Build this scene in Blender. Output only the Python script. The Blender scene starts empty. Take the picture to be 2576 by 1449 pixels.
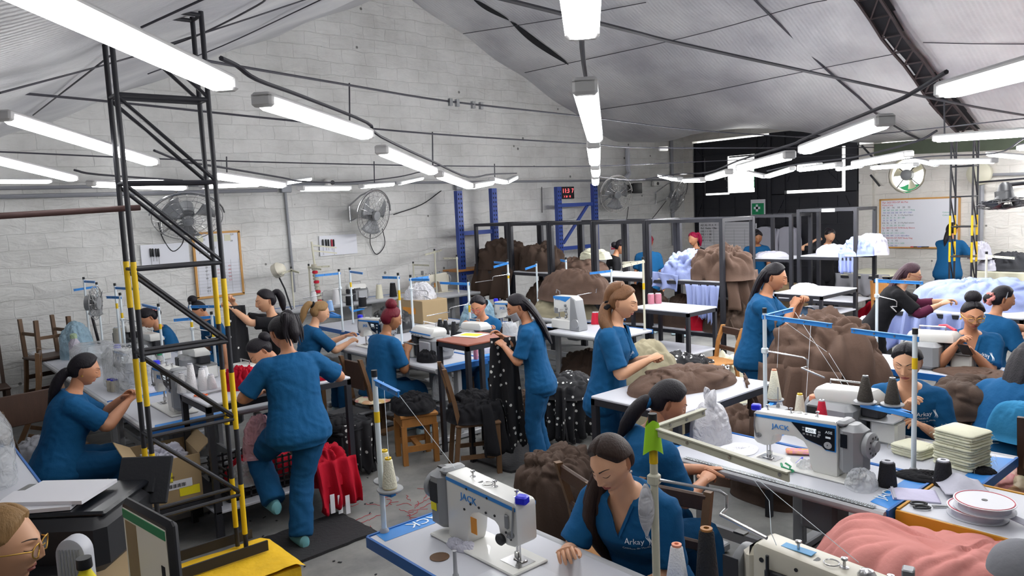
import bpy, bmesh, math, random
import numpy as np
from mathutils import Vector, Matrix, noise
sc = bpy.context.scene
COL = sc.collection
PI = math.pi
# ---------------------------------------------------------------- camera
F, CX, CY, EYE = 1900.0, 1288.0, 724.5, 2.2
_p, _r, _y = [math.radians(v) for v in (6.0, -2.55, 49.3)]
FW = Vector((math.cos(_y)*math.cos(_p), math.sin(_y)*math.cos(_p), -math.sin(_p)))
_r0 = Vector((math.sin(_y), -math.cos(_y), 0)); _u0 = _r0.cross(FW)
RT = math.cos(_r)*_r0 + math.sin(_r)*_u0
UP = -math.sin(_r)*_r0 + math.cos(_r)*_u0
camd = bpy.data.cameras.new('camera'); cam = bpy.data.objects.new('camera', camd); COL.objects.link(cam)
cam.matrix_world = Matrix(((RT.x, UP.x, -FW.x, 0), (RT.y, UP.y, -FW.y, 0), (RT.z, UP.z, -FW.z, EYE), (0, 0, 0, 1)))
camd.sensor_fit = 'HORIZONTAL'; camd.sensor_width = 36.0; camd.lens = 36.0*F/2576.0
camd.clip_start = 0.02; camd.clip_end = 100
sc.camera = cam
# ---------------------------------------------------------------- light, exposure
sc.view_settings.view_transform = 'Standard'; sc.view_settings.look = 'None'
sc.view_settings.gamma = 1.0; sc.view_settings.use_curve_mapping = False
sc.view_settings.exposure = 0.42
world = bpy.data.worlds.new('world'); sc.world = world; world.use_nodes = True
_bg = world.node_tree.nodes['Background']; _bg.inputs[0].default_value = (1.0, 0.99, 0.96, 1); _bg.inputs[1].default_value = 3.0
LAMP_POWER = 37.0
cy = sc.cycles
cy.max_bounces = 6; cy.diffuse_bounces = 4; cy.glossy_bounces = 2; cy.transmission_bounces = 4; cy.transparent_max_bounces = 6
cy.use_adaptive_sampling = True; cy.adaptive_threshold = 0.07
cy.use_denoising = True; cy.caustics_reflective = False; cy.caustics_refractive = False
cy.sample_clamp_indirect = 4.0
try: cy.use_light_tree = True
except Exception: pass

def ray(x, y): return RT*((x-CX)/F) - UP*((y-CY)/F) + FW
def P(x, y, z):
    d = ray(x, y); t = (z-EYE)/d.z; return Vector((d.x*t, d.y*t, z))
def PX(x, y, X):
    d = ray(x, y); t = X/d.x; return Vector((X, d.y*t, EYE+d.z*t))
def PY(x, y, Y):
    d = ray(x, y); t = Y/d.y; return Vector((d.x*t, Y, EYE+d.z*t))
def PD(x, y, dep): return Vector((0, 0, EYE)) + ray(x, y)*dep

# ---------------------------------------------------------------- materials
def lin(h, g=1.0):
    if isinstance(h, str):
        h = h.lstrip('#'); c = [int(h[i:i+2], 16)/255 for i in (0, 2, 4)]
        c = [(v/12.92 if v <= .04045 else ((v+.055)/1.055)**2.4) for v in c]
    else: c = list(h)
    return tuple(min(.95, v*g) for v in c)+(1,)
MATS = {}
def mat(name, col, rough=.5, metal=0, g=1.25, var=0.0, vscale=6, bump=0, bscale=40, trans=0, alpha=1, coat=0, emit=None, estr=0, stretch=None, spec=None, sheen=0):
    if name in MATS: return MATS[name]
    m = bpy.data.materials.new(name); m.use_nodes = True; MATS[name] = m
    nt = m.node_tree; N = nt.nodes; L = nt.links; b = N['Principled BSDF']
    c = lin(col, g); b.inputs['Base Color'].default_value = c
    b.inputs['Roughness'].default_value = rough; b.inputs['Metallic'].default_value = metal
    if spec is not None: b.inputs['Specular IOR Level'].default_value = spec
    if trans: b.inputs['Transmission Weight'].default_value = trans
    if alpha < 1: b.inputs['Alpha'].default_value = alpha
    if coat: b.inputs['Coat Weight'].default_value = coat
    if sheen: b.inputs['Sheen Weight'].default_value = sheen
    if emit: b.inputs['Emission Color'].default_value = lin(emit); b.inputs['Emission Strength'].default_value = estr
    if var or bump:
        tc = N.new('ShaderNodeTexCoord'); src = tc.outputs['Object']
        if stretch:
            mp = N.new('ShaderNodeMapping'); mp.inputs['Scale'].default_value = stretch
            L.new(src, mp.inputs['Vector']); src = mp.outputs['Vector']
    if var:
        n = N.new('ShaderNodeTexNoise'); n.inputs['Scale'].default_value = vscale; n.inputs['Detail'].default_value = 4
        L.new(src, n.inputs['Vector'])
        mx = N.new('ShaderNodeMix'); mx.data_type = 'RGBA'
        mx.inputs[6].default_value = tuple(v*(1-var) for v in c[:3])+(1,); mx.inputs[7].default_value = tuple(min(.95, v*(1+var)) for v in c[:3])+(1,)
        L.new(n.outputs['Fac'], mx.inputs[0]); L.new(mx.outputs[2], b.inputs['Base Color'])
    if bump:
        n2 = N.new('ShaderNodeTexNoise'); n2.inputs['Scale'].default_value = bscale; n2.inputs['Detail'].default_value = 3
        L.new(src, n2.inputs['Vector'])
        bp = N.new('ShaderNodeBump'); bp.inputs['Strength'].default_value = bump; bp.inputs['Distance'].default_value = .02
        L.new(n2.outputs['Fac'], bp.inputs['Height']); L.new(bp.outputs['Normal'], b.inputs['Normal'])
    return m

M = {}
def fab(k, col, g=1.25, var=.05, rough=.88): M[k] = mat('fabric_'+k, col, rough, g=g, var=var, vscale=7, bump=.10, bscale=60, spec=.25)
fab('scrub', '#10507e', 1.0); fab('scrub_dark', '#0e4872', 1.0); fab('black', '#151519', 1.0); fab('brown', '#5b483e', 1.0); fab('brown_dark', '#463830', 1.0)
fab('red', '#b00f28', 1.0); fab('bright_red', '#d8323a', 1.1); fab('sky', '#96a3d2', 1.0); fab('white_cloth', '#bebecb', 1.0); fab('pink', '#d08a84', 1.05)
fab('beige', '#989078', 1.0); fab('grey_cloth', '#8f9096', 1.1); fab('cream', '#d8d7c0', 1.0); fab('maroon', '#56203a', 1.1); fab('teal_cushion', '#2f7aa6', 1.1)
fab('lilac', '#c8c4dc', 1.1); fab('dark_grey', '#35363a', 1.1); fab('jeans', '#33475c', 1.1)
def dots():
    m = mat('fabric_polka', '#131318', .85); nt = m.node_tree; N = nt.nodes; L = nt.links; b = N['Principled BSDF']
    tc = N.new('ShaderNodeTexCoord'); v = N.new('ShaderNodeTexVoronoi'); v.inputs['Scale'].default_value = 16; v.inputs['Randomness'].default_value = .75
    r = N.new('ShaderNodeValToRGB'); r.color_ramp.elements[0].position = .20; r.color_ramp.elements[0].color = (.7, .7, .68, 1)
    r.color_ramp.elements[1].position = .24; r.color_ramp.elements[1].color = (.009, .009, .012, 1)
    L.new(tc.outputs['Object'], v.inputs['Vector']); L.new(v.outputs['Distance'], r.inputs[0]); L.new(r.outputs[0], b.inputs['Base Color'])
    return m
M['polka'] = dots()
M['white'] = mat('white_laminate', '#c6c8d0', .42, g=1.0, var=.04, vscale=5)
M['machine_white'] = mat('machine_white', '#dededa', .3, g=1.0, coat=.3)
M['machine_cream'] = mat('machine_cream', '#cfcabb', .35, g=1.1)
M['machine_grey'] = mat('machine_grey', '#85878a', .4, g=1.1)
M['mid_grey'] = mat('mid_grey', '#a2a4a8', .45, g=1.1)
M['dark'] = mat('dark_plastic', '#1a1b1f', .45, g=1.1)
M['lamp_white'] = mat('lamp_housing', '#dcdcdc', .5, g=1.05)
M['panel'] = mat('panel_black', '#14171d', .25, g=1.0)
M['blue'] = mat('machine_blue', '#2b80cc', .45, g=1.1)
M['deep_blue'] = mat('deep_blue_edge', '#1a5fa8', .45, g=1.1)
M['led_blue'] = mat('navy_blue_plastic', '#2226c8', .35, g=1.1)
M['chrome'] = mat('chrome', '#c8c8ca', .22, .9, g=1.0)
M['steel'] = mat('steel_grey', '#8c8e90', .38, .7, g=1.1)
M['pole'] = mat('pole_white', '#d3dde2', .4, g=1.1)
M['pole_cream'] = mat('pole_cream', '#c9c7b4', .45, g=1.1)
M['black_steel'] = mat('black_steel', '#1e1f26', .5, g=1.2, var=.15, vscale=12)
M['yellow'] = mat('yellow_tape', '#d9b40f', .5, g=1.15)
M['yellow_paint'] = mat('yellow_paint', '#dcae16', .7, g=1.15, var=.18, vscale=7, bump=.6, bscale=14)
M['rack_blue'] = mat('rack_blue', '#26408a', .45, g=1.15)
M['wood'] = mat('wood_brown', '#5a4028', .55, g=1.2, var=.3, vscale=4, stretch=(9, 9, 1.5), bump=.1)
M['wood_dark'] = mat('wood_dark', '#3a261b', .5, g=1.2, var=.35, vscale=4, stretch=(9, 9, 1.5), bump=.1)
M['wood_light'] = mat('wood_light', '#9c6a34', .55, g=1.2, var=.2, vscale=4, stretch=(9, 9, 1.5), bump=.08)
M['oak'] = mat('oak_frame', '#b58645', .5, g=1.2, var=.15, vscale=8)
M['mustard'] = mat('mustard_edge', '#b8831c', .55, g=1.15, var=.1, vscale=5)
M['table_red'] = mat('rust_laminate', '#8a5040', .4, g=1.15, var=.15, vscale=5)
M['carton'] = mat('cardboard', '#a08a68', .8, g=1.15, var=.08, vscale=5)
M['rubber'] = mat('black_rubber', '#1d1d20', .75, g=1.2, bump=.3, bscale=50)
M['paper'] = mat('paper_white', '#e4e4ea', .7, g=1.0)
M['board_white'] = mat('whiteboard_white', '#d4d6de', .25, g=1.1)
def film(name, col, trs=.6, g=1.0, rough=.15):      # thin plastic film: part transparent, part glossy and diffuse
    m = bpy.data.materials.new(name); m.use_nodes = True; nt = m.node_tree; N = nt.nodes; L = nt.links
    b = N['Principled BSDF']; b.inputs['Base Color'].default_value = lin(col, g); b.inputs['Roughness'].default_value = rough
    t = N.new('ShaderNodeBsdfTransparent'); mx = N.new('ShaderNodeMixShader'); mx.inputs[0].default_value = trs
    tc = N.new('ShaderNodeTexCoord'); n = N.new('ShaderNodeTexNoise'); n.inputs['Scale'].default_value = 14; n.inputs['Distortion'].default_value = 1.5
    bp = N.new('ShaderNodeBump'); bp.inputs['Strength'].default_value = .8; bp.inputs['Distance'].default_value = .03
    L.new(tc.outputs['Object'], n.inputs['Vector']); L.new(n.outputs['Fac'], bp.inputs['Height']); L.new(bp.outputs['Normal'], b.inputs['Normal'])
    L.new(b.outputs[0], mx.inputs[1]); L.new(t.outputs[0], mx.inputs[2]); L.new(mx.outputs[0], N['Material Output'].inputs[0])
    return m
M['film'] = film('clear_plastic', '#d8dce0', .55)
M['film_white'] = film('milky_plastic', '#d6d6dc', .15, rough=.3)
M['film_blue'] = film('pale_blue_plastic', '#9cc0d4', .3)
M['film_red'] = film('bag_over_red_cloth', '#c4909a', .35)
M['mesh_film'] = film('grill_haze', '#8a8d90', .6, rough=.4)
M['lens'] = film('spectacle_lens', '#c8ccd0', .8, rough=.05)
def emis(name, col, s):
    m = bpy.data.materials.new(name); m.use_nodes = True; b = m.node_tree.nodes['Principled BSDF']
    b.inputs['Base Color'].default_value = (.8, .8, .8, 1); b.inputs['Emission Color'].default_value = lin(col); b.inputs['Emission Strength'].default_value = s
    return m
for _k, _q in (('tube', .78), ('tube_near', .34), ('tube_far', 1.35), ('tube_end', 3.4)): M[_k] = emis('lamp_diffuser', (0.95, 0.96, 1.0), LAMP_POWER*_q)
M['led_red'] = emis('red_led_digits', '#ff1820', 2.5)
M['led_screen'] = emis('blue_led_digits', '#2a3cff', 2.0)
M['lcd'] = emis('lcd_glow', '#b8c4cc', .7)
M['needle_light'] = emis('needle_light', '#fff8e8', 6.0)
M['skin'] = mat('skin_tan', '#b57f5f', .5, g=1.12, var=.05, vscale=12); M['skin_light'] = mat('skin_light', '#c79777', .5, g=1.12, var=.05, vscale=12); M['skin_dark'] = mat('skin_dark', '#90603f', .5, g=1.12, var=.05, vscale=12)
M['lips'] = mat('lips', '#9a4f48', .45, g=1.1); M['brow'] = mat('brow_hair', '#2a1c16', .7, g=1.0)
def hairm(k, col, g=1.1): M[k] = mat('hair_'+k, col, .5, g=g, var=.3, vscale=9, bump=.25, bscale=22, stretch=(7, 7, .8), spec=.22)
hairm('h_black', '#17141a'); hairm('h_brown', '#2c1e19'); hairm('h_light', '#6a4a32'); hairm('h_blond', '#8a6c48'); hairm('h_red', '#5e1222'); hairm('h_ash', '#6e6050'); hairm('h_violet', '#3e2a33')
M['thread_cream'] = mat('thread_cream', '#e2dec8', .8, g=1.1, bump=.4, bscale=120); M['thread_black'] = mat('thread_black', '#141418', .8, g=1.2, bump=.4, bscale=120)
M['thread_dark'] = mat('thread_dark_brown', '#3a352f', .8, g=1.1, bump=.4, bscale=120); M['thread_red'] = mat('thread_red', '#c01834', .8, g=1.1, bump=.4, bscale=120)
M['thread_pink'] = mat('thread_pink', '#c07a8a', .8, g=1.1, bump=.4, bscale=120); M['thread_white'] = mat('thread_white', '#d8d8da', .8, g=1.1, bump=.4, bscale=120)
M['thread_grey'] = mat('thread_grey', '#b5afa0', .8, g=1.1, bump=.4, bscale=120); M['thread_sky'] = mat('thread_sky', '#8fb0d8', .8, g=1.1, bump=.4, bscale=120)
M['ink_black'] = mat('ink_black', '#202025', .6, g=1); M['ink_red'] = mat('ink_red', '#c03048', .6, g=1); M['ink_green'] = mat('ink_green', '#3aa088', .6, g=1); M['ink_blue'] = mat('ink_blue', '#4858a8', .6, g=1)
M['ink_white'] = mat('ink_white', '#e0e8ee', .6, g=1.1)
M['lime'] = mat('lime_band', '#9bd424', .6, g=1.1); M['crocs_teal'] = mat('clog_teal', '#5f97a0', .6, g=1.1); M['crocs_olive'] = mat('clog_olive', '#8c9a5c', .6, g=1.1); M['shoe_grey'] = mat('shoe_grey', '#9fb4bc', .6, g=1.1)
M['sign_green'] = mat('sign_green', '#0f8a58', .5, g=1.1); M['orange'] = mat('orange_plastic', '#d8602a', .5, g=1.1); M['peach'] = mat('peach_lid', '#e09272', .5, g=1.1); M['green'] = mat('green_plastic', '#1f8a5c', .5, g=1.1)
M['label_yellow'] = mat('label_yellow', '#e8d820', .6, g=1.1); M['ink_orange'] = mat('label_orange', '#d08a30', .6, g=1.1); M['gold'] = mat('gold_frame', '#c8a050', .3, .8, g=1.0); M['label_blue'] = mat('label_blue', '#6aa8d8', .6, g=1.1)
M['rust'] = mat('rusty_steel', '#4a3230', .6, g=1.1, var=.3, vscale=10); M['opening_shade'] = mat('painted_opening_shade', '#16161c', .9, g=1.0)  # near-black colour painting the shade inside gaps, slits and post holes
M['truss_dark'] = mat('truss_brown', '#33282a', .6, g=1.1, var=.2)
M['conduit'] = mat('conduit_grey', '#8e9096', .5, .2, g=1.1); M['cable'] = mat('cable_dark', '#34343c', .6, g=1.1)

# ---------------------------------------------------------------- mesh builder
class MB:
    def __init__(s): s.v = []; s.f = []; s.mi = []; s.M = Matrix(); s.m = 0
    def add(s, vs, fs):
        o = len(s.v); Mx = s.M
        s.v += [tuple(Mx @ Vector(v)) for v in vs]; s.f += [tuple(i+o for i in f) for f in fs]; s.mi += [s.m]*len(fs); return s
    def box(s, c, d, rz=0, b=0):
        x, y, z = d[0]/2, d[1]/2, d[2]/2; R = Matrix.Rotation(rz, 3, 'Z'); c = Vector(c)
        if not b:
            vs = [(i*x, j*y, k*z) for k in (-1, 1) for j in (-1, 1) for i in (-1, 1)]
            fs = [(0, 2, 3, 1), (4, 5, 7, 6), (0, 1, 5, 4), (2, 6, 7, 3), (0, 4, 6, 2), (1, 3, 7, 5)]
        else:
            b = min(b, x*.95, y*.95, z*.95); vs = []; fs = []
            def ring(ax, ay, zz, cb):
                pts = [(ax, ay-cb), (ax-cb, ay), (-ax+cb, ay), (-ax, ay-cb), (-ax, -ay+cb), (-ax+cb, -ay), (ax-cb, -ay), (ax, -ay+cb)]
                o = len(vs); vs.extend((p[0], p[1], zz) for p in pts); return o
            r = [ring(x-b, y-b, -z, b*.5), ring(x, y, -z+b, b), ring(x, y, z-b, b), ring(x-b, y-b, z, b*.5)]
            for a, c2 in zip(r, r[1:]):
                for i in range(8): j = (i+1) % 8; fs.append((a+i, a+j, c2+j, c2+i))
            fs.append(tuple(r[0]+i for i in reversed(range(8)))); fs.append(tuple(r[3]+i for i in range(8)))
        return s.add([tuple(R @ Vector(v)+c) for v in vs], fs)
    def bar(s, a, b, w, h=None, up=(0, 0, 1)):      # square bar between two points
        a, b = Vector(a), Vector(b); t = (b-a).normalized(); u = Vector(up)
        if abs(t.dot(u)) > .95: u = Vector((1, 0, 0))
        x = t.cross(u).normalized()*w/2; y = x.cross(t).normalized()*(h or w)/2
        vs = [p+i*x+j*y for p in (a, b) for i, j in ((-1, -1), (1, -1), (1, 1), (-1, 1))]
        return s.add(vs, [(0, 1, 2, 3), (7, 6, 5, 4), (0, 4, 5, 1), (1, 5, 6, 2), (2, 6, 7, 3), (3, 7, 4, 0)])
    def tube(s, pts, r, n=8, cap=True, closed=False):
        pts = [Vector(p) for p in pts]; k = len(pts); rs = r if isinstance(r, (list, tuple)) else [r]*k
        vs = []; fs = []; ref = None
        for i, p in enumerate(pts):
            if closed: t = pts[(i+1) % k]-pts[i-1]
            else: t = pts[min(i+1, k-1)]-pts[max(i-1, 0)]
            if t.length < 1e-9: t = Vector((0, 0, 1))
            t.normalize()
            if ref is None: ref = t.orthogonal().normalized()
            ref = (ref-t*ref.dot(t))
            if ref.length < 1e-6: ref = t.orthogonal()
            ref.normalize(); bi = t.cross(ref)
            rr = rs[i] if isinstance(rs[i], (list, tuple)) else (rs[i], rs[i])
            for j in range(n):
                a = 2*PI*j/n; vs.append(p+ref*(math.cos(a)*rr[0])+bi*(math.sin(a)*rr[1]))
        for i in range(k if closed else k-1):
            for j in range(n):
                q = (i+1) % k
                fs.append((i*n+j, i*n+(j+1) % n, q*n+(j+1) % n, q*n+j))
        if cap and not closed: fs.append(tuple(reversed(range(n)))); fs.append(tuple((k-1)*n+j for j in range(n)))
        return s.add(vs, fs)
    def cyl(s, a, b, r, r2=None, n=12): return s.tube([a, b], [r, r if r2 is None else r2], n)
    def lathe(s, prof, c=(0, 0, 0), n=20, axis=None):   # prof: (radius, height) pairs
        c = Vector(c); vs = []; fs = []; A = Matrix()
        if axis is not None: A = Vector((0, 0, 1)).rotation_difference(Vector(axis)).to_matrix().to_4x4()
        for r, h in prof:
            for j in range(n):
                a = 2*PI*j/n; vs.append(tuple((A @ Vector((r*math.cos(a), r*math.sin(a), h)))+c))
        for i in range(len(prof)-1):
            for j in range(n): fs.append((i*n+j, i*n+(j+1) % n, (i+1)*n+(j+1) % n, (i+1)*n+j))
        fs.append(tuple(reversed(range(n)))); fs.append(tuple((len(prof)-1)*n+j for j in range(n)))
        return s.add(vs, fs)
    def loft(s, rings, cap=True):
        n = len(rings[0]); vs = [v for r in rings for v in r]; fs = []
        for i in range(len(rings)-1):
            for j in range(n): fs.append((i*n+j, i*n+(j+1) % n, (i+1)*n+(j+1) % n, (i+1)*n+j))
        if cap: fs.append(tuple(reversed(range(n)))); fs.append(tuple((len(rings)-1)*n+j for j in range(n)))
        return s.add(vs, fs)
    def grid(s, fn, nu, nv, wrapu=False):
        vs = [fn(i/(nu if wrapu else nu-1), j/(nv-1)) for j in range(nv) for i in range(nu)]; fs = []
        for j in range(nv-1):
            for i in range(nu if wrapu else nu-1):
                i2 = (i+1) % nu; fs.append((j*nu+i, j*nu+i2, (j+1)*nu+i2, (j+1)*nu+i))
        return s.add(vs, fs)
    def poly(s, pts, ax, t):     # extrude outline along axis ('x','y','z'), centred
        n = len(pts)
        def w(p, d): return {'y': (p[0], d, p[1]), 'x': (d, p[0], p[1]), 'z': (p[0], p[1], d)}[ax]
        vs = [w(p, -t/2) for p in pts]+[w(p, t/2) for p in pts]
        fs = [(i, (i+1) % n, n+(i+1) % n, n+i) for i in range(n)]+[tuple(reversed(range(n))), tuple(range(n, 2*n))]
        return s.add(vs, fs)
    def build(s, name, mats, parent=None, smooth=True, bevel=0, solid=0):
        me = bpy.data.meshes.new(name); me.from_pydata(s.v, [], s.f)
        mats = mats if isinstance(mats, (list, tuple)) else [mats]
        for m in mats: me.materials.append(M[m] if isinstance(m, str) else m)
        if any(s.mi): me.polygons.foreach_set('material_index', s.mi)
        bm = bmesh.new(); bm.from_mesh(me); bmesh.ops.recalc_face_normals(bm, faces=bm.faces)
        if bevel: bmesh.ops.bevel(bm, geom=[e for e in bm.edges if len(e.link_faces) == 2 and e.calc_face_angle(0) > .5], offset=bevel, segments=2, affect='EDGES', profile=.6)
        bm.to_mesh(me); bm.free()
        return link(name, me, parent, smooth, solid)
def link(name, me, parent=None, smooth=True, solid=0):
    if smooth:
        me.polygons.foreach_set('use_smooth', [True]*len(me.polygons))
        try: me.set_sharp_from_angle(angle=math.radians(38))
        except Exception: pass
    o = bpy.data.objects.new(name, me); COL.objects.link(o)
    if parent is not None: o.parent = parent
    if solid:
        md = o.modifiers.new('solidify', 'SOLIDIFY'); md.thickness = solid; md.offset = 0
    return o
def tag(o, label, cat, group=None, kind=None):
    o['label'] = label; o['category'] = cat
    if group: o['group'] = group
    if kind: o['kind'] = kind
    return o
def thing(name, label, cat, loc=(0, 0, 0), rz=0, group=None):
    o = bpy.data.objects.new(name, None); COL.objects.link(o); o.empty_display_size = .1
    o.location = loc; o.rotation_euler = (0, 0, rz); return tag(o, label, cat, group)
def place(o, loc, rz=0): o.location = loc; o.rotation_euler = (0, 0, rz); return o
def struct(o): o['kind'] = 'structure'; return o
def dup(r, loc, rz, label, group=None):
    def cp(o, par):
        c = o.copy(); COL.objects.link(c)
        if par is not None: c.parent = par
        for ch in [k for k in bpy.data.objects if k.parent == o]: cp(ch, c)
        return c
    c = cp(r, None); c.location = loc; c.rotation_euler = (0, 0, rz); c['label'] = label
    if group: c['group'] = group
    return c
def text(body, size, m, mtx, parent=None, name='lettering', ext=.0008, align='LEFT'):
    cu = bpy.data.curves.new(name, 'FONT'); cu.body = body; cu.size = size; cu.extrude = ext; cu.align_x = align; cu.resolution_u = 2
    o = bpy.data.objects.new('tmp', cu); COL.objects.link(o)
    me = bpy.data.meshes.new_from_object(o.evaluated_get(bpy.context.evaluated_depsgraph_get())); bpy.data.objects.remove(o)
    me.transform(mtx); me.materials.clear(); me.materials.append(M[m] if isinstance(m, str) else m)
    return link(name, me, parent, False)
def fr(o, x, y, z=None):      # matrix from origin + x/y axes
    x = Vector(x).normalized(); y = Vector(y); y = (y-x*y.dot(x)).normalized(); z = x.cross(y)
    return Matrix(((x.x, y.x, z.x, o[0]), (x.y, y.y, z.y, o[1]), (x.z, y.z, z.z, o[2]), (0, 0, 0, 1)))
def fnoise(x, y, z, o=3):
    s = 0; a = 1; t = 0
    for _ in range(o): s += a*noise.noise((x, y, z)); t += a; a *= .5; x *= 2.1; y *= 2.1; z *= 2.1
    return s/t
def catmull(pts, n=6):
    pts = [Vector(p) for p in pts]; out = []
    q = [2*pts[0]-pts[1]]+pts+[2*pts[-1]-pts[-2]]
    for i in range(1, len(q)-2):
        a, b, c, d = q[i-1:i+3]
        for k in range(n):
            t = k/n; out.append(.5*((2*b)+(c-a)*t+(2*a-5*b+4*c-d)*t*t+(3*b-a-3*c+d)*t**3))
    out.append(pts[-1]); return out
# ---------------------------------------------------------------- setting
YW, XW = 10.7, 14.6
def wallmat(name, swap, col, mortar, stain):
    m = bpy.data.materials.new(name); m.use_nodes = True; nt = m.node_tree; N = nt.nodes; L = nt.links; b = N['Principled BSDF']; b.inputs['Roughness'].default_value = .75
    g = N.new('ShaderNodeNewGeometry'); s = N.new('ShaderNodeSeparateXYZ'); c = N.new('ShaderNodeCombineXYZ')
    L.new(g.outputs['Position'], s.inputs[0]); L.new(s.outputs[swap], c.inputs[0]); L.new(s.outputs[2], c.inputs[1])
    wn = N.new('ShaderNodeTexNoise'); wn.inputs['Scale'].default_value = 2.6; wn.inputs['Detail'].default_value = 3; L.new(c.outputs[0], wn.inputs['Vector'])
    ms = N.new('ShaderNodeVectorMath'); ms.operation = 'MULTIPLY_ADD'; ms.inputs[1].default_value = (.10, .09, 0); L.new(wn.outputs['Color'], ms.inputs[0]); L.new(c.outputs[0], ms.inputs[2])
    br = N.new('ShaderNodeTexBrick'); br.inputs['Scale'].default_value = 1.0; br.inputs['Brick Width'].default_value = .40; br.inputs['Row Height'].default_value = .20
    br.inputs['Mortar Size'].default_value = .006; br.inputs['Mortar Smooth'].default_value = .6
    br.inputs['Color1'].default_value = lin(col); br.inputs['Color2'].default_value = lin(col, .93); br.inputs['Mortar'].default_value = lin(col, mortar)
    L.new(ms.outputs[0], br.inputs['Vector'])
    st = N.new('ShaderNodeTexNoise'); st.inputs['Scale'].default_value = 1.3; st.inputs['Detail'].default_value = 8; st.inputs['Roughness'].default_value = .65; L.new(c.outputs[0], st.inputs['Vector'])
    sr = N.new('ShaderNodeValToRGB'); sr.color_ramp.elements[0].position = .32; sr.color_ramp.elements[0].color = lin('#8a8882' if stain > .3 else '#a8a8a6'); sr.color_ramp.elements[1].position = .62; sr.color_ramp.elements[1].color = (1, 1, 1, 1)
    L.new(st.outputs['Fac'], sr.inputs[0])
    mx = N.new('ShaderNodeMix'); mx.data_type = 'RGBA'; mx.blend_type = 'MULTIPLY'; mx.inputs[0].default_value = stain; L.new(br.outputs['Color'], mx.inputs[6]); L.new(sr.outputs[0], mx.inputs[7])
    vo = N.new('ShaderNodeTexVoronoi'); vo.inputs['Scale'].default_value = 2.2; L.new(c.outputs[0], vo.inputs['Vector'])   # chips and nail holes
    vr = N.new('ShaderNodeValToRGB'); vr.color_ramp.elements[0].position = .045; vr.color_ramp.elements[0].color = lin('#55524e'); vr.color_ramp.elements[1].position = .06; vr.color_ramp.elements[1].color = (1, 1, 1, 1)
    L.new(vo.outputs['Distance'], vr.inputs[0])
    m2 = N.new('ShaderNodeMix'); m2.data_type = 'RGBA'; m2.blend_type = 'MULTIPLY'; m2.inputs[0].default_value = .8; L.new(mx.outputs[2], m2.inputs[6]); L.new(vr.outputs[0], m2.inputs[7]); L.new(m2.outputs[2], b.inputs['Base Color'])
    n3 = N.new('ShaderNodeTexNoise'); n3.inputs['Scale'].default_value = 1; n3.inputs['Detail'].default_value = 7; n3.inputs['Distortion'].default_value = .8
    mp = N.new('ShaderNodeMapping'); mp.inputs['Scale'].default_value = (3.5, 9, 1); L.new(c.outputs[0], mp.inputs[0]); L.new(mp.outputs[0], n3.inputs['Vector'])
    ad = N.new('ShaderNodeMath'); ad.operation = 'MULTIPLY_ADD'; ad.inputs[1].default_value = -.20; L.new(br.outputs['Fac'], ad.inputs[0]); L.new(n3.outputs['Fac'], ad.inputs[2])
    bp = N.new('ShaderNodeBump'); bp.inputs['Strength'].default_value = .75; bp.inputs['Distance'].default_value = .04; L.new(ad.outputs[0], bp.inputs['Height']); L.new(bp.outputs[0], b.inputs['Normal'])
    return m
M['wall_g'] = wallmat('painted_brick', 0, '#e2e2e0', .93, .32); M['wall_d'] = wallmat('painted_brick_door_side', 1, '#e8e5df', .95, .3)
def floormat():
    m = mat('concrete_floor', '#76767a', .6, g=1.05); nt = m.node_tree; N = nt.nodes; L = nt.links; b = N['Principled BSDF']
    tc = N.new('ShaderNodeTexCoord'); n = N.new('ShaderNodeTexNoise'); n.inputs['Scale'].default_value = 1.6; n.inputs['Detail'].default_value = 8; n.inputs['Roughness'].default_value = .65; L.new(tc.outputs['Object'], n.inputs['Vector'])
    r = N.new('ShaderNodeValToRGB'); e = r.color_ramp.elements; e[0].position = .3; e[0].color = lin('#57585b'); e[1].position = .7; e[1].color = lin('#94938f')
    L.new(n.outputs['Fac'], r.inputs[0]); L.new(r.outputs[0], b.inputs['Base Color'])
    bp = N.new('ShaderNodeBump'); bp.inputs['Strength'].default_value = .2; bp.inputs['Distance'].default_value = .02; L.new(n.outputs['Fac'], bp.inputs['Height']); L.new(bp.outputs[0], b.inputs['Normal']); return m
M['floor'] = floormat()
def foilmat():
    m = mat('roof_foil', '#c0c0c4', .42, .12, g=1.25); nt = m.node_tree; N = nt.nodes; L = nt.links; b = N['Principled BSDF']
    tc = N.new('ShaderNodeTexCoord'); w = N.new('ShaderNodeTexWave'); w.wave_type = 'BANDS'; w.bands_direction = 'Y'; w.inputs['Scale'].default_value = 5.5; w.inputs['Distortion'].default_value = 1.2; w.inputs['Detail'].default_value = 1; L.new(tc.outputs['Object'], w.inputs['Vector'])
    n = N.new('ShaderNodeTexNoise'); n.inputs['Scale'].default_value = .8; n.inputs['Detail'].default_value = 4; L.new(tc.outputs['Object'], n.inputs['Vector'])
    r = N.new('ShaderNodeValToRGB'); e = r.color_ramp.elements; e[0].position = .35; e[0].color = lin('#b0b0b6'); e[1].position = .65; e[1].color = lin('#d8d8da'); L.new(n.outputs['Fac'], r.inputs[0]); L.new(r.outputs[0], b.inputs['Base Color'])
    n2 = N.new('ShaderNodeTexNoise'); n2.inputs['Scale'].default_value = 30; L.new(tc.outputs['Object'], n2.inputs['Vector'])
    ad = N.new('ShaderNodeMath'); ad.operation = 'MULTIPLY_ADD'; ad.inputs[1].default_value = .5; L.new(n2.outputs['Fac'], ad.inputs[0]); L.new(w.outputs['Fac'], ad.inputs[2])
    bp = N.new('ShaderNodeBump'); bp.inputs['Strength'].default_value = .22; bp.inputs['Distance'].default_value = .02; L.new(ad.outputs[0], bp.inputs['Height']); L.new(bp.outputs[0], b.inputs['Normal']); return m
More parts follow.
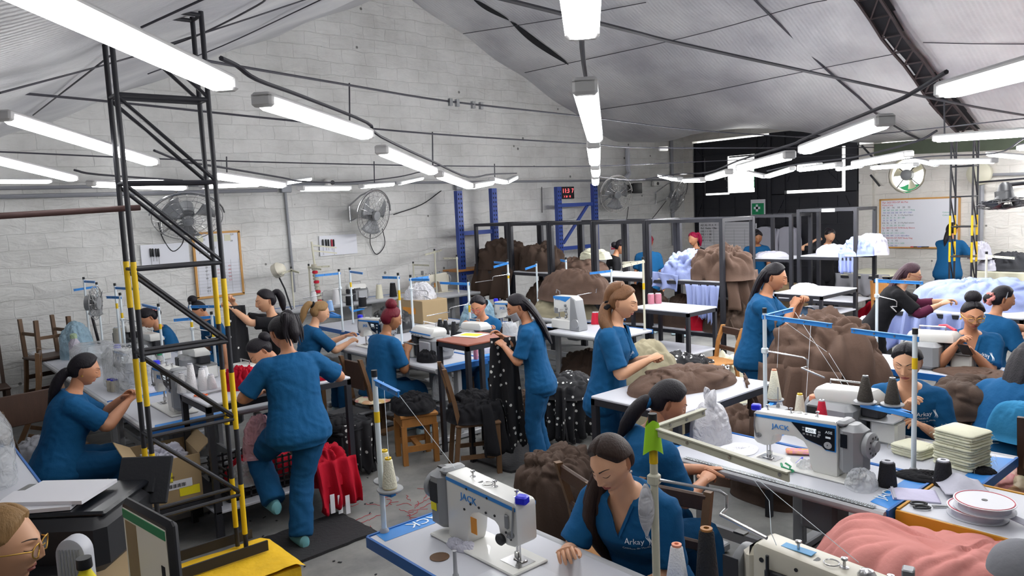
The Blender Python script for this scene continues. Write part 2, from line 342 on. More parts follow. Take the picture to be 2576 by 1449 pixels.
M['foil'] = foilmat()

struct(MB().box((6.3, 3.8, -.05), (17.2, 14.4, .1)).box((16.5, 5, -.05), (3.2, 14, .1)).build('floor', 'floor', None, False))
def plane_z(X): return 5.84-.45*abs(X-7.04)
def lerp_t(x, pts):
    for (a, va), (b, vb) in zip(pts, pts[1:]):
        if x <= b: return va+(vb-va)*max(0, (x-a)/(b-a))
    return pts[-1][1]
def smooth(a, b, x): t = min(1, max(0, (x-a)/(b-a))); return t*t*(3-2*t)
HD = [(-3, 3.0), (4, 3.03), (5.3, 3.10), (6.4, 3.12), (6.9, 3.45), (7.6, 3.62), (8.5, 3.75), (9.2, 3.92), (10, 3.72), (10.8, 3.84)]
def roofz(X, Y):
    z = plane_z(X)
    s = abs(math.sin(PI*(X-8.34)/1.41))
    z -= .05*s*s + .03*fnoise(X*.7, Y*.7, 3.3)
    edge = smooth(11.6, 13.2, X)
    if edge > 0:
        t = smooth(11.6, 14.6, X); zz = (3.74-.18*smooth(11.6, 12.2, X))*(1-t)+lerp_t(Y, HD)*t-.18*math.sin(PI*t)*(.6+.4*math.sin(Y*2.1))
        z = z*(1-edge)+zz*edge
    return z
ceil = MB().grid(lambda u, v: (-2.2+16.85*u, -3.2+13.93*v, roofz(-2.2+16.85*u, -3.2+13.93*v)), 130, 100).build('ceiling', 'foil')
struct(ceil)
def C(x, y, off=.03):       # point where a view ray meets the sagging roof lining
    d = ray(x, y); lo, hi = 1.0, 25.0; best = None
    t = .5
    while t < 30:
        p = Vector((0, 0, EYE))+d*t
        if p.z > roofz(p.x, p.y)-off: return p
        t += .02
    return p
# gable wall
pts = [(-2.2, 0), (14.75, 0)]+[(X, roofz(X, YW)+.06) for X in np.linspace(14.75, -2.2, 60)]
b = MB(); b.M = Matrix.Translation((0, YW+.1, 0)); b.poly(pts, 'y', .2); struct(b.build('wall_left', 'wall_g', None, False))
# wall on the door side, with the opening for the extractor fan
b = MB(); FY, FZ, FR = 5.79, 2.49, .29; q = .45
XC = XW+.1
def wbox(y0, y1, z0, z1): b.box((XC, (y0+y1)/2, (z0+z1)/2), (.2, y1-y0, z1-z0))
wbox(-3.2, FY-q, 0, 3.0); wbox(FY+q, 6.64, 0, 3.12); wbox(FY-q, FY+q, 0, FZ-q); wbox(FY-q, FY+q, FZ+q, 3.06)
n = 32; vs = []; fs = []
for k in range(n):
    a = 2*PI*k/n; c, s = math.cos(a), math.sin(a); e = q/max(abs(c), abs(s)); jag = FR*(1.12+.09*noise.noise((c*3, s*3, 1)))
    vs += [(XW, FY+c*e, FZ+s*e), (XW, FY+c*jag, FZ+s*jag), (XW+.2, FY+c*jag, FZ+s*jag)]
for k in range(n):
    j = (k+1) % n; fs += [(3*k, 3*j, 3*j+1, 3*k+1), (3*k+1, 3*j+1, 3*j+2, 3*k+2)]
b.add(vs, fs)
wbox(10.46, 10.9, 0, 3.9); wbox(7.35, 10.46, 3.53, 4.05); wbox(6.6, 7.36, 3.4, 4.0)
wbox(6.38, 6.64, 0, 3.1); b.box((XW-.02, 6.49, 1.55), (.14, .26, 3.1))
struct(b.build('wall_back', 'wall_d', None, False))
# walls behind the camera close the room
struct(MB().box((6.3, -3.2, 3), (17, .15, 6)).build('wall_near', 'wall_g', None, False)); struct(MB().box((-2.2, 3.8, 2.2), (.15, 14.4, 4.4)).build('wall_side', 'wall_d', None, False))
# dark green panel strip under the lining at the far right
b = MB(); b.add([(XW-.03, 6.36, 2.88), (XW-.03, -3, 2.55), (XW-.03, -3, 3.1), (XW-.03, 6.36, 3.1)], [(0, 1, 2, 3)]); M['panel_green'] = mat('panel_green', '#4a5344', .7, g=1.1, var=.15)
o = b.build('trim_1', 'panel_green', None, False, solid=.02); struct(o)
# ---- big sheet metal door with two leaves
d = struct(MB().box((XW+.06, 9.52, 1.15), (.04, 1.86, 2.3)).box((XW+.06, 9.52, 3.31), (.04, 1.86, .36)).box((XW+.06, 10.3, 2.71), (.04, .28, .84)).box((XW+.06, 8.74, 2.71), (.04, .32, .84)).build('door_1', 'black_steel', None, False))
MB().box((XW+.05, 9.86, 2.74), (.03, .58, .80)).build('shutter', 'black_steel', d, False)
rb = MB()
def rib(y0, z0, y1, z1, w=.03): rb.bar((XW+.03, y0, z0), (XW+.03, y1, z1), .02, w, up=(1, 0, 0))
for z in (.3, .75, 1.2, 1.6, 1.98, 2.25, 3.2, 3.42): rib(8.62, z, 10.42, z, .035)
for y in (8.62, 10.42, 8.84, 10.22): rib(y, .05, y, 3.48, .05)
for y in (9.0, 9.4, 9.8): rib(y, 1.6, y, 2.24, .02); rib(y, .3, y, 1.2, .02)
rib(8.84, 2.25, 8.62, 1.98); rib(10.2, 2.25, 10.42, 1.7); rib(10.2, 3.15, 10.42, 3.4); rib(9.5, .9, 9.8, 1.2); rib(9.5, .9, 9.2, 1.2); rib(8.84, 3.15, 8.62, 3.4)
for z in (2.45, 2.6, 2.8, 2.95): rb.bar((XW+.025, 9.58, z), (XW+.025, 10.12, z), .02, .02, up=(1, 0, 0))
rb.build('rib', 'black_steel', d, False); MB().box((XW+.02, 9.62, 2.68), (.03, .03, .12)).build('handle', 'steel', d)
d2 = struct(MB().box((XW+.06, 7.62, 1.13), (.04, 1.88, 2.25)).box((XW+.06, 7.62, 3.35), (.04, 1.88, .46)).box((XW+.06, 8.37, 2.68), (.04, .38, .88)).box((XW+.06, 6.80, 2.68), (.04, .28, .88)).build('door_2', 'black_steel', None, False))
MB().box((XW+.05, 7.60, 2.75), (.03, 1.18, .87)).build('shutter', 'black_steel', d2, False)
rb = MB()
for z in (.3, .75, 1.2, 1.62, 1.95, 2.18, 3.25, 3.45): rib(6.7, z, 8.52, z, .035)
for y in (6.7, 8.52, 8.2): rib(y, .05, y, 3.5, .05)
for y in (7.1, 7.5, 7.9): rib(y, 1.62, y, 2.18, .02); rib(y, .3, y, 1.2, .02); rib(y, 2.35, y, 2.6, .02)
rib(8.2, 2.2, 8.5, 1.62); rib(6.95, 2.2, 6.7, 1.62); rib(7.0, 2.35, 7.5, 2.9); rib(7.5, 2.9, 8.0, 2.9); rib(8.0, 2.9, 8.15, 2.5); rib(7.2, 2.62, 8.1, 2.62); rib(6.75, .9, 7.3, 1.5); rib(8.0, 3.3, 8.4, 2.9)
rb.build('rib', 'black_steel', d2, False); MB().box((XW+.05, 8.575, 1.75), (.06, .10, 3.5)).box((XW+.05, 10.44, 1.6), (.03, .03, 3.2)).build('meeting_strip', 'black_steel', d2, False)
w1 = struct(MB().box((XW+.08, 9.22, 3.11), (.05, .64, .03)).box((XW+.08, 9.22, 2.31), (.05, .64, .03)).box((XW+.08, 8.905, 2.71), (.05, .03, .8)).build('window_1', 'black_steel', None, False))
# what the open shutter looks out on: a green grille and a shrub across the street
g = thing('street_grille', 'green window grille seen through the open door shutter', 'grille', (XW+1.6, 9.55, 2.75)); b = MB()
for k in range(5): b.bar((0, -.3+k*.15, -.3), (0, -.3+k*.15, .3), .03); b.bar((0, -.32, -.3+k*.15), (0, .32, -.3+k*.15), .03)
b.build('bars', 'green', g, False); MB().cyl((0, 0, -.3), (0, 0, -2.8), .04).build('post', 'green', g)
# ---- roof rafter over the far lattice column, dark sheets for the shade in the lining gaps
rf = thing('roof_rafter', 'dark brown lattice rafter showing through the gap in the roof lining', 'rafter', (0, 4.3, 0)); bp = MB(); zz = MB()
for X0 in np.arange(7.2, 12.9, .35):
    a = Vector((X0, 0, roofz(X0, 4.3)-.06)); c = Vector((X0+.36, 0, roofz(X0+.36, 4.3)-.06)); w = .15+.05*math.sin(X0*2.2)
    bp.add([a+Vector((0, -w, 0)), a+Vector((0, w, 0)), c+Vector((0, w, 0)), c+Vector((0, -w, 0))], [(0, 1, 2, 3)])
    dz = Vector((0, 0, -.05))
    for s in (-.13, .13): zz.bar(a+dz+Vector((0, s, 0)), c+dz+Vector((0, s, 0)), .03)
    zz.bar(a+dz+Vector((0, -.13, 0)), c+dz+Vector((0, .13, 0)), .018); zz.bar(a+dz+Vector((0, .13, 0)), a+dz+Vector((0, -.13, 0)), .018)
bp.build('gap_shade_strip', 'opening_shade', rf, False); zz.build('chord', 'truss_dark', rf, False)  # dark strip under the lining paints the shade of the gap behind the rafter
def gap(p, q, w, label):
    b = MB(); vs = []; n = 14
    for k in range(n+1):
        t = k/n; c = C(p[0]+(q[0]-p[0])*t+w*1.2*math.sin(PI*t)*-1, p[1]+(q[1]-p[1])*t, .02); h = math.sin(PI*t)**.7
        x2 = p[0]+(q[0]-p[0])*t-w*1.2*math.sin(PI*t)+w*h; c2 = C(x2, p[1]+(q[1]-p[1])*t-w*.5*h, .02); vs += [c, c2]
    b.add(vs, [(2*k, 2*k+1, 2*k+3, 2*k+2) for k in range(n)]); return tag(b.build('lining_gap_shade', 'opening_shade', None, False, solid=.01), label, 'gap')  # thin dark sheet below the lining paints the shade of an open slit
gap((1192, 0), (1280, 51), 10, 'dark sheet as shade in a slit between two roof sheets, upper and shorter one'); gap((1284, 54), (1430, 163), 14, 'curved dark sheet as shade in a slit between two roof sheets, lower and longer one')
# ---- lattice columns
def column(w, dp, h, steps, r, bands, label):
    t = thing('lattice_column', label, 'column')
    for x in (0, w):
        for y in (0, dp):
            lg = MB().cyl((x, y, 0), (x, y, h), r, n=10).build('leg', 'black_steel', t)
            for a, c in bands(x, y): MB().cyl((x, y, a), (x, y, c), r*1.12, n=10).build('tape_band', 'yellow', lg)
    zs = [h-k*steps for k in range(int(h/steps)+1)]
    for i, z in enumerate(zs):
        for y in (0, dp):
            MB().cyl((0, y, z-.02), (w, y, z-.02), r*.85, n=8).build('crossbar', 'black_steel', t)
            if i: MB().cyl((0, y, z+steps-.03), (w, y, z-.01), r*.75, n=8).build('brace', 'black_steel', t)
        b = MB()
        for x in (0, w): b.cyl((x, 0, z-.02), (x, dp, z-.02), r*.7, n=8)
        b.build('tie', 'black_steel', t)
    return t
def b1(x, y):
    return [(.02, .02+.001)] and ([(.12, .42), (.75, 1.08), (1.35, 1.62)] if x > 0 else [(.48, .72), (.98, 1.22), (1.5, 1.75)])
c1 = column(.46, .14, 3.08, .45, .0135, b1, 'black lattice column with yellow tape bands on a yellow plinth'); place(c1, (1.08, 4.28, .26))
b = MB().box((-.2, 0, .012), (.95, .03, .024)).box((.12, -.05, .03), (.9, .012, .06)).box((.12, .19, .03), (.9, .012, .06)); b.M = Matrix.Translation((.15, 0, 0)); b.build('base_angle', 'black_steel', c1, False)
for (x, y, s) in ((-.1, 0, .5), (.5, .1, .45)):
    fl = MB().grid(lambda u, v: (x+(u-.5)*s, y+(v-.5)*.16*(1-abs(u-.5)), 3.03+.45*(x+(u-.5)*s)*.9+.05*math.sin(u*7)), 12, 5).build('slit_shade', 'opening_shade', c1, solid=.01)  # dark sheets standing in for the shade of slits round the column top
b = MB(); b.grid(lambda u, v: ((u-.5)*1.1, (v-.5)*.5, .27+.012*fnoise(u*6, v*3, 1)-.25*max(0, abs(u-.5)*2-.9)), 20, 12)
b.box((0, 0, .12), (1.06, .46, .24)); pl = tag(b.build('column_plinth', 'yellow_paint'), 'yellow painted concrete plinth under the near lattice column', 'plinth'); pl.location = (1.2, 4.2, -.02)
c2 = column(.2, .30, 3.0, .45, .014, lambda x, y: [(.5, .78), (1.1, 1.4), (1.5, 1.8)], 'far black lattice column in front of the large whiteboard'); place(c2, (12.5, 4.02, 0))
pp = tag(MB().cyl(PY(-40, 546, 4.35), PY(352, 522, 4.35), .016).build('steel_pipe', 'rust'), 'reddish brown pipe running from the left edge to the near lattice column', 'pipe')
# ---- conduits and boxes on the gable wall
def pipe(pts, r, name, label, cat, m='conduit', n=8): return tag(MB().tube(pts, r, n).build(name, m), label, cat)
pipe([(.9, YW-.03, 2.70), (3, YW-.03, 2.71), (14.0, YW-.03, 2.69)], .022, 'conduit', 'upper grey conduit running the whole length of the brick wall', 'conduit')
pipe([(.7, YW-.03, 2.60), (4.72, YW-.03, 2.62)], .026, 'conduit', 'lower grey conduit ending at the junction box above the framed board', 'conduit')
tag(MB().box((4.85, YW-.05, 2.66), (.16, .08, .16), 0, .01).build('junction_box', 'conduit'), 'square grey junction box above the small framed board', 'box')
tag(MB().box((8.03, YW-.05, 2.66), (.14, .08, .2), 0, .01).build('junction_box', 'conduit'), 'square grey junction box above the first blue rack post', 'box')
pipe([(4.85, YW-.03, 2.58), (4.88, YW-.03, 1.1)], .02, 'conduit', 'thin vertical conduit dropping beside the small framed board', 'conduit')
pipe([(14.1, 10.66, 1.2), (14.1, 10.66, 3.6)], .04, 'downpipe', 'vertical grey pipe in the corner beside the black door', 'pipe')
pipe([PY(1578, 372, 10.62), PY(1580, 425, 10.62), PY(1583, 437, 10.6), PY(1574, 448, 10.55)], .05, 'duct_pipe', 'white pipe coming down from the roof to the round wall fan', 'pipe', 'white')
# ---- tie wires
def wire(pts, r, label, m='cable'): return tag(MB().tube(catmull(pts, 5), r, 5).build('tie_wire', m), label, 'wire')
wire([PD(500, 150, 4.6), PD(870, 213, 6.2), PD(1128, 255, 7.4), PD(1450, 291, 9), PD(1735, 326, 11), PD(2010, 345, 13), PD(2180, 352, 14.6)], .010, 'taut cable with clamps crossing in front of the brick gable')
for k, (x, y, d) in enumerate(((1133, 257, 7.4), (1150, 259, 7.5), (1190, 264, 7.7), (1210, 266, 7.8))): tag(MB().box(PD(x, y, d), (.035, .035, .07)).build('cable_clamp', 'steel'), 'small clamp on the taut cable, '+('first', 'second', 'third', 'fourth')[k]+' from the left', 'clamp', 'clamps on the gable cable')
wire([PD(-30, 227, 4.6), PD(300, 258, 5.4), PD(700, 300, 6.4), PD(1090, 337, 7.6), PD(1480, 362, 9.6), PD(1660, 372, 11), PD(2200, 371, 14)], .009, 'cable running from the left edge behind the near column to the black door')
wire([PD(-20, 381, 6), PD(500, 403, 7.6), PD(1090, 417, 9), PD(1480, 418, 10.5), PD(1730, 408, 12), PD(2160, 388, 14)], .007, 'thin cable level with the third lamp row')
wire([PD(1235, -10, 3.2), PD(1580, 77, 4), PD(1720, 112, 4.4), PD(2100, 195, 5.4), PD(2420, 263, 6.6), PD(2620, 297, 7.6)], .011, 'thick grey cable crossing under the right roof slope')
wire([C(x, y) for x, y in ((1890, -10), (1935, 36), (2080, 176), (2160, 245), (2212, 292), (2290, 340), (2335, 357))], .016, 'dark seam cable running down the right roof slope')
for (a, l) in ((((1165, 85), (1400, 48), (1625, 6)), 'upper lining wire beside the dark slits'), (((1320, 183), (1720, 95), (2000, 18), (2080, 0)), 'middle lining wire on the right slope'), (((1500, 277), (1720, 243), (2000, 185), (2290, 128)), 'lower lining wire ending at the rafter'), (((2322, 107), (2450, 110), (2600, 111)), 'lining wire beyond the rafter'),
               (((0, 234), (293, 155), (483, 95), (645, 15), (670, -10)), 'lining wire crossing behind the top of the near column'), (((83, 290), (276, 141)), 'short diagonal wire left of the near column top'), (((355, 69), (517, -5)), 'short wire above the near column top'), (((414, 114), (600, 55), (780, -5)), 'lining wire right of the near column top'), (((372, 186), (560, 115), (810, -2)), 'lowest lining wire on the left slope')):
    wire([C(x, y) for x, y in a], .006, l)
wire([PD(2000, 345, 12), PD(2200, 337, 12), PD(2576, 298, 8)], .008, 'cable rising to the right past the far column')
for k, (x, y1, y2, d) in enumerate(((879, 215, 312, 6.3), (1088, 338, 425, 7.6), (570, 400, 436, 7.6), (941, 412, 460, 8.8), (1244, 418, 450, 9.6), (2375, 262, 340, 6.4))):
    tag(MB().tube([PD(x, y1-6, d), PD(x+1, y2, d)], .007, 5).build('hanger_wire', 'cable'), ('double hanger wire under the clamped cable', 'hanger wire above the end of the second batten lamp', 'hanger wire above the lamp just right of the near column', 'hanger wire over the small lamps above the white tool board', 'hanger wire above the lamps near the blue racks', 'hanger wire dropping to the long lamp by the far column')[k], 'wire')
# ---------------------------------------------------------------- lamps
def lamp(x1, y1, d1, x2, y2, d2, label, group):
    a, b_ = PD(x1, y1, d1), PD(x2, y2, d2); L = (b_-a).length; mid = (a+b_)/2; dr = (b_-a).normalized()
    o = thing('ceiling_lamp', label, 'lamp', mid, 0, group); side = dr.cross(Vector((0, 0, 1))).normalized(); o.matrix_world = fr(mid, dr, -side)
    MB().box((0, 0, .012), (L, .07, .022), 0, .008).build('housing', 'lamp_white', o)
    MB().box((0, 0, -.014), (L*.94, .068, .032), 0, .014).build('diffuser', 'tube_end' if min(d1, d2) > 9 and group in FARG else 'tube_far' if group in FARG and min(d1, d2) > 3 else 'tube_near' if min(d1, d2) < 2.6 or 'left' in group else 'tube', o)
    for s in (-1, 1): MB().box((s*L*.485, 0, -.002), (L*.03, .07, .046), 0, .008).build('end_cap', 'lamp_white', o)
    return o
FARG = ('LED battens of the row towards the door', 'LED battens beside the door', 'LED battens at the far right')
LAMPS = [
 ('G', -470, -275, 1.07, 575, 212, 2.26, 'largest LED batten lamp, crossing the top left corner in front of the near column'),
 ('G', 655, 248, 2.47, 925, 337, 3.65, 'LED batten lamp next after the largest one, under the clamped cable'),
 ('G', 958, 375, 3.87, 1090, 430, 5.15, 'third LED batten lamp of the row crossing the brick gable'),
 ('G', 1103, 437, 5.3, 1182, 467, 6.6, 'fourth LED batten lamp of the row crossing the brick gable'),
 ('G', 1186, 467, 6.75, 1236, 458, 8.1, 'small LED lamp above the first blue rack post'),
 ('G', 1237, 451, 8.15, 1271, 457, 9.4, 'tiny LED lamp next to last before the brick wall'),
 ('G', 1273, 457, 9.45, 1298, 445, 10.5, 'tilted tiny LED lamp at the far end of the gable row'),
 ('N', 5, 288, 3.3, 390, 408, 4.5, 'long LED batten lamp passing behind the near column'),
 ('N', 525, 437, 5.2, 713, 465, 6.45, 'LED batten lamp just right of the near column'),
 ('N', 755, 473, 6.8, 878, 472, 8.2, 'LED batten lamp hanging under the conduit left of the wall fan'),
 ('N', 908, 468, 8.6, 988, 462, 9.9, 'dim edge-on LED lamp above the silver wall fan'),
 ('N', 1003, 460, 10.0, 1062, 447, 11.4, 'grey lamp seen from its housing side, right of the edge-on lamp'),
 ('N', -60, 387, 4.4, 188, 448, 5.45, 'LED batten lamp at the left edge under the long one'),
 ('N', 225, 460, 5.6, 465, 471, 6.9, 'LED batten lamp crossing low behind the near column legs'),
 ('N', 268, 457, 8.7, 410, 452, 9.7, 'thin LED lamp close to the wall behind the column legs'),
 ('N', -60, 454, 7.6, 127, 455, 8.6, 'thin level LED lamp at the left edge near the conduit'),
 ('N', 507, 467, 7.4, 650, 463, 8.7, 'thin LED lamp behind the one right of the column'),
 ('N', 715, 459, 9.4, 780, 449, 10.3, 'short LED lamp rising towards the wall spike'),
 ('C', 1430, -700, .55, 1464, 72, 1.52, 'LED lamp straight ahead at the top edge, nearest of the middle row'),
 ('C', 1471, 213, 2.07, 1497, 345, 3.42, 'second LED lamp of the middle row, seen end on'),
 ('C', 1493, 360, 3.74, 1496, 407, 4.96, 'third LED lamp of the middle row'),
 ('C', 1498, 419, 5.5, 1499, 437, 6.4, 'fourth LED lamp of the middle row'),
 ('C', 1498, 444, 6.8, 1498, 460, 8.0, 'last LED lamp of the middle row above the blue rack'),
 ('R', 3150, 10, 1.2, 2376, 225, 2.35, 'bright LED batten lamp at the right edge below the rafter'),
 ('R', 2230, 300, 2.82, 2023, 375, 3.92, 'large slanting LED batten lamp in front of the black door top'),
 ('R', 1988, 388, 4.25, 1862, 421, 5.67, 'LED batten lamp crossing the bright door opening'),
 ('R', 1835, 431, 6.2, 1782, 447, 7.3, 'LED lamp left of the bright door opening'),
 ('R', 1770, 451, 7.7, 1723, 453, 9.0, 'short LED lamp over the tilted wall fan'),
 ('R', 1711, 450, 9.3, 1688, 448, 10.4, 'tiny LED lamp left of the one over the tilted fan'),
 ('R', 1687, 447, 10.5, 1659, 441, 11.8, 'last tiny LED lamp by the white camera'),
 ('Q', 2288, 386, 5.4, 2150, 411, 6.5, 'LED batten lamp in front of the white pier beside the door'),
 ('Q', 2112, 413, 6.9, 2012, 425, 8.3, 'LED batten lamp across the right door leaf'),
 ('Q', 1995, 423, 8.6, 1930, 443, 9.9, 'short slanting LED lamp right of the door opening'),
 ('Q', 1925, 443, 10, 1873, 431, 11.2, 'small LED lamp over the door opening edge'),
 ('Q', 2062, 414, 8.4, 2012, 419, 9.4, 'faint LED lamp just behind the one across the right leaf'),
 ('S', 2620, 327, 3.9, 2357, 347, 5.2, 'long level LED lamp in front of the far column'),
 ('S', 2503, 403, 6.8, 2345, 406, 8.05, 'level LED lamp below it crossing the far column'),
 ('S', 2305, 413, 8.45, 2195, 421, 9.8, 'LED lamp just above the round extractor opening'),
 ('S', 2167, 416, 10.2, 2107, 425, 11.3, 'thin LED lamp by the door edge slit'),
 ('S', 2487, 386, 8.5, 2610, 397, 7.4, 'thin LED lamp at the right edge above the white disc'),
 ('S', 2300, 400, 10, 2357, 413, 9.2, 'yellowish edge-on LED lamp right of the extractor'),
 ('S', 2568, 370, 6.0, 2680, 352, 5.0, 'lamp just cut by the right edge'),
]
LG = dict(G='LED battens of the row crossing the gable', N='LED battens along the left machines', C='LED battens of the middle row', R='LED battens of the row towards the door', Q='LED battens beside the door', S='LED battens at the far right')
for g, *v in LAMPS: lamp(*v, LG[g])
for k, (x, y_) in enumerate(((13.4, 1.6), (12.0, .6), (10.4, 1.0), (13.6, 3.0))):    # unseen lamps added beyond the right edge to brighten the door side
    o = thing('ceiling_lamp', ('added unseen lamp beyond the right edge nearest the wall corner', 'added unseen lamp beyond the right edge, second from the wall', 'added unseen lamp beyond the right edge over the red cloth table', 'added unseen lamp beyond the right edge beside the dark fan')[k], 'lamp', (x, y_, 2.75), -PI/2, LG['S']); MB().box((0, 0, .012), (1.25, .07, .022)).build('housing', 'lamp_white', o); MB().box((0, 0, -.014), (1.18, .068, .032), 0, .014).build('diffuser', 'tube_end', o); MB().tube([(0, 0, .02), (0, 0, roofz(x, y_)-2.75)], .006, 5).build('hanger', 'cable', o)

def cord(pts, r, label): return tag(MB().tube(catmull(pts, 4), r, 6).build('lamp_cord', 'cable'), label, 'cord')
def U(x, y, d): return PD(x, y, d)+Vector((0, 0, .05))
cord([U(560, 190, 2.24), U(600, 207, 2.36), U(650, 240, 2.46), U(760, 275, 2.9), U(925, 335, 3.65), U(958, 368, 3.85), U(1090, 425, 5.2), U(1180, 460, 6.6), U(1237, 450, 8.2), U(1300, 445, 10.5)], .008, 'supply cord along the gable lamp row')
cord([U(390, 400, 4.5), U(460, 425, 4.9), U(540, 436, 5.3), U(713, 462, 6.5), U(760, 470, 6.9), U(880, 470, 8.2), U(1000, 455, 9.9), U(1060, 440, 11.4)], .008, 'supply cord along the left lamp row')
cord([U(188, 445, 5.5), U(250, 456, 5.7), U(460, 468, 6.9)], .008, 'short supply cord between two left lamps')
cord([U(1466, 100, 1.6), U(1470, 205, 2.05), U(1496, 350, 3.5), U(1497, 412, 5.1), U(1498, 462, 8)], .007, 'supply cord along the middle lamp row')
cord([U(2380, 222, 2.36), U(2300, 268, 2.6), U(2228, 300, 2.8), U(2026, 372, 3.95), U(1985, 388, 4.3), U(1860, 420, 5.7), U(1780, 447, 7.3), U(1700, 448, 10), U(1600, 462, 10.5), U(1502, 456, 8.1)], .008, 'supply cord along the lamp row towards the door')
cord([U(2357, 347, 5.2), U(2300, 375, 5.4), U(2150, 410, 6.5), U(2010, 424, 8.3), U(1930, 440, 10)], .008, 'supply cord along the lamps beside the door')
cord([U(2576, 365, 5.4), U(2503, 400, 6.8), U(2345, 405, 8), U(2195, 419, 9.8)], .007, 'supply cord along the far right lamps')

# ---------------------------------------------------------------- fans
def cage(b, R, dep, nr=10, nc=5):
    for k in range(nr*2):
        a = 2*PI*k/(nr*2); c, s = math.cos(a), math.sin(a)
        b.tube([(c*.05, s*.05, dep*.55), (c*R*.6, s*R*.6, dep*.5), (c*R*.93, s*R*.93, dep*.25), (c*R, s*R, 0), (c*R*.93, s*R*.93, -dep*.3), (c*R*.5, s*R*.5, -dep*.5)], .0022, 4)
    for k in range(1, nc+1):
        r = R*k/nc; h = dep*.55*(1-(k/nc)**3); pts = [(r*math.cos(2*PI*j/36), r*math.sin(2*PI*j/36), h) for j in range(36)]; b.tube(pts, .006 if k == nc else .0022, 5, closed=True)
        if k > 2: b.tube([(x, y, -h*.9) for x, y, _ in pts], .0022, 4, closed=True)
def fan_head(t, R, aim, org, m='chrome', blade='dark'):
    """aim: unit vector the fan blows along; parts are children of t (t at identity rotation)"""
    z = Vector(aim).normalized(); x = Vector((0, 0, 1)).cross(z).normalized(); Mx = fr(org, x, z.cross(x))
    b = MB(); b.M = Mx; cage(b, R, R*.36); b.build('guard', m, t)
    b = MB(); b.M = Mx; b.lathe([(.03, R*.05), (.075, R*.1), (.075, R*.2), (.02, R*.24)], n=16); b.lathe([(.03, -R*.55), (.09, -R*.5), (.09, -R*.12), (.03, -R*.08)], n=16); b.build('motor', m if m != 'chrome' else 'machine_grey', t)
    for k in range(3):
        a0 = 2*PI*k/3+.4; b = MB(); b.M = Mx
        b.grid(lambda u, v: ((.07+u*(R*.8-.07))*math.cos(a0+(v-.5)*(.9+.35*u)), (.07+u*(R*.8-.07))*math.sin(a0+(v-.5)*(.9+.35*u)), (v-.5)*.10), 7, 6)
        b.build('blade', 'machine_grey' if m == 'chrome' else blade, t, solid=.004)
    b = MB(); b.M = Mx; b.lathe([(.001, R*.2), (.05, R*.205), (.05, R*.22), (.001, R*.225)], n=16); b.build('badge', 'mid_grey', t)
    return Mx
def wall_fan(c, R, aim, wp, label):
    t = thing('wall_fan', label, 'fan', c); Mx = fan_head(t, R, aim, (0, 0, 0)); w = Vector(wp)-Vector(c)
    b = MB()
    side = Vector(aim).cross(Vector((0, 0, 1))).normalized()
    arc = [Mx @ Vector((math.cos(a)*R*1.06, math.sin(a)*R*1.06, 0)) for a in np.linspace(PI*.05, PI*.95, 14)]
    b.tube(arc, .012, 6); b.build('yoke', 'chrome', t)
    b = MB(); top = Vector((0, 0, R*1.06)); b.tube([top, top.lerp(w+Vector((0, 0, .16)), .5)+Vector((0, 0, .02)), w+Vector((0, 0, .14))], .014, 8); b.tube([w+Vector((0, 0, .14)), w+Vector((0, 0, -.12))], .014, 8); b.tube([w+Vector((0, 0, -.1)), (Vector((0, 0, -R*.1))+w)*.55, Vector(aim).normalized()*-R*.5], .014, 8); b.build('bracket', 'chrome', t)
    return t

# ---------------------------------------------------------------- furniture
def machine_table(L, W, label, ends=(1, 1), h=.76, blue='deep_blue', legs=True, ruler=False, top='white', decal=True, edge=None, rail=True):
    """x along the table 0..L, y from operator side 0 to W; z=0 floor"""
    t = thing('sewing_table', label, 'table')
    MB().box((L/2, W/2, h-.014), (L, W, .028), 0, .006).build('table_top', top, t)
    e = MB()
    for k, s in enumerate((0, 1)):
        if ends[k]: e.box((L*s+(-.004 if s == 0 else .004), W/2, h-.02), (.012, W, .05))
    e.box((L/2, W+.004, h-.02), (L, .012, .05)); e.build('edge_band', edge or blue, t, False)
    if rail: MB().tube([(0, -.012, h-.022), (L, -.012, h-.022)], [(.022, .028)]*2, 10).build('front_rail', 'mid_grey', t)
    else: MB().box((L/2, -.006, h-.034), (L+.02, .014, .062)).build('front_edge', edge, t, False)
    if decal:
        for k, s in enumerate((0, 1)):
            if ends[k]: x0 = .0 if s == 0 else L-.1; b = MB(); b.add([(x0, .03 if s == 0 else .06, h+.0012), (x0+.1, .06 if s == 0 else .03, h+.0012), (x0+.1, W-.04, h+.0012), (x0, W-.03, h+.0012)], [(0, 1, 2, 3)]); b.build('corner_decal', 'blue', t, False)
    if legs:
        for s in (.14, L-.14):
            b = MB().box((s, W*.55, (h-.1)/2+.04), (.07, .05, h-.14), 0, .006).box((s, W*.5, .035), (.07, W*.95, .05), 0, .008).box((s, W*.5, h-.05), (.07, W*.85, .03)); b.build('leg', 'mid_grey', t)
        MB().box((L/2, W*.6, .22), (L-.28, .03, .06)).build('crossbeam', 'mid_grey', t, False)
        MB().box((L*.45, W*.42, .12), (.42, .26, .025), 0, .006).build('treadle', 'machine_grey', t)
        MB().box((L*.68, W*.5, h-.17), (.2, .16, .26), 0, .02).build('control_box', 'machine_grey', t)
    return t
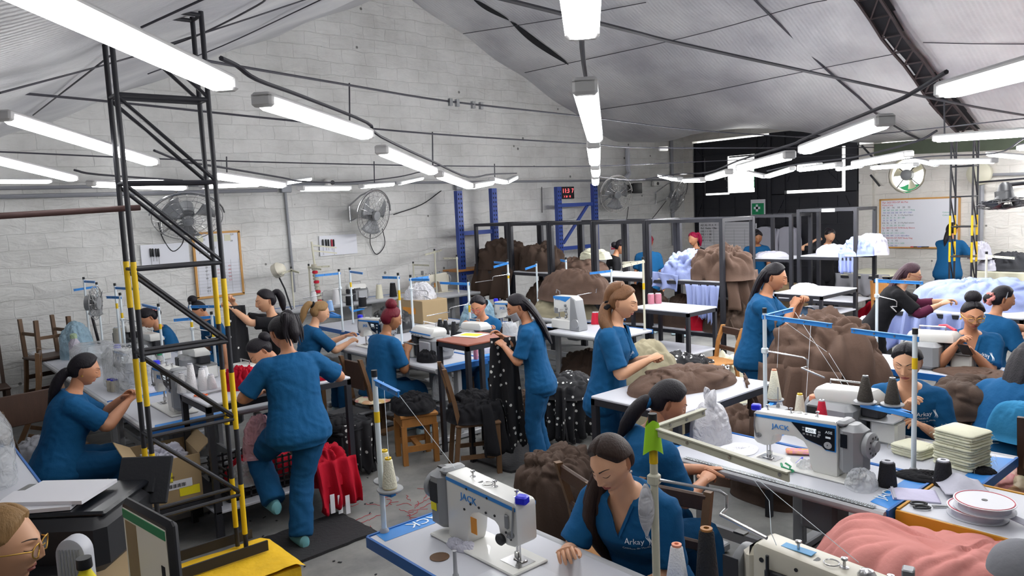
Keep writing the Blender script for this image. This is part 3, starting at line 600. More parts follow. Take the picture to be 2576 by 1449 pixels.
def work_table(L, W, h, label, top='white', shelf=None, name='work_table', ledge='black_steel'):
    t = thing(name, label, 'table'); MB().box((L/2, W/2, h-.01), (L, W, .02), 0, .005).build('table_top', top, t)
    b = MB()
    for y in (.015, W-.015): b.bar((0, y, h-.04), (L, y, h-.04), .03, .04)
    for x in (.015, L-.015): b.bar((x, 0, h-.04), (x, W, h-.04), .03, .04)
    b.build('frame', ledge, t, False)
    for x in (.02, L-.02):
        for y in (.02, W-.02): MB().box((x, y, (h-.06)/2), (.04, .04, h-.06)).build('leg', 'black_steel', t, False)
    if shelf: MB().box((L/2, W/2, shelf), (L, W, .02), 0, .004).build('shelf', 'white', t)
    return t
def shelf_unit(L, W, H, zs, label, t=.05):
    """x along 0..L, y depth 0..W"""
    o = thing('sorting_rack', label, 'rack')
    for x in (0, L):
        for y in (0, W): MB().box((x, y, H/2), (t, t, H)).build('post', 'black_steel', o, False)
    b = MB()
    for y in (0, W): b.bar((0, y, H-.02), (L, y, H-.02), t*.9)
    for x in (0, L): b.bar((x, 0, H-.02), (x, W, H-.02), t*.9)
    b.build('top_frame', 'black_steel', o, False)
    for z in zs:
        sh = MB().box((L/2, W/2, z), (L-.02, W-.0, .02), 0, .004).build('shelf_board', 'white', o)
        for y in (0, W): MB().bar((0, y, z-.03), (L, y, z-.03), .04).build('shelf_rail', 'black_steel', sh, False)
    return o
def chair(label, m='wood_dark', seat='wood_dark', back='wood_dark', h=.88, sh=.45, w=.40, panel=False, seatcol=None):
    """faces +x, origin at floor centre of the seat"""
    t = thing('wooden_chair', label, 'chair'); d = .38
    MB().box((0, 0, sh-.015), (d, w, .03), 0, .01).build('seat', seat, t)
    if seatcol: MB().box((.01, 0, sh+.012), (d*.92, w*.9, .03), 0, .014).build('cushion', seatcol, t)
    for s in (-1, 1):
        MB().box((d/2-.03, s*(w/2-.03), (sh-.03)/2), (.04, .04, sh-.03)).build('leg', m, t, False)
        MB().loft([[(x+dx*.018-.0, s*(w/2-.03)+dy*.018, z) for dx, dy in ((-1, -1), (1, -1), (1, 1), (-1, 1))] for x, z in ((-d/2-.02, 0), (-d/2+.03, sh), (-d/2-.0, sh+.18), (-d/2-.07, h))]).build('leg', m, t, False)
        MB().box((0, s*(w/2-.03), .16), (d-.06, .02, .035)).build('stretcher', m, t, False)
    if panel: MB().box((-d/2-.03, 0, h-.17), (.025, w-.08, .26), 0, .006).build('backrest', back, t)
    else:
        MB().box((-d/2-.055, 0, h-.05), (.024, w-.06, .08), 0, .008).build('backrest', back, t); MB().box((-d/2-.01, 0, h-.24), (.022, w-.06, .05), 0, .008).build('back_slat', back, t)
    MB().box((d/2-.03, 0, .2), (.02, w-.06, .035)).build('stretcher', m, t, False)
    return t
def stool(label, m='wood_light', w=.36, d=.34, h=.45):
    t = thing('wooden_stool', label, 'stool'); MB().box((0, 0, h-.015), (d, w, .03), 0, .006).build('seat', m, t); MB().box((0, 0, h-.07), (d-.03, w-.03, .08)).build('apron', m, t, False)
    for x in (-1, 1):
        for y in (-1, 1): MB().box((x*(d/2-.03), y*(w/2-.03), (h-.1)/2), (.045, .045, h-.1)).build('leg', m, t, False)
    MB().box((0, w/2-.03, .14), (d-.08, .025, .05)).box((0, -w/2+.03, .14), (d-.08, .025, .05)).box((0, 0, .14), (.05, w-.08, .025)).build('stretcher', m, t, False)
    return t
def crate_stool(label, h=.42, w=.34):
    t = thing('plastic_stool', label, 'stool'); MB().box((0, 0, h-.02), (w, w, .04), 0, .015).build('seat', 'dark', t)
    for x in (-1, 1):
        for y in (-1, 1): MB().loft([[(x*(w/2-.03)*k+a*.025, y*(w/2-.03)*k+c*.025, z) for a, c in ((-1, -1), (1, -1), (1, 1), (-1, 1))] for z, k in ((0, 1.12), (h-.04, .95))]).build('leg', 'dark', t, False)
    MB().box((0, 0, h-.1), (w-.02, w-.02, .12), 0, .01).build('apron', 'dark', t)
    return t

# ---------------------------------------------------------------- sewing machines (x from needle head to handwheel, operator at -y)
def lockstitch(label, side='front', brand=True, panel=True, cream=False, s=1.0, light=True):
    t = thing('sewing_machine', label, 'sewing machine'); w = 'machine_cream' if cream else 'machine_white'
    MB().box((.24, 0, .006), (.50, .178, .012), 0, .004).build('bed', w, t)
    prof = [(.0, .115), (.0, .27), (.012, .285), (.40, .305), (.415, .295), (.415, .01), (.30, .01), (.285, .06), (.275, .13), (.255, .165), (.215, .180), (.125, .175), (.105, .16), (.095, .105), (.06, .095), (.02, .1)]
    b = MB(); b.poly(prof, 'y', .10); b.build('arm', w, t, bevel=.012)
    if not cream:
        for sg in (-1, 1): b = MB(); b.add([(.005, sg*.0512, .252), (.41, sg*.0512, .270), (.41, sg*.0512, .286), (.005, sg*.0512, .267)], [(0, 1, 2, 3)]); b.build('stripe', 'blue', t, False, solid=.001)
        b = MB(); b.box((.47, 0, .165), (.105, .135, .27), 0, .03); b.box((.43, 0, .30), (.05, .11, .03), 0, .012); b.build('motor_housing', 'machine_grey', t)
    else: MB().box((.43, 0, .18), (.05, .10, .2), 0, .02).build('motor_housing', w, t)
    b = MB(); b.lathe([(.02, 0), (.062, .004), (.066, .012), (.066, .026), (.055, .034), (.03, .036), (.028, .05), (.001, .052)], (.52 if not cream else .45, 0, .2), 24, (1, 0, 0)); hw = b.build('handwheel', 'machine_grey', t)
    b = MB()
    for k in range(10):
        a = 2*PI*k/10; b.box((.552 if not cream else .482, math.cos(a)*.045, .2+math.sin(a)*.045), (.008, .01, .01))
    b.build('grip', 'dark', hw, False)
    if panel and side == 'front':
        p = [(.20, .262), (.405, .27), (.405, .15), (.36, .15), (.345, .165), (.27, .185)]; b = MB(); b.M = Matrix.Translation((0, -.052, 0)); b.poly([(.30+(x-.30)*1.05, .21+(z-.21)*1.09) for x, z in p], 'y', .003); b.build('panel_frame', 'blue', t, False)
        b = MB(); b.M = Matrix.Translation((0, -.0545, 0)); b.poly(p, 'y', .003); pn = b.build('control_panel', 'panel', t, False)
        MB().box((.295, -.0565, .236), (.05, .002, .026)).build('screen', 'lcd', pn, False)
        text('4255 5', .018, 'ink_black', fr((.274, -.0579, .229), (1, 0, 0), (0, 0, 1)), pn, 'digits')
        b = MB()
        for k in range(5): b.box((.262+k*.017, -.0565, .212), (.011, .002, .009))
        for k in range(2): b.box((.26, -.0565, .232+k*.013), (.012, .002, .008)); b.box((.335, -.0565, .222+k*.014), (.012, .002, .009))
        b.build('button', 'machine_grey', pn, False); MB().lathe([(.018, 0), (.018, .003), (.008, .0035)], (.375, -.056, .175), 20, (0, -1, 0)).build('dial', 'mid_grey', pn)
        text('P', .012, 'ink_black', fr((.371, -.0602, .171), (1, 0, 0), (0, 0, 1)), pn); text('A5E', .02, 'ink_white', fr((.362, -.0569, .237), (1, 0, 0), (0, 0, 1)), pn); MB().box((.376, -.0565, .216), (.024, .002, .01)).build('emblem', 'ink_white', pn, False)
        MB().box((.452, -.069, .22), (.03, .003, .07)).build('side_display', 'panel', t, False)
    if brand:
        if side == 'front': text('JACK', .038, 'blue', fr((.10, -.0515, .205), (1, 0, .03), (0, 0, 1)), t, 'brand_lettering')
        else: text('JACK', .042, 'blue', fr((.32, .0515, .212), (-1, 0, -.03), (0, 0, 1)), t, 'brand_lettering')
    if cream:
        MB().box((.335, .054, .20), (.075, .014, .08), 0, .004).build('access_plate', 'dark', t); MB().cyl((.36, .062, .17), (.36, .062, .285), .005, n=8).build('tension_rod', 'dark', t); MB().lathe([(.024, 0), (.024, .006), (.016, .018), (.004, .022)], (.11, 0, .288), 18).build('dome_nut', 'chrome', t)
        MB().box((.0, .02, .325), (.028, .034, .065), .3, .003).build('guide_bracket', 'steel', t); MB().box((.30, .0, .302), (.09, .03, .002), 0).build('paper_label', 'label_blue', t, False)
        for x, z in ((.25, .235), (.16, .245), (.05, .255), (.385, .26), (.385, .12)): MB().cyl((x, .048, z), (x, .0525, z), .007, n=10).build('screw_hole', 'dark', t)
    # needle head fittings
    b = MB().cyl((.045, 0, .012), (.045, 0, .1), .0035).cyl((.06, 0, .02), (.06, 0, .1), .005).box((.056, -.01, .016), (.05, .03, .008), 0, .003).box((.06, 0, .04), (.018, .022, .03), 0, .004); b.build('presser_foot', 'chrome', t)
    MB().box((.06, 0, .0128), (.10, .085, .002)).build('needle_plate', 'chrome', t, False)
    if light: MB().box((.045, .02, .099), (.03, .02, .008)).build('work_light', 'needle_light', t, False)
    sg = -1 if side == 'front' else 1
    b = MB().lathe([(.014, 0), (.014, .012), (.005, .014), (.005, .022)], (.03, sg*.05, .15), 14, (0, sg, 0)).tube([(.012, sg*.054, .27), (.012, sg*.06, .2), (.02, sg*.06, .15)], .004, 6); b.build('tension_dial', 'steel', t)
    if side != 'front':
        MB().lathe([(.022, 0), (.024, .012), (.018, .018)], (.085, .05, .115), 18, (0, 1, 0)).build('knee_lift_cap', 'dark', t); MB().box((.05, .055, .2), (.02, .012, .06), 0, .005).build('lever', 'machine_grey', t)
        b = MB()
        for x, z in ((.12, .2), (.17, .196), (.21, .205), (.26, .205), (.3, .17), (.16, .262), (.28, .266), (.06, .15), (.035, .13)): b.cyl((x, .049, z), (x, .0525, z), .0055, n=10)
        b.build('screw_hole', 'dark', t); MB().box((.245, .0515, .115), (.035, .002, .07)).build('warning_sticker', 'ink_orange', t, False)
        b = MB(); b.box((.475, .0685, .2), (.05, .003, .09)); b.build('spec_plate', 'dark_grey', t, False); MB().box((.475, .0705, .135), (.034, .002, .035)).build('warning_sticker', 'label_yellow', t, False)
        MB().box((.47, .02, .305), (.035, .025, .006)).build('switch', 'dark', t, False)
    for x in (.05, .17, .3): MB().lathe([(.012, 0), (.012, .004), (.004, .006), (.004, .022), (.009, .024), (.009, .03), (.001, .032)], (x, .0, .282+.02*x/.4), 12).build('thread_guide', 'chrome', t)
    MB().tube([(.20+.02*math.cos(a), .01+.02*math.sin(a), .3) for a in np.linspace(0, 6, 14)], .002, 4).build('bobbin_winder', 'chrome', t); MB().lathe([(.014, 0), (.014, .003)], (.245, .012, .294), 14).build('oil_port', 'dark', t)
    MB().box((.0, sg*.02, .296), (.045, .04, .035), .4, .006).build('led_clip', 'led_blue', t) if not cream else None
    t.scale = s if isinstance(s, tuple) else (s, s, s); return t
def overlock(label, s=1.0, stripe=True):
    t = thing('overlock_machine', label, 'sewing machine')
    MB().box((.16, .02, .10), (.26, .22, .2), 0, .03).build('body', 'machine_grey', t)
    b = MB(); b.loft([[(-.06, -.10, .2), (.24, -.10, .19), (.26, -.09, .245), (.25, -.05, .272), (-.04, -.05, .282), (-.06, -.09, .25)], [(-.05, .05, .2), (.25, .07, .19), (.27, .07, .24), (.25, .06, .268), (-.03, .05, .278), (-.05, .05, .25)]]); b.build('top_cover', 'machine_white', t, bevel=.016)
    MB().box((-.02, -.035, .165), (.10, .1, .075), 0, .01).box((.02, -.09, .1), (.05, .03, .16), 0, .008).build('looper_case', 'dark_grey', t); MB().box((.17, -.105, .10), (.16, .02, .13), 0, .008).build('front_cover', 'mid_grey', t); MB().box((.22, .125, .12), (.1, .02, .12), 0, .006).build('motor_cover', 'dark', t)
    if stripe: b = MB(); b.add([(-.058, -.1015, .222), (.252, -.1015, .218), (.252, -.1015, .228), (-.058, -.1015, .234)], [(0, 1, 2, 3)]); b.build('stripe', 'blue', t, False, solid=.002)
    MB().box((-.08, -.06, .06), (.14, .12, .12), 0, .012).build('waste_bin', 'machine_white', t); MB().box((-.05, -.04, .125), (.2, .16, .012), 0, .004).build('cloth_plate', 'steel', t)
    b = MB().cyl((-.03, -.06, .125), (-.03, -.06, .2), .006).box((-.03, -.07, .135), (.05, .03, .012)).box((.0, -.05, .165), (.05, .06, .05), 0, .01)
    for k in range(4): b.lathe([(.011, 0), (.011, .012), (.004, .02)], (.03+k*.03, -.1, .205), 10, (0, -1, 0))
    b.build('needle_bar', 'steel', t)
    MB().tube([(.02, 0, .283), (.02, 0, .31), (.2, 0, .305), (.2, 0, .28)], .005, 6).build('thread_guide', 'chrome', t)
    MB().lathe([(.02, 0), (.06, .004), (.06, .022), (.04, .03), (.001, .03)], (.29, .02, .14), 20, (1, 0, 0)).build('handwheel', 'machine_grey', t)
    t.scale = (s, s, s); return t
def coverstitch(label):
    t = thing('coverstitch_machine', label, 'sewing machine')
    MB().box((.16, 0, .06), (.42, .14, .12), 0, .015).build('bed', 'machine_white', t)
    b = MB(); b.poly([(0, .2), (0, .38), (.02, .395), (.30, .40), (.36, .36), (.40, .05), (.40, 0), (.22, 0), (.22, .2), (.18, .24), (.1, .24), (.09, .2)], 'y', .12); b.build('arm', 'machine_white', t, bevel=.012)
    b = MB(); b.M = Matrix.Translation((0, -.0605, 0)); b.poly([(.0, .39), (.30, .395), (.20, .33), (.1, .35), (0, .36)], 'y', .003); b.build('stripe', 'blue', t, False)
    b = MB(); b.poly([(.29, .40), (.36, .36), (.42, .05), (.42, 0), (.26, 0)], 'y', .15); b.build('side_cover', 'machine_grey', t, bevel=.015)
    b = MB()
    for k in range(5): b.lathe([(.016, 0), (.016, .012), (.006, .02)], (.20+.015*(k % 2), -.06, .29-k*.035), 10, (0, -1, 0))
    b.cyl((.03, 0, .12), (.03, 0, .22), .007).box((.03, -.02, .13), (.05, .04, .012)).box((.04, -.055, .22), (.06, .02, .07), 0, .005).tube([(.05, 0, .39), (.05, 0, .44), (.0, 0, .46), (-.01, 0, .42)], .006, 6); b.build('tension_dial', 'steel', t)
    MB().lathe([(.02, 0), (.055, .004), (.055, .02), (.03, .026)], (.37, -.075, .09), 20, (0, -1, 0)).build('handwheel', 'machine_grey', t)
    text('JACK', .032, 'blue', fr((.03, -.0625, .345), (1, 0, 0), (0, 0, 1)), t, 'brand_lettering')
    return t
def thread_stand(h, arms, label, top='blue', pole='pole', mid=None, low=None, tape=None, rod_m='chrome'):
    """pole at origin on the table; arms/low: list of (angle, length); mid: (z, angle, length)"""
    t = thing('thread_stand', label, 'thread stand'); MB().cyl((0, 0, 0), (0, 0, h), .0125, n=12).build('pole', pole, t); MB().cyl((0, 0, h-.005), (0, 0, h+.025), .014, n=12).build('pole_cap', 'dark', t); MB().lathe([(.022, 0), (.022, .008), (.014, .02)], n=14).build('foot_collar', 'mid_grey', t)
    for a, L in arms:
        d = Vector((math.cos(a), math.sin(a), 0)); s = d.cross(Vector((0, 0, 1)))
        ar = MB().bar(d*-.02+Vector((0, 0, h-.03)), d*L+Vector((0, 0, h-.03)), .006, .026).box(d*(L/2)+Vector((0, 0, h-.018)), (L, .018, .004), a).build('guide_arm', top, t, False)
        b = MB()
        for k in (.3, .62, .95): b.cyl(d*L*k+Vector((0, 0, h-.03))+s*-.006, d*L*k+Vector((0, 0, h-.03))+s*.006, .005, n=8)
        b.build('eyelet', 'chrome', ar)
    if mid:
        z, a, L = mid; d = Vector((math.cos(a), math.sin(a), 0)); s = d.cross(Vector((0, 0, 1)))
        MB().box((0, 0, z), (.036, .036, .036), a, .006).build('clamp', pole, t); MB().tube([(0, 0, z), d*L*.55+Vector((0, 0, z)), d*L*.6+Vector((0, 0, z-.01)), d*L*.6+Vector((0, 0, z-.05)), d*L*.6+s*.05+Vector((0, 0, z-.05)), d*L+s*.12+Vector((0, 0, z-.06))], .005, 8).build('side_rod', rod_m, t)
    if low:
        z, lst = low
        for a, L in lst:
            d = Vector((math.cos(a), math.sin(a), 0)); lb = MB().box(d*(L/2)+Vector((0, 0, z)), (L, .03, .022), a).build('spool_arm', top, t, False)
            c = d*(L-.02)+Vector((0, 0, z)); MB().lathe([(.055, .014), (.06, .02), (.058, .024), (.012, .026), (.009, .05), (.0035, .055), (.003, .15), (.001, .152)], c, 20).build('spool_disc', 'machine_grey', lb)
    if tape: MB().cyl((0, 0, tape[0]), (0, 0, tape[1]), .0135, n=12).build('tape_band', 'yellow', t)
    return t
def cone(m, label, loc, h=.15, r0=.034, r1=.016, cap=None, group=None):
    t = thing('thread_cone', label, 'thread cone', loc, 0, group)
    MB().lathe([(r0*.95, 0), (r0, .006), (r1*1.15, h*.97), (r1*.9, h)], n=20).build('thread', m, t)
    MB().lathe([(r0*.9, -.004), (r0*.9, .002), (r1*.5, h*.9), (r1*.92, h*.98), (r1*.95, h+.008), (r1*.45, h+.009), (r1*.45, h-.01)], n=16).build('core', cap or 'white', t)
    return t
# ---------------------------------------------------------------- cloth
def wob(Q, f, seed):       # smooth pseudo-random field, vectorised
    r = np.random.RandomState(seed); out = 0
    for k in range(7): w = r.normal(size=3); out = out+np.sin(Q @ (w*f*(1+.25*k))+r.uniform(0, 6.28))*(1/(1+.3*k))
    return out/3.2
def heap(name, label, cat, c, rx, ry, h, m, seed=0, rot=0, fold=.22, fr_=3.2, flat=2.2, skirt=0, group=None, res=(110, 40), par=None, cells=None):
    """a pile of crumpled cloth standing on z=c.z: lumps of cloth, each with its own run of folds, creased where they meet"""
    nu, nv = res; L = min(rx, ry); S = max(min(h, L), .40*L); r_ = np.random.RandomState(seed+11); sd = int(seed*13+5)
    V, A = np.meshgrid(np.arange(nv)/(nv-1), 2*PI*np.arange(nu)/nu, indexing='ij'); ca, sa = np.cos(A), np.sin(A)
    ring = np.stack([ca, sa, ca*0], -1); edge = 1+.17*wob(ring, 1.9, sd); r = np.where(V < .92, V, .92+(V-.92)*.4)*edge
    zz = np.where(V < .97, h*np.clip(1-np.minimum(1, V/.97)**flat, 0, 1)**.62, 0); Pt = np.stack([rx*r*ca, ry*r*sa, zz], -1)
    nc = cells or int(min(30, 9+6*max(rx, ry)/L+8*h/L)); cv = r_.uniform(.0, 1, nc)**.6; an = r_.uniform(0, 2*PI, nc)
    Cc = np.stack([rx*cv*np.cos(an), ry*cv*np.sin(an), h*np.clip(1-cv**flat, 0, 1)**.62], -1); D = r_.normal(size=(nc, 3)); D[:, 2] *= .6; D /= np.linalg.norm(D, axis=1)[:, None]
    Q = Pt+np.stack([wob(Pt, 2.2/L, sd+k) for k in (1, 2, 3)], -1)*L*.16; dist = np.linalg.norm(Q[:, :, None, :]-Cc, axis=-1); o_ = np.argsort(dist, -1)[:, :, :2]
    d1 = np.take_along_axis(dist, o_[:, :, :1], -1)[..., 0]; d2 = np.take_along_axis(dist, o_[:, :, 1:], -1)[..., 0]; off = r_.uniform(-.5, .5, nc); fq = r_.uniform(.75, 1.4, nc)
    def run(i): ph = np.einsum('ijk,ijk->ij', Q-Cc[i], D[i])*fr_*2.1*fq[i]/L+1.5*wob(Pt, 1.4/L, sd+9); return np.abs(np.sin(ph))**.75+.35*np.abs(np.sin(ph*1.9+1+.8*wob(Pt, 2.5/L, sd+19)))**.8
    w = np.clip((d2-d1)/(.28*L), 0, 1); w = .5+.5*w*w*(3-2*w); f = run(o_[..., 0])*w+run(o_[..., 1])*(1-w); lump = off[o_[..., 0]]*w+off[o_[..., 1]]*(1-w); crease = np.exp(-((d2-d1)/(.07*L))**2)
    ple = np.abs(np.sin(A*(5+2*max(rx, ry)/L)+1.8*wob(Pt, 1.1/L, sd+31)))**.8*np.clip((V-.25)/.4, 0, 1); dsp = 1.4*fold*S*(.26*(ple-.6)+.50*(f-.85)+.42*lump-.20*crease+.30*wob(Pt, 2.4/L, sd+4)+.02*wob(Pt, 11/L, sd+6)); t = np.clip((1.02-V)/.25, 0, 1); dsp = dsp*t*t*(3-2*t)
    N_ = np.stack([ca*rx*V**1.5, sa*ry*V**1.5, np.maximum(.15, 1-V)*h], -1); N_ /= np.linalg.norm(N_, axis=-1)[..., None]; Pt = Pt+N_*dsp[..., None]; z = np.maximum(Pt[..., 2], .004); z = np.where(V > .97, 0, z)
    if skirt: z = z-np.where(V > .86, skirt*(V-.86)/.14*(.6+.4*wob(ring, 3, sd+8)), 0)
    cr, sr_ = math.cos(rot), math.sin(rot); vs = np.stack([Pt[..., 0]*cr-Pt[..., 1]*sr_, Pt[..., 0]*sr_+Pt[..., 1]*cr, z], -1).reshape(-1, 3)
    b = MB(); b.v = [tuple(q) for q in vs.tolist()]; b.f = [(j*nu+i, j*nu+(i+1) % nu, (j+1)*nu+(i+1) % nu, (j+1)*nu+i) for j in range(nv-1) for i in range(nu)]; b.mi = [0]*len(b.f); o = b.build(name, m, par)
    at = o.data.attributes.get('sharp_edge')
    if at: o.data.attributes.remove(at)
    o.location = c
    if par is None: tag(o, label, cat, group)
    return o
def drape(a, b_, drop, m, seed=0, out=(0, 0, 0), wav=.03, nw=5, name='fold', parent=None, jag=.15, flare=1.0, nu=34, nv=14):
    """a hanging sheet from edge a-b"""
    a, b_ = Vector(a), Vector(b_); out = Vector(out); mid = (a+b_)/2
    nrm = (b_-a).cross(Vector((0, 0, 1))).normalized()
    def f(u, v):
        p = a.lerp(b_, u); p = mid+(p-mid)*(1+(flare-1)*v); p = p+out*math.sin(v*PI/2)
        return p+Vector((0, 0, -drop*v*(1+jag*noise.noise((u*6+seed, seed, 0)))))+nrm*(wav*(.3+v)*math.sin(u*nw*2*PI+seed+1.5*noise.noise((u*4, v*2, seed))))
    return MB().grid(f, nu, nv).build(name, m, parent, solid=.004)
def sheet_tag(label, cat, name, *args, **kw):
    o = drape(*args, name=name, **kw); return tag(o, label, cat)
# ---------------------------------------------------------------- people
def sstep(a, b, x): t = np.clip((x-a)/(b-a), 0, 1); return t*t*(3-2*t)
def head_pts(dx, dy, dz):
    """surface of the head (face towards +x) for unit directions; metres"""
    x = dx*.096; y = dy*.0745; z = dz*.112
    low = np.clip(-dz, 0, 1); y = y*(1-.34*low**1.6); back = np.where(dx < 0, 1.0, 0.0)
    x = x*(1-back*.42*sstep(.15, .75, low)); x = x+np.where(dx > 0, 1, 0)*.010*sstep(.3, .9, low)*sstep(0, .3, dx)
    m = sstep(.15, .55, dx); x = x-m*.006*sstep(.2, .6, dz)
    def g(cy_, cz, a, sy, sz): return a*np.exp(-((np.abs(y)-cy_)/sy)**2-((z-cz)/sz)**2)
    amp = np.interp(z, [-.046, -.038, -.028, -.005, .022, .04], [0, .012, .021, .014, .004, 0])
    d = amp*np.exp(-(y/np.interp(z, [-.03, .02], [.012, .008]))**2)
    d += g(.012, -.031, .008, .006, .007)+g(.032, .008, -.010, .016, .012)+g(.032, .005, .0065, .012, .0075)+g(.022, .027, .0035, .022, .007)
    d += g(.042, -.022, .005, .018, .016)+g(0, -.0555, .006, .018, .0050)+g(0, -.0665, .0075, .016, .0055)+g(0, -.0608, -.0035, .021, .0022)+g(0, -.095, .006, .017, .012)+g(0, -.078, -.004, .018, .006)
    return x+m*d, y, z
def head_grid(nt, npH):
    v = np.linspace(.02, .985, nt); u = np.arange(npH)/npH; ph = 2*PI*u-.5*np.sin(2*PI*u)
    th = PI*v; TH, PH = np.meshgrid(th, ph, indexing='ij')
    return np.sin(TH)*np.cos(PH), np.sin(TH)*np.sin(PH), np.cos(TH)
def hair_line(x, y, z):
    """>0 where hair grows"""
    xb = np.where(z > 0, .030+np.clip(z, 0, .09)**2*6.0-.012*np.exp(-((np.abs(y)-.0)/.03)**2), -.002+.55*np.minimum(z, 0))
    ear = np.exp(-((z+.006)/.032)**4); xb = xb*(1-ear)+np.minimum(xb, -.030)*ear
    return np.minimum(xb-x+np.where(z > .088, .2, 0), z+.088)
HEADS = {}
def head_template(lod):
    if lod in HEADS: return HEADS[lod]
    nt, npH = {0: (26, 28), 1: (48, 56), 2: (110, 104)}[lod]
    dx, dy, dz = head_grid(nt, npH); x, y, z = head_pts(dx, dy, dz)
    V = np.stack([x, y, z], -1).reshape(-1, 3); fs = []; mi = []
    for i in range(nt-1):
        for j in range(npH):
            k = (j+1) % npH; f = (i*npH+j, (i+1)*npH+j, (i+1)*npH+k, i*npH+k); c = V[list(f)].mean(0); s = 0
            if c[0] > .03:
                ay = abs(c[1])
                if (c[1]/.023)**2+((c[2]+.061)/.0098)**2 < 1: s = 1
            fs.append(f); mi.append(s)
    fs.append(tuple(range(npH))); mi.append(0); fs.append(tuple(reversed([(nt-1)*npH+j for j in range(npH)]))); mi.append(0)
    # hair cap
    hv, hf = [], []
    nt2, np2 = {0: (26, 28), 1: (44, 48), 2: (70, 72)}[lod]; dx, dy, dz = head_grid(nt2, np2); x, y, z = head_pts(dx, dy, dz)
    hl = hair_line(x, y, z); off = sstep(-.006, .026, hl)*.0185-.0042-.006*np.exp(-(y/.0035)**2)*sstep(.05, .08, z)*sstep(-.02, .02, x)
    n = np.sqrt((dx/.096)**2+(dy/.0745)**2+(dz/.112)**2); k = off+.0012
    HV = np.stack([x+dx/.096/n*k, y+dy/.0745/n*k, z+dz/.112/n*k], -1).reshape(-1, 3); HL = hl.reshape(-1)
    for i in range(nt2-1):
        for j in range(np2):
            q = (j+1) % np2; f = (i*np2+j, (i+1)*np2+j, (i+1)*np2+q, i*np2+q)
            if HL[list(f)].mean() > -.02: hf.append(f)
    hf.append(tuple(range(np2)))
    HEADS[lod] = (V, fs, mi, HV, hf); return HEADS[lod]
def hand_mb(b, Mx, sg, curl, lod, spread=1.0):
    """sg=+1: thumb on +y; fingers along +x, back of the hand +z"""
    o = b.M; b.M = Mx; n = 8 if lod > 1 else 6
    b.loft([[(x, yo+w*math.cos(a), h*math.sin(a)) for a in np.linspace(0, 2*PI, 10, endpoint=False)] for x, w, h, yo in ((-.012, .024, .019, 0), (.02, .031, .017, sg*.003), (.05, .038, .0145, 0), (.078, .039, .0125, 0), (.09, .035, .009, 0))])
    for k, (y, L) in enumerate(((.0275, .068), (.0095, .077), (-.0088, .071), (-.0262, .056))):
        y *= sg; c = curl*(1+.18*k); a = .12*curl; p = Vector((.078, y, .0)); pts = [p]; tilt = (1.5-k)*.05*spread*sg
        for s, q in ((.45, .7), (.30, 1.0), (.25, .8)):
            a += c*q; p = p+Vector((math.cos(a)*math.cos(tilt), math.sin(tilt), -math.sin(a)))*L*s; pts.append(p)
        b.tube(catmull(pts, 2), [.0088, .0086, .0082, .0078, .0075, .0068, .0048], n)
    p0 = Vector((.014, sg*.022, -.004)); p1 = p0+Vector((.028, sg*.022, -.012)); p2 = p1+Vector((.028, sg*.006, -.010-.012*curl)); p3 = p2+Vector((.022, -sg*.004, -.004-.01*curl))
    b.tube(catmull([p0, p1, p2, p3], 2), [.013, .0125, .0112, .0100, .0094, .0084, .0058], n); b.M = o
def ik(a, t, l1, l2, pole):
    a, t = Vector(a), Vector(t); d = t-a; D = min(d.length, (l1+l2)*.995); dn = d.normalized(); pole = Vector(pole)
    x = (l1*l1-l2*l2+D*D)/(2*D); h = math.sqrt(max(0, l1*l1-x*x)); pn = (pole-dn*pole.dot(dn)).normalized()
    return a+dn*x+pn*h, a+dn*D
def remesh(b, voxel, it=3):
    me = bpy.data.meshes.new('t'); me.from_pydata(b.v, [], b.f); bm = bmesh.new(); bm.from_mesh(me); bmesh.ops.recalc_face_normals(bm, faces=bm.faces); bm.to_mesh(me); bm.free()
    o = bpy.data.objects.new('t', me); COL.objects.link(o); r = o.modifiers.new('r', 'REMESH'); r.mode = 'VOXEL'; r.voxel_size = voxel
    s = o.modifiers.new('s', 'SMOOTH'); s.iterations = it; s.factor = .5
    m2 = bpy.data.meshes.new_from_object(o.evaluated_get(bpy.context.evaluated_depsgraph_get())); bpy.data.objects.remove(o); bpy.data.meshes.remove(me); return m2
def wrinkle(me, amp, fq, seed):
    vs = np.empty(len(me.vertices)*3); me.vertices.foreach_get('co', vs); vs = vs.reshape(-1, 3); nn = np.empty_like(vs).reshape(-1); me.vertices.foreach_get('normal', nn); nn = nn.reshape(-1, 3)
    for i in range(len(vs)):
        p = vs[i]*fq; w = noise.noise((p[0]*.6+seed, p[1]*.6, p[2]*.6)); a = noise.noise((p[0]+w+seed, p[1]+w, p[2]*1.5+w)); vs[i] += nn[i]*amp*((1-abs(a)*2)*.9+.5*noise.noise((p[0]*2.3, p[1]*2.3+seed, p[2]*2.3)))
    me.vertices.foreach_set('co', vs.reshape(-1)); me.update()
def ell(c, side, fwd, w, df, db, n=20, e=2.3):
    out = []
    for j in range(n):
        a = 2*PI*j/n; s, q = math.sin(a), math.cos(a); sx = math.copysign(abs(q)**(2/e), q); sy = math.copysign(abs(s)**(2/e), s)
        out.append(c+side*(w*sy)+fwd*((df if sx > 0 else db)*sx))
    return out
TORSO = [(-.135, .125, .085, .10), (-.10, .168, .110, .125), (-.04, .182, .115, .13), (.04, .172, .112, .115), (.13, .150, .105, .095), (.20, .142, .102, .090), (.28, .150, .115, .095), (.35, .158, .128, .10), (.41, .165, .110, .10), (.46, .160, .088, .09), (.50, .115, .070, .078), (.53, .062, .056, .062), (.56, .048, .05, .052)]
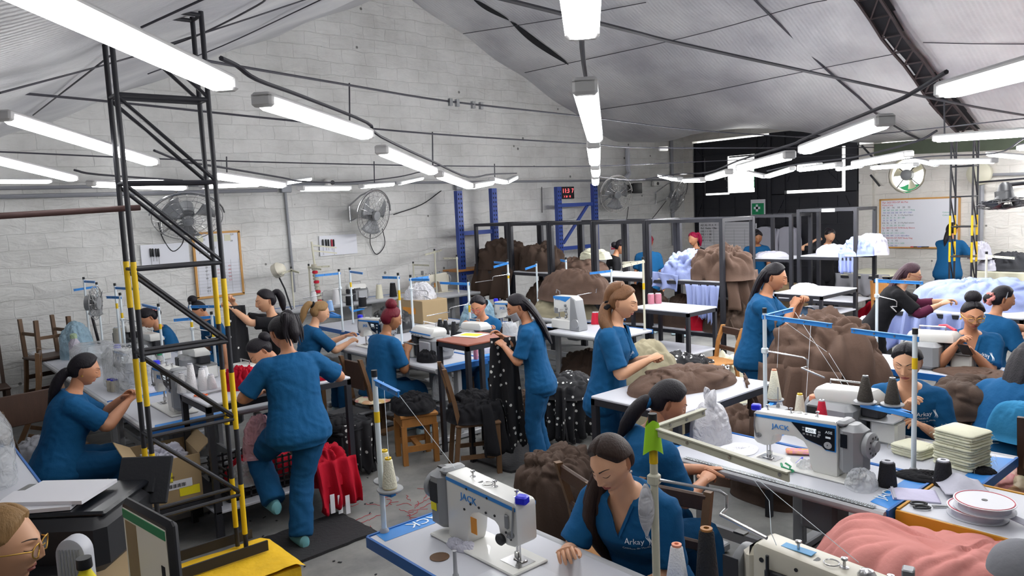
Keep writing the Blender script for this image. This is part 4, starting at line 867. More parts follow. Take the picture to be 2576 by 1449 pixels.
def person(label, xy, yaw, sit=False, s=1.0, lean=8, bend=14, head=(20, 0, 0), bulk=1.0, L=None, R=None, feet=None, hipz=None, shirt='scrub', pants='scrub_dark', hair='h_black', style='bun', skin='skin', lod=1, z0=0, sleeve=.62, vneck=.0, long_m=None, shoe='shoe_grey', curl=.55, logo=None, glasses=None, extra=None, elbow=(-.35, .55, -1), legs=True, knee=(1, 0, .35), hdir=None, seed=0, bust=1.0, hl=1.0):
    t = thing('person', label, 'person', (xy[0], xy[1], z0), yaw); t.scale = (s, s, s); vox = {0: .02, 1: .014, 2: .009}[lod]
    X, Y, Z = Vector((1, 0, 0)), Vector((0, 1, 0)), Vector((0, 0, 1)); rd = math.radians
    hz = hipz if hipz else (.53 if sit else .865)
    def sp(u):       # spine curve
        p = Vector((0, 0, hz)); n = 12; a = 0
        for k in range(n):
            a = rd(lean+bend*max(0, u*(k+.5)/n)/.5); p = p+Vector((math.sin(a), 0, math.cos(a)))*(u/n)
        a = rd(lean+bend*max(0, u)/.5); tg = Vector((math.sin(a), 0, math.cos(a))); return p, tg, Vector((math.cos(a), 0, -math.sin(a)))
    def torso(b, grow, u0, u1, hem=0):
        rings = []
        us = sorted(set([u0, u1]+[r[0] for r in TORSO if u0 < r[0] < u1]))
        for u in us:
            w, f_, k = [float(np.interp(u, [r[0] for r in TORSO], [r[i] for r in TORSO])) for i in (1, 2, 3)]
            bk = 1+(bulk-1)*float(np.interp(u, [-.1, .2, .35, .5], [1, 1.25, .9, .25])); bf = bust if .22 < u < .42 else 1
            h = hem*float(np.interp(u, [u0, u0+.18], [1, 0])); c, tg, fw = sp(u); rings.append(ell(c, Y, fw, w*bk+grow+h, f_*bk*bf+grow+h*.6, k*bk+grow+h*.8))
        b.loft(rings)
    N, tgN, fwN = sp(.52); sh = {}
    for k, sg in (('L', 1), ('R', -1)):
        c, tg, fw = sp(.445); sh[k] = c+Y*(sg*(.158+.02*(bulk-1)*2))-fw*.005
    # head
    hd = rd(head[0]); Hm = Matrix.Rotation(rd(head[1]), 4, 'Z') @ Matrix.Rotation(hd, 4, 'Y') @ Matrix.Rotation(rd(head[2]), 4, 'X')
    neck_dir = (tgN*.8+Vector((0, 0, .5))+Hm.to_3x3() @ Vector((.1, 0, .4))).normalized(); nt_ = N+neck_dir*.075; hc = nt_+Hm.to_3x3() @ Vector((.018, 0, .088)); Hm = Matrix.Translation(hc) @ Hm
    # arms
    def_t = dict(L=Vector((.10, .24, hz-.08)), R=Vector((.10, -.24, hz-.08))); arm = {}
    for k, sg, tg_ in (('L', 1, L), ('R', -1, R)):
        w = Vector(tg_) if tg_ is not None else def_t[k]
        el, wr = ik(sh[k], w, .275, .235, (elbow[0], elbow[1]*sg, elbow[2])); arm[k] = (sh[k], el, wr)
    b = MB(); torso(b, -.012, -.12, .56)
    b.tube([N-tgN*.05, N, N.lerp(nt_, .5), nt_, hc+Hm.to_3x3() @ Vector((-.01, 0, -.02))], [.062, .052, .047, .047, .05], 14)
    fb = 1+(bulk-1)*.7
    for k in 'LR':
        a, e, w = arm[k]; pts = [a+(a-e).normalized()*.02, a.lerp(e, .35), a.lerp(e, .8), e, e.lerp(w, .25), e.lerp(w, .7), w, w+(w-e).normalized()*.02]
        b.tube(catmull(pts, 3), [float(np.interp(q, [0, 3, 6, 9, 12, 15, 18, 21], [.036*fb, .046*fb, .040*fb, .038*fb, .040*fb, .031*fb, .0245, .022])) for q in range(22)], 12)
    leg = {}
    if legs:
        for k, sg in (('L', 1), ('R', -1)):
            hp = Vector((0, sg*.088*fb, hz-.02)); ft = Vector(feet[0 if k == 'L' else 1]) if feet else (Vector((.40, sg*.12, .075)) if sit else Vector((.0, sg*.10, .075)))
            kn, an = ik(hp, ft, .395, .385, knee); leg[k] = (hp, kn, an); b.tube(catmull([hp, hp.lerp(kn, .5), kn, kn.lerp(an, .35), an], 3), [float(np.interp(q, [0, 3, 6, 9, 12], [.085, .07, .05, .05, .034])) for q in range(13)], 12)
    me = remesh(b, vox, 3); nb = len(me.vertices); body = MB(); co = np.empty(nb*3); me.vertices.foreach_get('co', co); body.v = [tuple(c) for c in co.reshape(-1, 3)]; body.f = [tuple(p.vertices) for p in me.polygons]; body.mi = [0]*len(body.f); bpy.data.meshes.remove(me)
    V, fs, mi, HV, hf = head_template(lod); o = len(body.v); Hn = np.array(Hm); HVw = V*np.array([1, hl, 1])
    body.v += [tuple(r) for r in (HVw @ Hn[:3, :3].T+Hn[:3, 3])]; body.f += [tuple(i+o for i in f) for f in fs]; body.mi += mi
    body.M = Hm
    fv = HVw[HVw[:, 0] > .02]
    def skin_x(yy, zz_): k = np.argsort((fv[:, 1]-yy)**2+(fv[:, 2]-zz_)**2)[:4]; return float(fv[k, 0].mean())
    if lod:
        body.m = 2
        for sg in (-1, 1):
            bp_ = [(sg*(.013+.036*q), (.027+.0065*math.sin(q*2.3))*hl) for q in np.linspace(0, 1, 9)]; body.tube([(skin_x(*q)+.0002, q[0], q[1]) for q in bp_], [(.0016, .0030*(1.1-.6*i/8)) if False else .0026*(1.15-.75*i/8) for i in range(9)], 6)
            ep_ = [(sg*(.0185+.028*q), (.0045-.0065*math.sin(q*PI)+.001*q)*hl) for q in np.linspace(0, 1, 9)]; body.tube([(skin_x(*q)-.0003, q[0], q[1]) for q in ep_], [.0010+.0007*math.sin(PI*i/8) for i in range(9)], 5)
        body.m = 0
    for sg in (-1, 1):
        body.loft([[(-.008+r*.017*math.cos(a)-.004*abs(q), sg*(.071+.006*(1-abs(q))+.010*math.cos(a)*-.6*r), -.004+.031*q*1.0) for a in np.linspace(0, 2*PI, 8, endpoint=False)] for q, r in ((-1, .35), (-.6, .7), (0, .85), (.6, 1), (.95, .6))])
    body.M = Matrix()
    for k, sg in (('L', -1), ('R', 1)):
        a, e, w = arm[k]; d = (w-e).normalized(); hx = (d+Vector(hdir)*1.2).normalized() if hdir else d
        dors = Vector((0, sg*-.35, 1)); dors = (dors-hx*dors.dot(hx))
        if dors.length < .2: dors = Vector((1, 0, 0))-hx*hx.x
        hand_mb(body, fr(w, hx, dors.normalized().cross(hx)), sg, curl, lod)
    body.build('body', [skin, 'lips', 'brow'], t)
    # clothing
    b = MB(); torso(b, .010, (-.07 if sit else -.15), .512, .03)
    for k in 'LR':
        a, e, w = arm[k]; q = a.lerp(e, sleeve+.22) if sleeve < .8 else a.lerp(e, .99); sw = .012*fb
        ins = Vector((a.x, a.y*.55, a.z-.005)); pts = [ins, a+Vector((0, 0, -.004)), a.lerp(q, .3), a.lerp(q, .65), q]; b.tube(catmull(pts, 3), [float(np.interp(i, [0, 3, 6, 9, 12], [.060, .064*fb, .064*fb, .062*fb, .067*fb])) for i in range(13)], 14)
    me = remesh(b, vox, 4); wrinkle(me, .0045, 11, seed)
    if vneck:
        bm = bmesh.new(); bm.from_mesh(me); c, tg, fw = sp(.50); pv = c+fw*.10
        for sg in (-1, 1):
            ln = Y*(sg*.048)+tg*vneck; bmesh.ops.bisect_plane(bm, geom=bm.verts[:]+bm.edges[:]+bm.faces[:], plane_co=pv-tg*vneck, plane_no=ln.cross(fw))
        def dist(p):
            q = p-pv; v = q.dot(tg); f_ = q.dot(fw); return (abs(q.y)-max(0, (v+vneck)*.048/vneck), f_)
        bmesh.ops.delete(bm, geom=[f for f in bm.faces if dist(f.calc_center_median())[0] < 0 and dist(f.calc_center_median())[1] > -.085 and (f.calc_center_median()-pv).dot(tg) > -vneck], context='FACES'); bm.to_mesh(me); bm.free()
    me.materials.append(M[shirt]); shirt_o = link('shirt' if shirt not in ('scrub',) else 'scrub_top', me, t); shirt_o.data.name = shirt_o.name
    for at in list(me.attributes):
        if at.name == 'sharp_edge': me.attributes.remove(at)
    if vneck:      # stitched band along the neckline
        from mathutils.bvhtree import BVHTree
        bv0 = BVHTree.FromPolygons([v.co for v in shirt_o.data.vertices], [p.vertices for p in shirt_o.data.polygons]); b = MB()
        for sg in (-1, 1):
            pts = []
            for v in np.linspace(-vneck-.004, .012, 14):
                q = pv+tg*v+Y*(sg*(max(0, v+vneck)*.048/vneck+.006)); h = bv0.ray_cast(q+fw*.2, -fw)
                if h[0] is not None: pts.append(h[0]+fw*.001)
            if len(pts) > 3: b.tube(pts, [(.012, .004)]*len(pts), 8)
        if b.v: b.build('neckband', shirt, t)
    b = MB(); ad = False
    for k in 'LR':
        a, e, w = arm[k]
        if long_m:
            st = a.lerp(e, .55); b.tube(catmull([st, a.lerp(e, .8), e, e.lerp(w, .4), e.lerp(w, .55)], 3), [.050*fb]*5+[.048*fb]*4+[.044*fb]*4, 12); ad = True
    if ad: b.build('sleeve', long_m, t)
    if legs:
        b = MB(); torso(b, .006, -.125, .06)
        for k in 'LR':
            hp, kn, an = leg[k]; sw = fb; b.tube(catmull([hp+Vector((0, 0, .02)), hp.lerp(kn, .3), hp.lerp(kn, .7), kn, kn.lerp(an, .5), an+Vector((0, 0, .0))], 3), [float(np.interp(i, [0, 3, 6, 9, 12, 15], [.098*sw, .098*sw, .082*sw, .072*sw, .074*sw, .082])) for i in range(16)], 14)
        me = remesh(b, vox*1.15, 4); wrinkle(me, .006, 9, seed+4); me.materials.append(M[pants]); o = link('trousers', me, t)
        for at in list(me.attributes):
            if at.name == 'sharp_edge': me.attributes.remove(at)
        for k, sg in (('L', 1), ('R', -1)):
            an = leg[k][2]; b = MB(); b.M = Matrix.Translation((an.x, an.y, an.z-.075))
            b.loft([[(x, sg*.004+w*math.cos(a), max(.0, zc+h*math.sin(a))) for a in np.linspace(0, 2*PI, 14, endpoint=False)] for x, w, h, zc in ((-.075, .02, .03, .035), (-.06, .036, .05, .045), (0, .042, .055, .05), (.06, .046, .042, .038), (.12, .047, .033, .03), (.16, .04, .026, .026), (.178, .018, .014, .022))]); b.build('shoe', shoe, t)
    # hair
    b = MB(); b.M = Hm; b.v = [tuple(r) for r in ((HV*np.array([1, hl, 1])) @ Hn[:3, :3].T+Hn[:3, 3])]; b.f = list(hf); b.mi = [0]*len(hf)
    tail = lambda pts, rs, n=12: b.tube(catmull(pts, 4), [float(np.interp(i/((len(pts)-1)*4), np.linspace(0, 1, len(rs)), rs))*(1+.015*math.sin(i*2.3)) for i in range((len(pts)-1)*4+1)], n)
    acc = []
    if style in ('bun', 'high_bun', 'low_bun'):
        c = dict(bun=(-.115, 0, .045), high_bun=(-.045, 0, .135), low_bun=(-.108, 0, -.02))[style]; rr = .05 if style != 'high_bun' else .056
        b.grid(lambda u, v: (c[0]+rr*(1+.13*fnoise(math.cos(2*PI*u)*2.4, math.sin(2*PI*u)*2.4, v*5+seed))*math.sin(PI*(.02+.96*v))*math.cos(2*PI*u), c[1]+rr*1.1*(1+.13*fnoise(math.cos(2*PI*u)*2.4, math.sin(2*PI*u)*2.4, v*5+seed))*math.sin(PI*(.02+.96*v))*math.sin(2*PI*u), c[2]+rr*math.cos(PI*(.02+.96*v))), 20, 14, True)
    elif style == 'pony': tail([(-.09, 0, .05), (-.14, 0, .05), (-.165, 0, -.02), (-.16, 0, -.10), (-.15, 0, -.18)], [.022, .036, .04, .034, .008])
    elif style == 'low_pony': tail([(-.075, 0, -.03), (-.115, 0, -.05), (-.14, 0, -.12), (-.145, .01, -.20), (-.15, .01, -.30)], [.034, .036, .040, .036, .008])
    elif style == 'messy_pony':
        tail([(-.09, 0, .06), (-.15, 0, .07), (-.165, .0, .0), (-.16, .0, -.08), (-.15, 0, -.14)], [.03, .05, .052, .045, .01])
        for k in range(7): a = (k-3)*.3; tail([(-.12, math.sin(a)*.03, .07), (-.17-.01*k % 3, math.sin(a)*.07, .05), (-.17, math.sin(a)*.085, -.05), (-.155, math.sin(a)*.08, -.13-.015*(k % 3))], [.016, .018, .014, .003], 8)
    elif style in ('long', 'long_side'):
        sd = .0 if style == 'long' else .06
        k_ = [(-.03, .075, .05, .045, 0), (-.07, .03, .072, .045, 0), (-.098, -.05, .078, .036, .2), (-.112, -.14, .078, .032, .6), (-.118, -.26, .070, .028, 1), (-.112, -.36, .055, .022, 1.2), (-.108, -.44, .028, .010, 1.3)]
        kk = [[float(np.interp(q, range(7), [r[i] for r in k_])) for i in range(5)] for q in np.linspace(0, 6, 22)]
        b.loft([[(x_+th*math.cos(a)*(1+.05*math.sin(9*a)), sd*f_+w*math.sin(a)*(1+.04*math.sin(11*a+z_*14)), z_) for a in np.linspace(0, 2*PI, 40, endpoint=False)] for x_, z_, w, th, f_ in kk])
    elif style == 'front_long':   # gathered behind the neck and falling over the right shoulder
        for dy, dx, r in ((0, 0, .040), (-.035, .02, .036), (-.02, .05, .03)): tail([(-.06, -.045, .0), (-.055, -.08+dy*.3, -.07), (-.01+dx*.5, -.115+dy*.6, -.14), (.05+dx, -.135+dy, -.24), (.07+dx, -.14+dy, -.38), (.06+dx, -.125+dy, -.52)], [.03, r, r, r, r*.9, .008])
    elif style == 'side_pony':
        [tail([(-.07, -.02, -.02), (-.105, -.03+q, -.07), (-.075, -.085+q, -.15), (.0, -.115+q, -.22), (.035, -.11+q*1.5, -.31)], [.034, .04, .042, .034, .006]) for q in (-.015, .02)]; tail([(-.02, 0, .10), (-.085, -.0, .06), (-.10, 0, -.03)], [.05, .06, .05])
    ho = b.build('hair', hair, t)
    for e in (extra or []):
        kind, m_, p = e[:3]; b = MB(); b.M = Hm; 
        if kind == 'tie': b.tube([(p[0], p[1]+.03*math.cos(a), p[2]+.03*math.sin(a)) if len(p) < 4 else (p[0]+.026*math.cos(a), p[1]+.026*math.sin(a), p[2]) for a in np.linspace(0, 2*PI, 12, endpoint=False)], .012, 8, closed=True); b.build('hair_tie', m_, t)
        if kind == 'scrunchie': b.tube([(p[0]+.016*math.sin(a*3), p[1]+.048*math.cos(a)*(1+.12*math.sin(a*7)), p[2]+.042*math.sin(a)*(1+.12*math.sin(a*7))) for a in np.linspace(0, 2*PI, 30, endpoint=False)], [.019+.006*math.sin(i*2.7) for i in range(30)], 8, closed=True); b.build('scrunchie', m_, t)
        if kind == 'clip':
            for q in range(2): b.box((p[0], p[1]+.0, p[2]-.02+.04*q), (.03, .09, .012), 0, .004)
            for q in range(4): b.box((p[0]-.008, p[1]-.036+.024*q, p[2]), (.02, .012, .05), 0, .004)
            b.build('hair_clip', m_, t)
        if kind == 'band': b.tube([(.018-.03*math.cos(a), .088*math.cos(a)*-1, .118*math.sin(a)-.002) for a in np.linspace(.1, PI-.1, 18)], .006, 6); b.build('hair_band', m_, t)
        if kind == 'earring':
            for sg in (-1, 1): b = MB(); b.M = Hm; b.lathe([(.001, -.007), (.007, -.004), (.008, 0), (.007, .004), (.001, .007)], (-.004, sg*.081, -.036), 10); b.build('earring', m_, t)
        if kind == 'mask': b.grid(lambda u, v: (.104-.075*(abs(u-.5)*2)**2, (u-.5)*.15, -.03-.075*v), 12, 8); b.build('face_mask', m_, t, solid=.003)
    if glasses:
        b = MB(); b.M = Hm
        up = glasses[1] if len(glasses) > 1 else 0
        for sg in (-1, 1):
            pts = [(.106-.25*abs(.024*math.cos(a)) - up*.04, sg*.033+.026*math.cos(a), .001+.021*math.sin(a)+up*.085) for a in np.linspace(0, 2*PI, 20, endpoint=False)]; b.tube(pts, .0022, 6, closed=True); b.tube([(.098-up*.04, sg*.058, .008+up*.085), (.04-up*.03, sg*.079, .006+up*.075), (-.015, sg*.080, .0+up*.06)], .0022, 6)
        b.tube([(.108-up*.04, -.008, .006+up*.085), (.112-up*.04, 0, .009+up*.085), (.108-up*.04, .008, .006+up*.085)], .002, 6); go = b.build('glasses', glasses[0], t)
        b = MB(); b.M = Hm
        for sg in (-1, 1): b.add([(.103-up*.04-.25*abs(.02*math.cos(a)), sg*.033+.024*math.cos(a), .001+.019*math.sin(a)+up*.085) for a in np.linspace(0, 2*PI, 16, endpoint=False)], [tuple(range(16))])
        b.build('lens', 'lens', go, False)
    if logo:
        from mathutils.bvhtree import BVHTree
        bv = BVHTree.FromPolygons([v.co for v in shirt_o.data.vertices], [p.vertices for p in shirt_o.data.polygons]); c, tg, fw = sp(.33)
        oy, uz, sz = logo[1:4]; org = sp(.33+uz)[0]+Y*oy+fw*.4; lm = []
        me_l = []
        for body_, dz, q, dx in logo[0]: me_l.append(text(body_, sz*q, 'ink_white', fr(org+tg*dz*sz+Y*dx*sz, Y, tg), None, 'chest_lettering', 0))
        # flame-like swirl beside the words
        b = MB()
        for k in range(3):
            pts = [org+Y*(sz*(2.75+.17*k+.20*math.sin(v*4.6+.3*k)))+tg*(sz*(-.45+1.35*v)) for v in np.linspace(0, 1, 9)]; vs = []
            for i, p in enumerate(pts): w = sz*.055*math.sin(PI*(i+.3)/9.2); vs += [p-Y*w, p+Y*w]
            b.add(vs, [(2*i, 2*i+1, 2*i+3, 2*i+2) for i in range(8)])
        me_l.append(b.build('chest_emblem', 'ink_white', None, False))
        for o in me_l:
            o.parent = t
            for v in o.data.vertices:
                h = bv.ray_cast(v.co, -fw)
                if h[0] is not None: v.co = h[0]+fw*.007
    return t, Hm, arm
hairm('h_crimson', '#8a1238')
def human(label, hp, yaw, hands=None, stand=False, **k):
    """put a person so that the centre of the head falls on the sight line of hp=(px,py)"""
    yaw = math.radians(yaw); s = k.get('s', 1.0); lean, bend, hd = k.get('lean', 8), k.get('bend', 14), k.get('head', (20, 0, 0)); hz = k.get('hipz') or (.865 if stand else .53)
    p = Vector((0, 0, hz))
    for q in range(12): a = math.radians(lean+bend*(.52*(q+.5)/12)/.5); p += Vector((math.sin(a), 0, math.cos(a)))*.52/12
    a = math.radians(lean+bend*.52/.5); tg = Vector((math.sin(a), 0, math.cos(a)))
    Hm = Matrix.Rotation(math.radians(hd[1]), 3, 'Z') @ Matrix.Rotation(math.radians(hd[0]), 3, 'Y') @ Matrix.Rotation(math.radians(hd[2]), 3, 'X')
    nd = (tg*.8+Vector((0, 0, .5))+Hm @ Vector((.1, 0, .4))).normalized(); hc = p+nd*.075+Hm @ Vector((.018, 0, .088))
    z0 = k.get('z0', 0); w = P(hp[0], hp[1], z0+s*hc.z) if 'dep' not in k else PD(hp[0], hp[1], k.pop('dep')); Rz = Matrix.Rotation(yaw, 3, 'Z'); b = w-Rz @ (hc*s); xy = (b.x, b.y)
    def loc(h):
        if h is None: return None
        if len(h) == 3: q = P(*h)
        elif h[2] == 'd': q = PD(h[0], h[1], h[3])
        else:      # where the sight line crosses the body's own frontal ('f') or lateral ('y') plane
            ax = Rz @ Vector((1, 0, 0) if h[2] == 'f' else (0, 1, 0)); d = ray(h[0], h[1]); o = Vector((xy[0], xy[1], 0))+ax*h[3]*s; q = Vector((0, 0, EYE))+d*((o-Vector((0, 0, EYE))).dot(ax)/d.dot(ax))
        return (Rz.transposed() @ (q-Vector((xy[0], xy[1], z0))))/s
    if hands: k['L'], k['R'] = loc(hands[0]), loc(hands[1])
    if k.get('feet'): k['feet'] = [loc(f) if f is not None and len(f) in (3, 4) and abs(f[0]) > 5 else f for f in k['feet']]
    r = person(label, xy, yaw, sit=not stand, **k); return xy
ARK = [('Arkay', 0, 1.0, 0), ('Creadora de Moda', -.75, .42, -.35)]
ARK3 = [('Arkay', 0, 1.0, 0), ('CARIELIS', -.55, .45, .1), ('Creadora de Moda', -1.1, .42, -.3)]
PP = {}
PP['front'] = human('woman in blue scrubs bending over the nearest white sewing machine', (1537, 1163), 192, [(1560, 1500, 'f', .36), (1425, 1385, 'f', .46)], lean=12, bend=18, head=(26, -6, 4), style='front_long', hair='h_brown', skin='skin_light', lod=2, vneck=.095, logo=(ARK, .030, .035, .034), extra=[('earring', 'chrome', 0)], seed=1, bulk=1.05, bust=1.1, legs=True)
PP['pony'] = human('seated woman in blue scrubs seen from behind with a low black ponytail', (1680, 1012), -18, [(1775, 1180, 'y', .0), (1770, 1210, 'y', -.1)], lean=10, bend=16, head=(28, -18, 0), style='low_pony', lod=2, extra=[('tie', 'scrub', (-.098, 0, -.04))], seed=2, feet=[(.46, .10, .075), (.42, -.18, .075)], shoe='crocs_olive', knee=(1, 0, .8))
PP['cardelis'] = human('woman in blue scrubs with parted black hair sewing behind the thread stand', (2282, 912), 200, [(2325, 1075, 'f', .30), (2270, 1030, 'f', .34)], lean=8, bend=14, head=(16, -8, 0), style='low_bun', lod=2, vneck=.13, logo=(ARK3, .045, .05, .034), skin='skin_light', seed=3)
PP['phone'] = human('woman with glasses in blue scrubs looking down at a phone', (2447, 792), 205, [(2450, 888, 'f', .34), (2405, 868, 'f', .38)], lean=5, bend=12, head=(18, 6, 0), style='high_bun', lod=2, vneck=.14, logo=(ARK3, .035, .045, .034), glasses=('gold',), extra=[('earring', 'yellow', 0)], seed=4, bulk=1.2)
human('woman in blue scrubs with a floral scrunchie, seen from behind at right', (2522, 752), -25, [(2640, 830, 'f', .3), (2580, 850, 'f', .3)], lean=8, bend=14, head=(14, -25, 0), style='low_bun', lod=1, extra=[('scrunchie', 'pink', (-.11, 0, -.02)), ('band', 'grey_cloth', 0)], seed=5, bulk=1.1)
human('woman with long black hair cut by the right edge, seen from behind', (2592, 905), -10, None, lean=20, bend=22, head=(26, 0, 0), style='long', lod=1, seed=6, bulk=1.15)
PP['redbun'] = human('seated woman in blue scrubs with a dark red bun', (985, 802), 2, [(1020, 868, 'y', .10), (1025, 885, 'y', -.10)], lean=6, bend=12, head=(20, -12, 0), style='high_bun', hair='h_red', skin='skin_dark', lod=1, seed=7, bulk=1.1)
PP['blond'] = human('seated woman in blue scrubs with a blond ponytail', (805, 785), -8, [(870, 845, 'y', .08), (880, 860, 'y', -.08)], lean=10, bend=12, head=(22, -6, 0), style='pony', hair='h_blond', skin='skin_light', lod=1, seed=8, extra=[('tie', 'black', (-.10, 0, .05))])
PP['pinkglass'] = human('seated woman with red glasses and a black low bun near the carton', (1203, 770), 200, [(1190, 828, 'f', .32), (1225, 832, 'f', .32)], lean=8, bend=16, head=(26, 8, 0), style='low_bun', lod=1, vneck=.15, glasses=('ink_red',), seed=9, extra=[('scrunchie', 'black', (-.115, 0, -.02))])
PP['left'] = human('heavy seated woman in blue scrubs with low ponytail, left of the near column', (212, 930), -8, [(310, 1000, 'y', .04), (322, 1010, 'y', -.06)], lean=9, bend=14, head=(20, -4, 0), style='low_pony', lod=2, seed=10, bulk=1.28, bust=1.1, extra=[('earring', 'gold', 0)], skin='skin', feet=[(.40, .12, .075), (.38, -.12, .075)])
human('bent seated woman with a flowered hair clip behind the near column', (372, 800), 178, None, lean=12, bend=15, head=(38, 0, 0), style='low_bun', lod=1, seed=11, extra=[('clip', 'pink', (-.11, 0, .02))])
human('bent seated woman with a top knot working behind the near column', (497, 780), 185, None, lean=13, bend=16, head=(40, 0, 0), style='high_bun', lod=1, seed=12)
PP['black'] = human('standing woman in black shirt raising a dotted garment with both arms', (668, 757), 172, [(582, 775, 'y', .06), (585, 760, 'y', -.06)], stand=True, lean=4, bend=8, head=(12, 4, 0), style='pony', shirt='black', pants='black', skin='skin_light', lod=1, seed=13, s=.93, elbow=(-.1, .5, -1), vneck=.0, curl=.9)
human('seated woman bowing her head behind the standing one with the red cloth', (655, 885), 175, None, lean=14, bend=22, head=(48, 0, 8), style='bun', lod=1, seed=14)
PP['back'] = human('standing woman in blue scrubs seen from behind, one foot on the low shelf', (708, 838), 84, [(655, 985, 'f', .30), (805, 940, 'f', .34)], stand=True, lean=6, bend=10, head=(28, 10, 0), style='messy_pony', lod=2, seed=15, bulk=1.18, s=.95, shoe='crocs_teal', feet=[(690, 1262, .30), (757, 1348, .075)], elbow=(-.2, .9, -.6), knee=(1, .25, 0), hipz=.84)
PP['claw'] = human('standing woman with long black hair held by a turquoise claw clip', (1303, 772), 128, [(1268, 872, 'y', .05), (1262, 846, 'y', -.10)], stand=True, lean=5, bend=10, head=(26, 8, 0), style='long', lod=2, seed=16, extra=[('clip', 'crocs_teal', (-.10, -.055, -.02)), ('mask', 'grey_cloth', 0)], shoe='shoe_grey', s=.915)
PP['brown'] = human('standing woman with long brown side ponytail inspecting a brown garment', (1568, 760), -62, [(1640, 900, 'y', .05), (1632, 906, 'y', -.06)], stand=True, lean=3, bend=12, head=(15, -6, 0), style='side_pony', hair='h_light', skin='skin_light', lod=2, vneck=.15, logo=(ARK, .02, -.02, .034), s=.99, seed=17, bulk=1.08, extra=[('scrunchie', 'black', (-.10, -.02, -.07))], curl=1.1)
PP['tall'] = human('standing woman with long loose black hair behind the large brown heap', (1948, 697), -68, [(2014, 764, 'y', .04), (1995, 772, 'y', -.08)], stand=True, lean=3, bend=14, head=(18, 4, 0), style='long_side', lod=2, vneck=.16, logo=(ARK, .02, -.02, .034), s=1.0, seed=18, bulk=1.18, curl=1.0)
PP['lean'] = human('woman in black shirt and maroon sleeves leaning on the table of pale blue shirts', (2290, 690), -62, [(2375, 757, 'y', .08), (2365, 766, 'y', -.12)], stand=True, lean=20, bend=20, head=(22, 0, 0), style='long', hair='h_violet', shirt='black', pants='black', skin='skin_light', lod=1, long_m='maroon', glasses=('lips',), seed=19, s=.95, vneck=.0, bulk=1.05)
# far side of the hall
human('woman in black jacket with pinned hair beyond the sorting racks', (1562, 637), -40, None, stand=True, dep=12.2, lean=6, bend=14, head=(30, -10, 0), style='low_bun', shirt='black', pants='black', lod=0, seed=20, s=1.0)
human('woman in blue with auburn hair seen from behind beyond the racks', (1632, 612), 30, None, stand=True, dep=12.8, lean=5, bend=10, head=(10, 0, 0), style='low_pony', hair='h_red', lod=0, seed=21)
human('woman with bright crimson ponytail half hidden by a rack post', (1744, 594), 175, None, stand=True, dep=13.2, lean=5, bend=10, head=(14, 0, 0), style='pony', hair='h_crimson' if 'h_crimson' in M else 'h_red', shirt='black', pants='black', lod=0, seed=22)
human('dark haired woman just below the crimson ponytail', (1741, 628), 170, None, dep=12.4, lean=10, bend=10, head=(20, 0, 0), style='bun', shirt='black', lod=0, seed=23, hipz=.55)
human('woman in blue scrubs folding a white shirt before the hanging shirts', (1906, 622), 215, [(1925, 690, 'f', .3), (1890, 690, 'f', .3)], stand=True, dep=13.2, lean=8, bend=12, head=(26, 8, 0), style='bun', skin='skin_dark', lod=0, seed=24)
human('woman in black with glasses on her head behind the right rack', (2088, 592), 245, [(2125, 640, 'f', .3), (2048, 606, 'f', .05)], stand=True, dep=12.6, lean=8, bend=12, head=(22, -20, 0), style='bun', shirt='black', pants='black', skin='skin_light', lod=0, seed=25, glasses=('brow', 1))
human('woman in blue with ponytail standing at the far table by the large whiteboard', (2395, 600), 2, [(2440, 640, 'f', .3), (2462, 632, 'f', .3)], stand=True, dep=12.5, lean=6, bend=12, head=(12, -10, 0), style='low_pony', lod=0, seed=26, bulk=1.1)
human('blond woman with gold glasses at the lower left corner', (8, 1398), -22, None, hipz=.62, dep=2.2, lean=6, bend=8, head=(8, -6, 0), style='bun', hair='h_blond', skin='skin_light', lod=2, seed=27, glasses=('gold',), shirt='dark_grey')
RP, RM = -PI/2, PI/2        # operator faces +X / -X
V3 = Vector
def hgt(p, py):             # height above p at which the vertical line reaches image row py
    lo, hi = 0.0, 4.0
    for _ in range(40):
        z = (lo+hi)/2; q = V3((p[0], p[1], z-EYE)); w = q.dot(FW); y = CY-F*q.dot(UP)/w
        if y > py: lo = z
        else: hi = z
    return lo
TB = {}
def mt(k, L, W, o, rz, label, **kw): TB[k] = place(machine_table(L, W, label, **kw), (o[0], o[1], 0), rz)
mt('T1', 1.2, .55, (2.15, 1.73), RM, 'white sewing table with dark blue edge under the nearest machine')
mt('T0', 1.25, .60, (2.32, .40), RM, 'white sewing table under the cream machine at the bottom edge')
mt('T2', 1.35, .56, (3.40, 2.77), RP, 'white sewing table with a ruler strip along its grey front edge')
mt('T3', 1.1, .55, (3.46, 1.39), RP, 'white table with mustard yellow edge carrying the ribbon reels', edge='mustard', decal=False, ends=(1, 1), rail=False)
mt('T16', 1.2, .57, (4.55, 1.23), RM, 'white sewing table with blue edge carrying the stacked cream cloths')
mt('T17', 1.25, .55, (6.80, 1.82), RM, 'white sewing table with blue edge before the woman with the phone')
mt('T8', 1.2, .58, (3.92, 6.85), RP, 'white sewing table with blue end before the woman with the red bun')
mt('T7', 1.2, .58, (3.92, 8.08), RP, 'white sewing table before the blond woman', ends=(0, 0))
mt('T9', 1.2, .58, (5.10, 5.75), RM, 'white sewing table before the woman with red glasses')
mt('T10', 1.2, .55, (5.62, 7.55), RP, 'white sewing table behind the woman with red glasses', ends=(0, 0))
mt('TC', 1.35, .72, (6.00, 6.75), RP, 'white table with grey front rail under the tall coverstitch machine', ends=(0, 0))
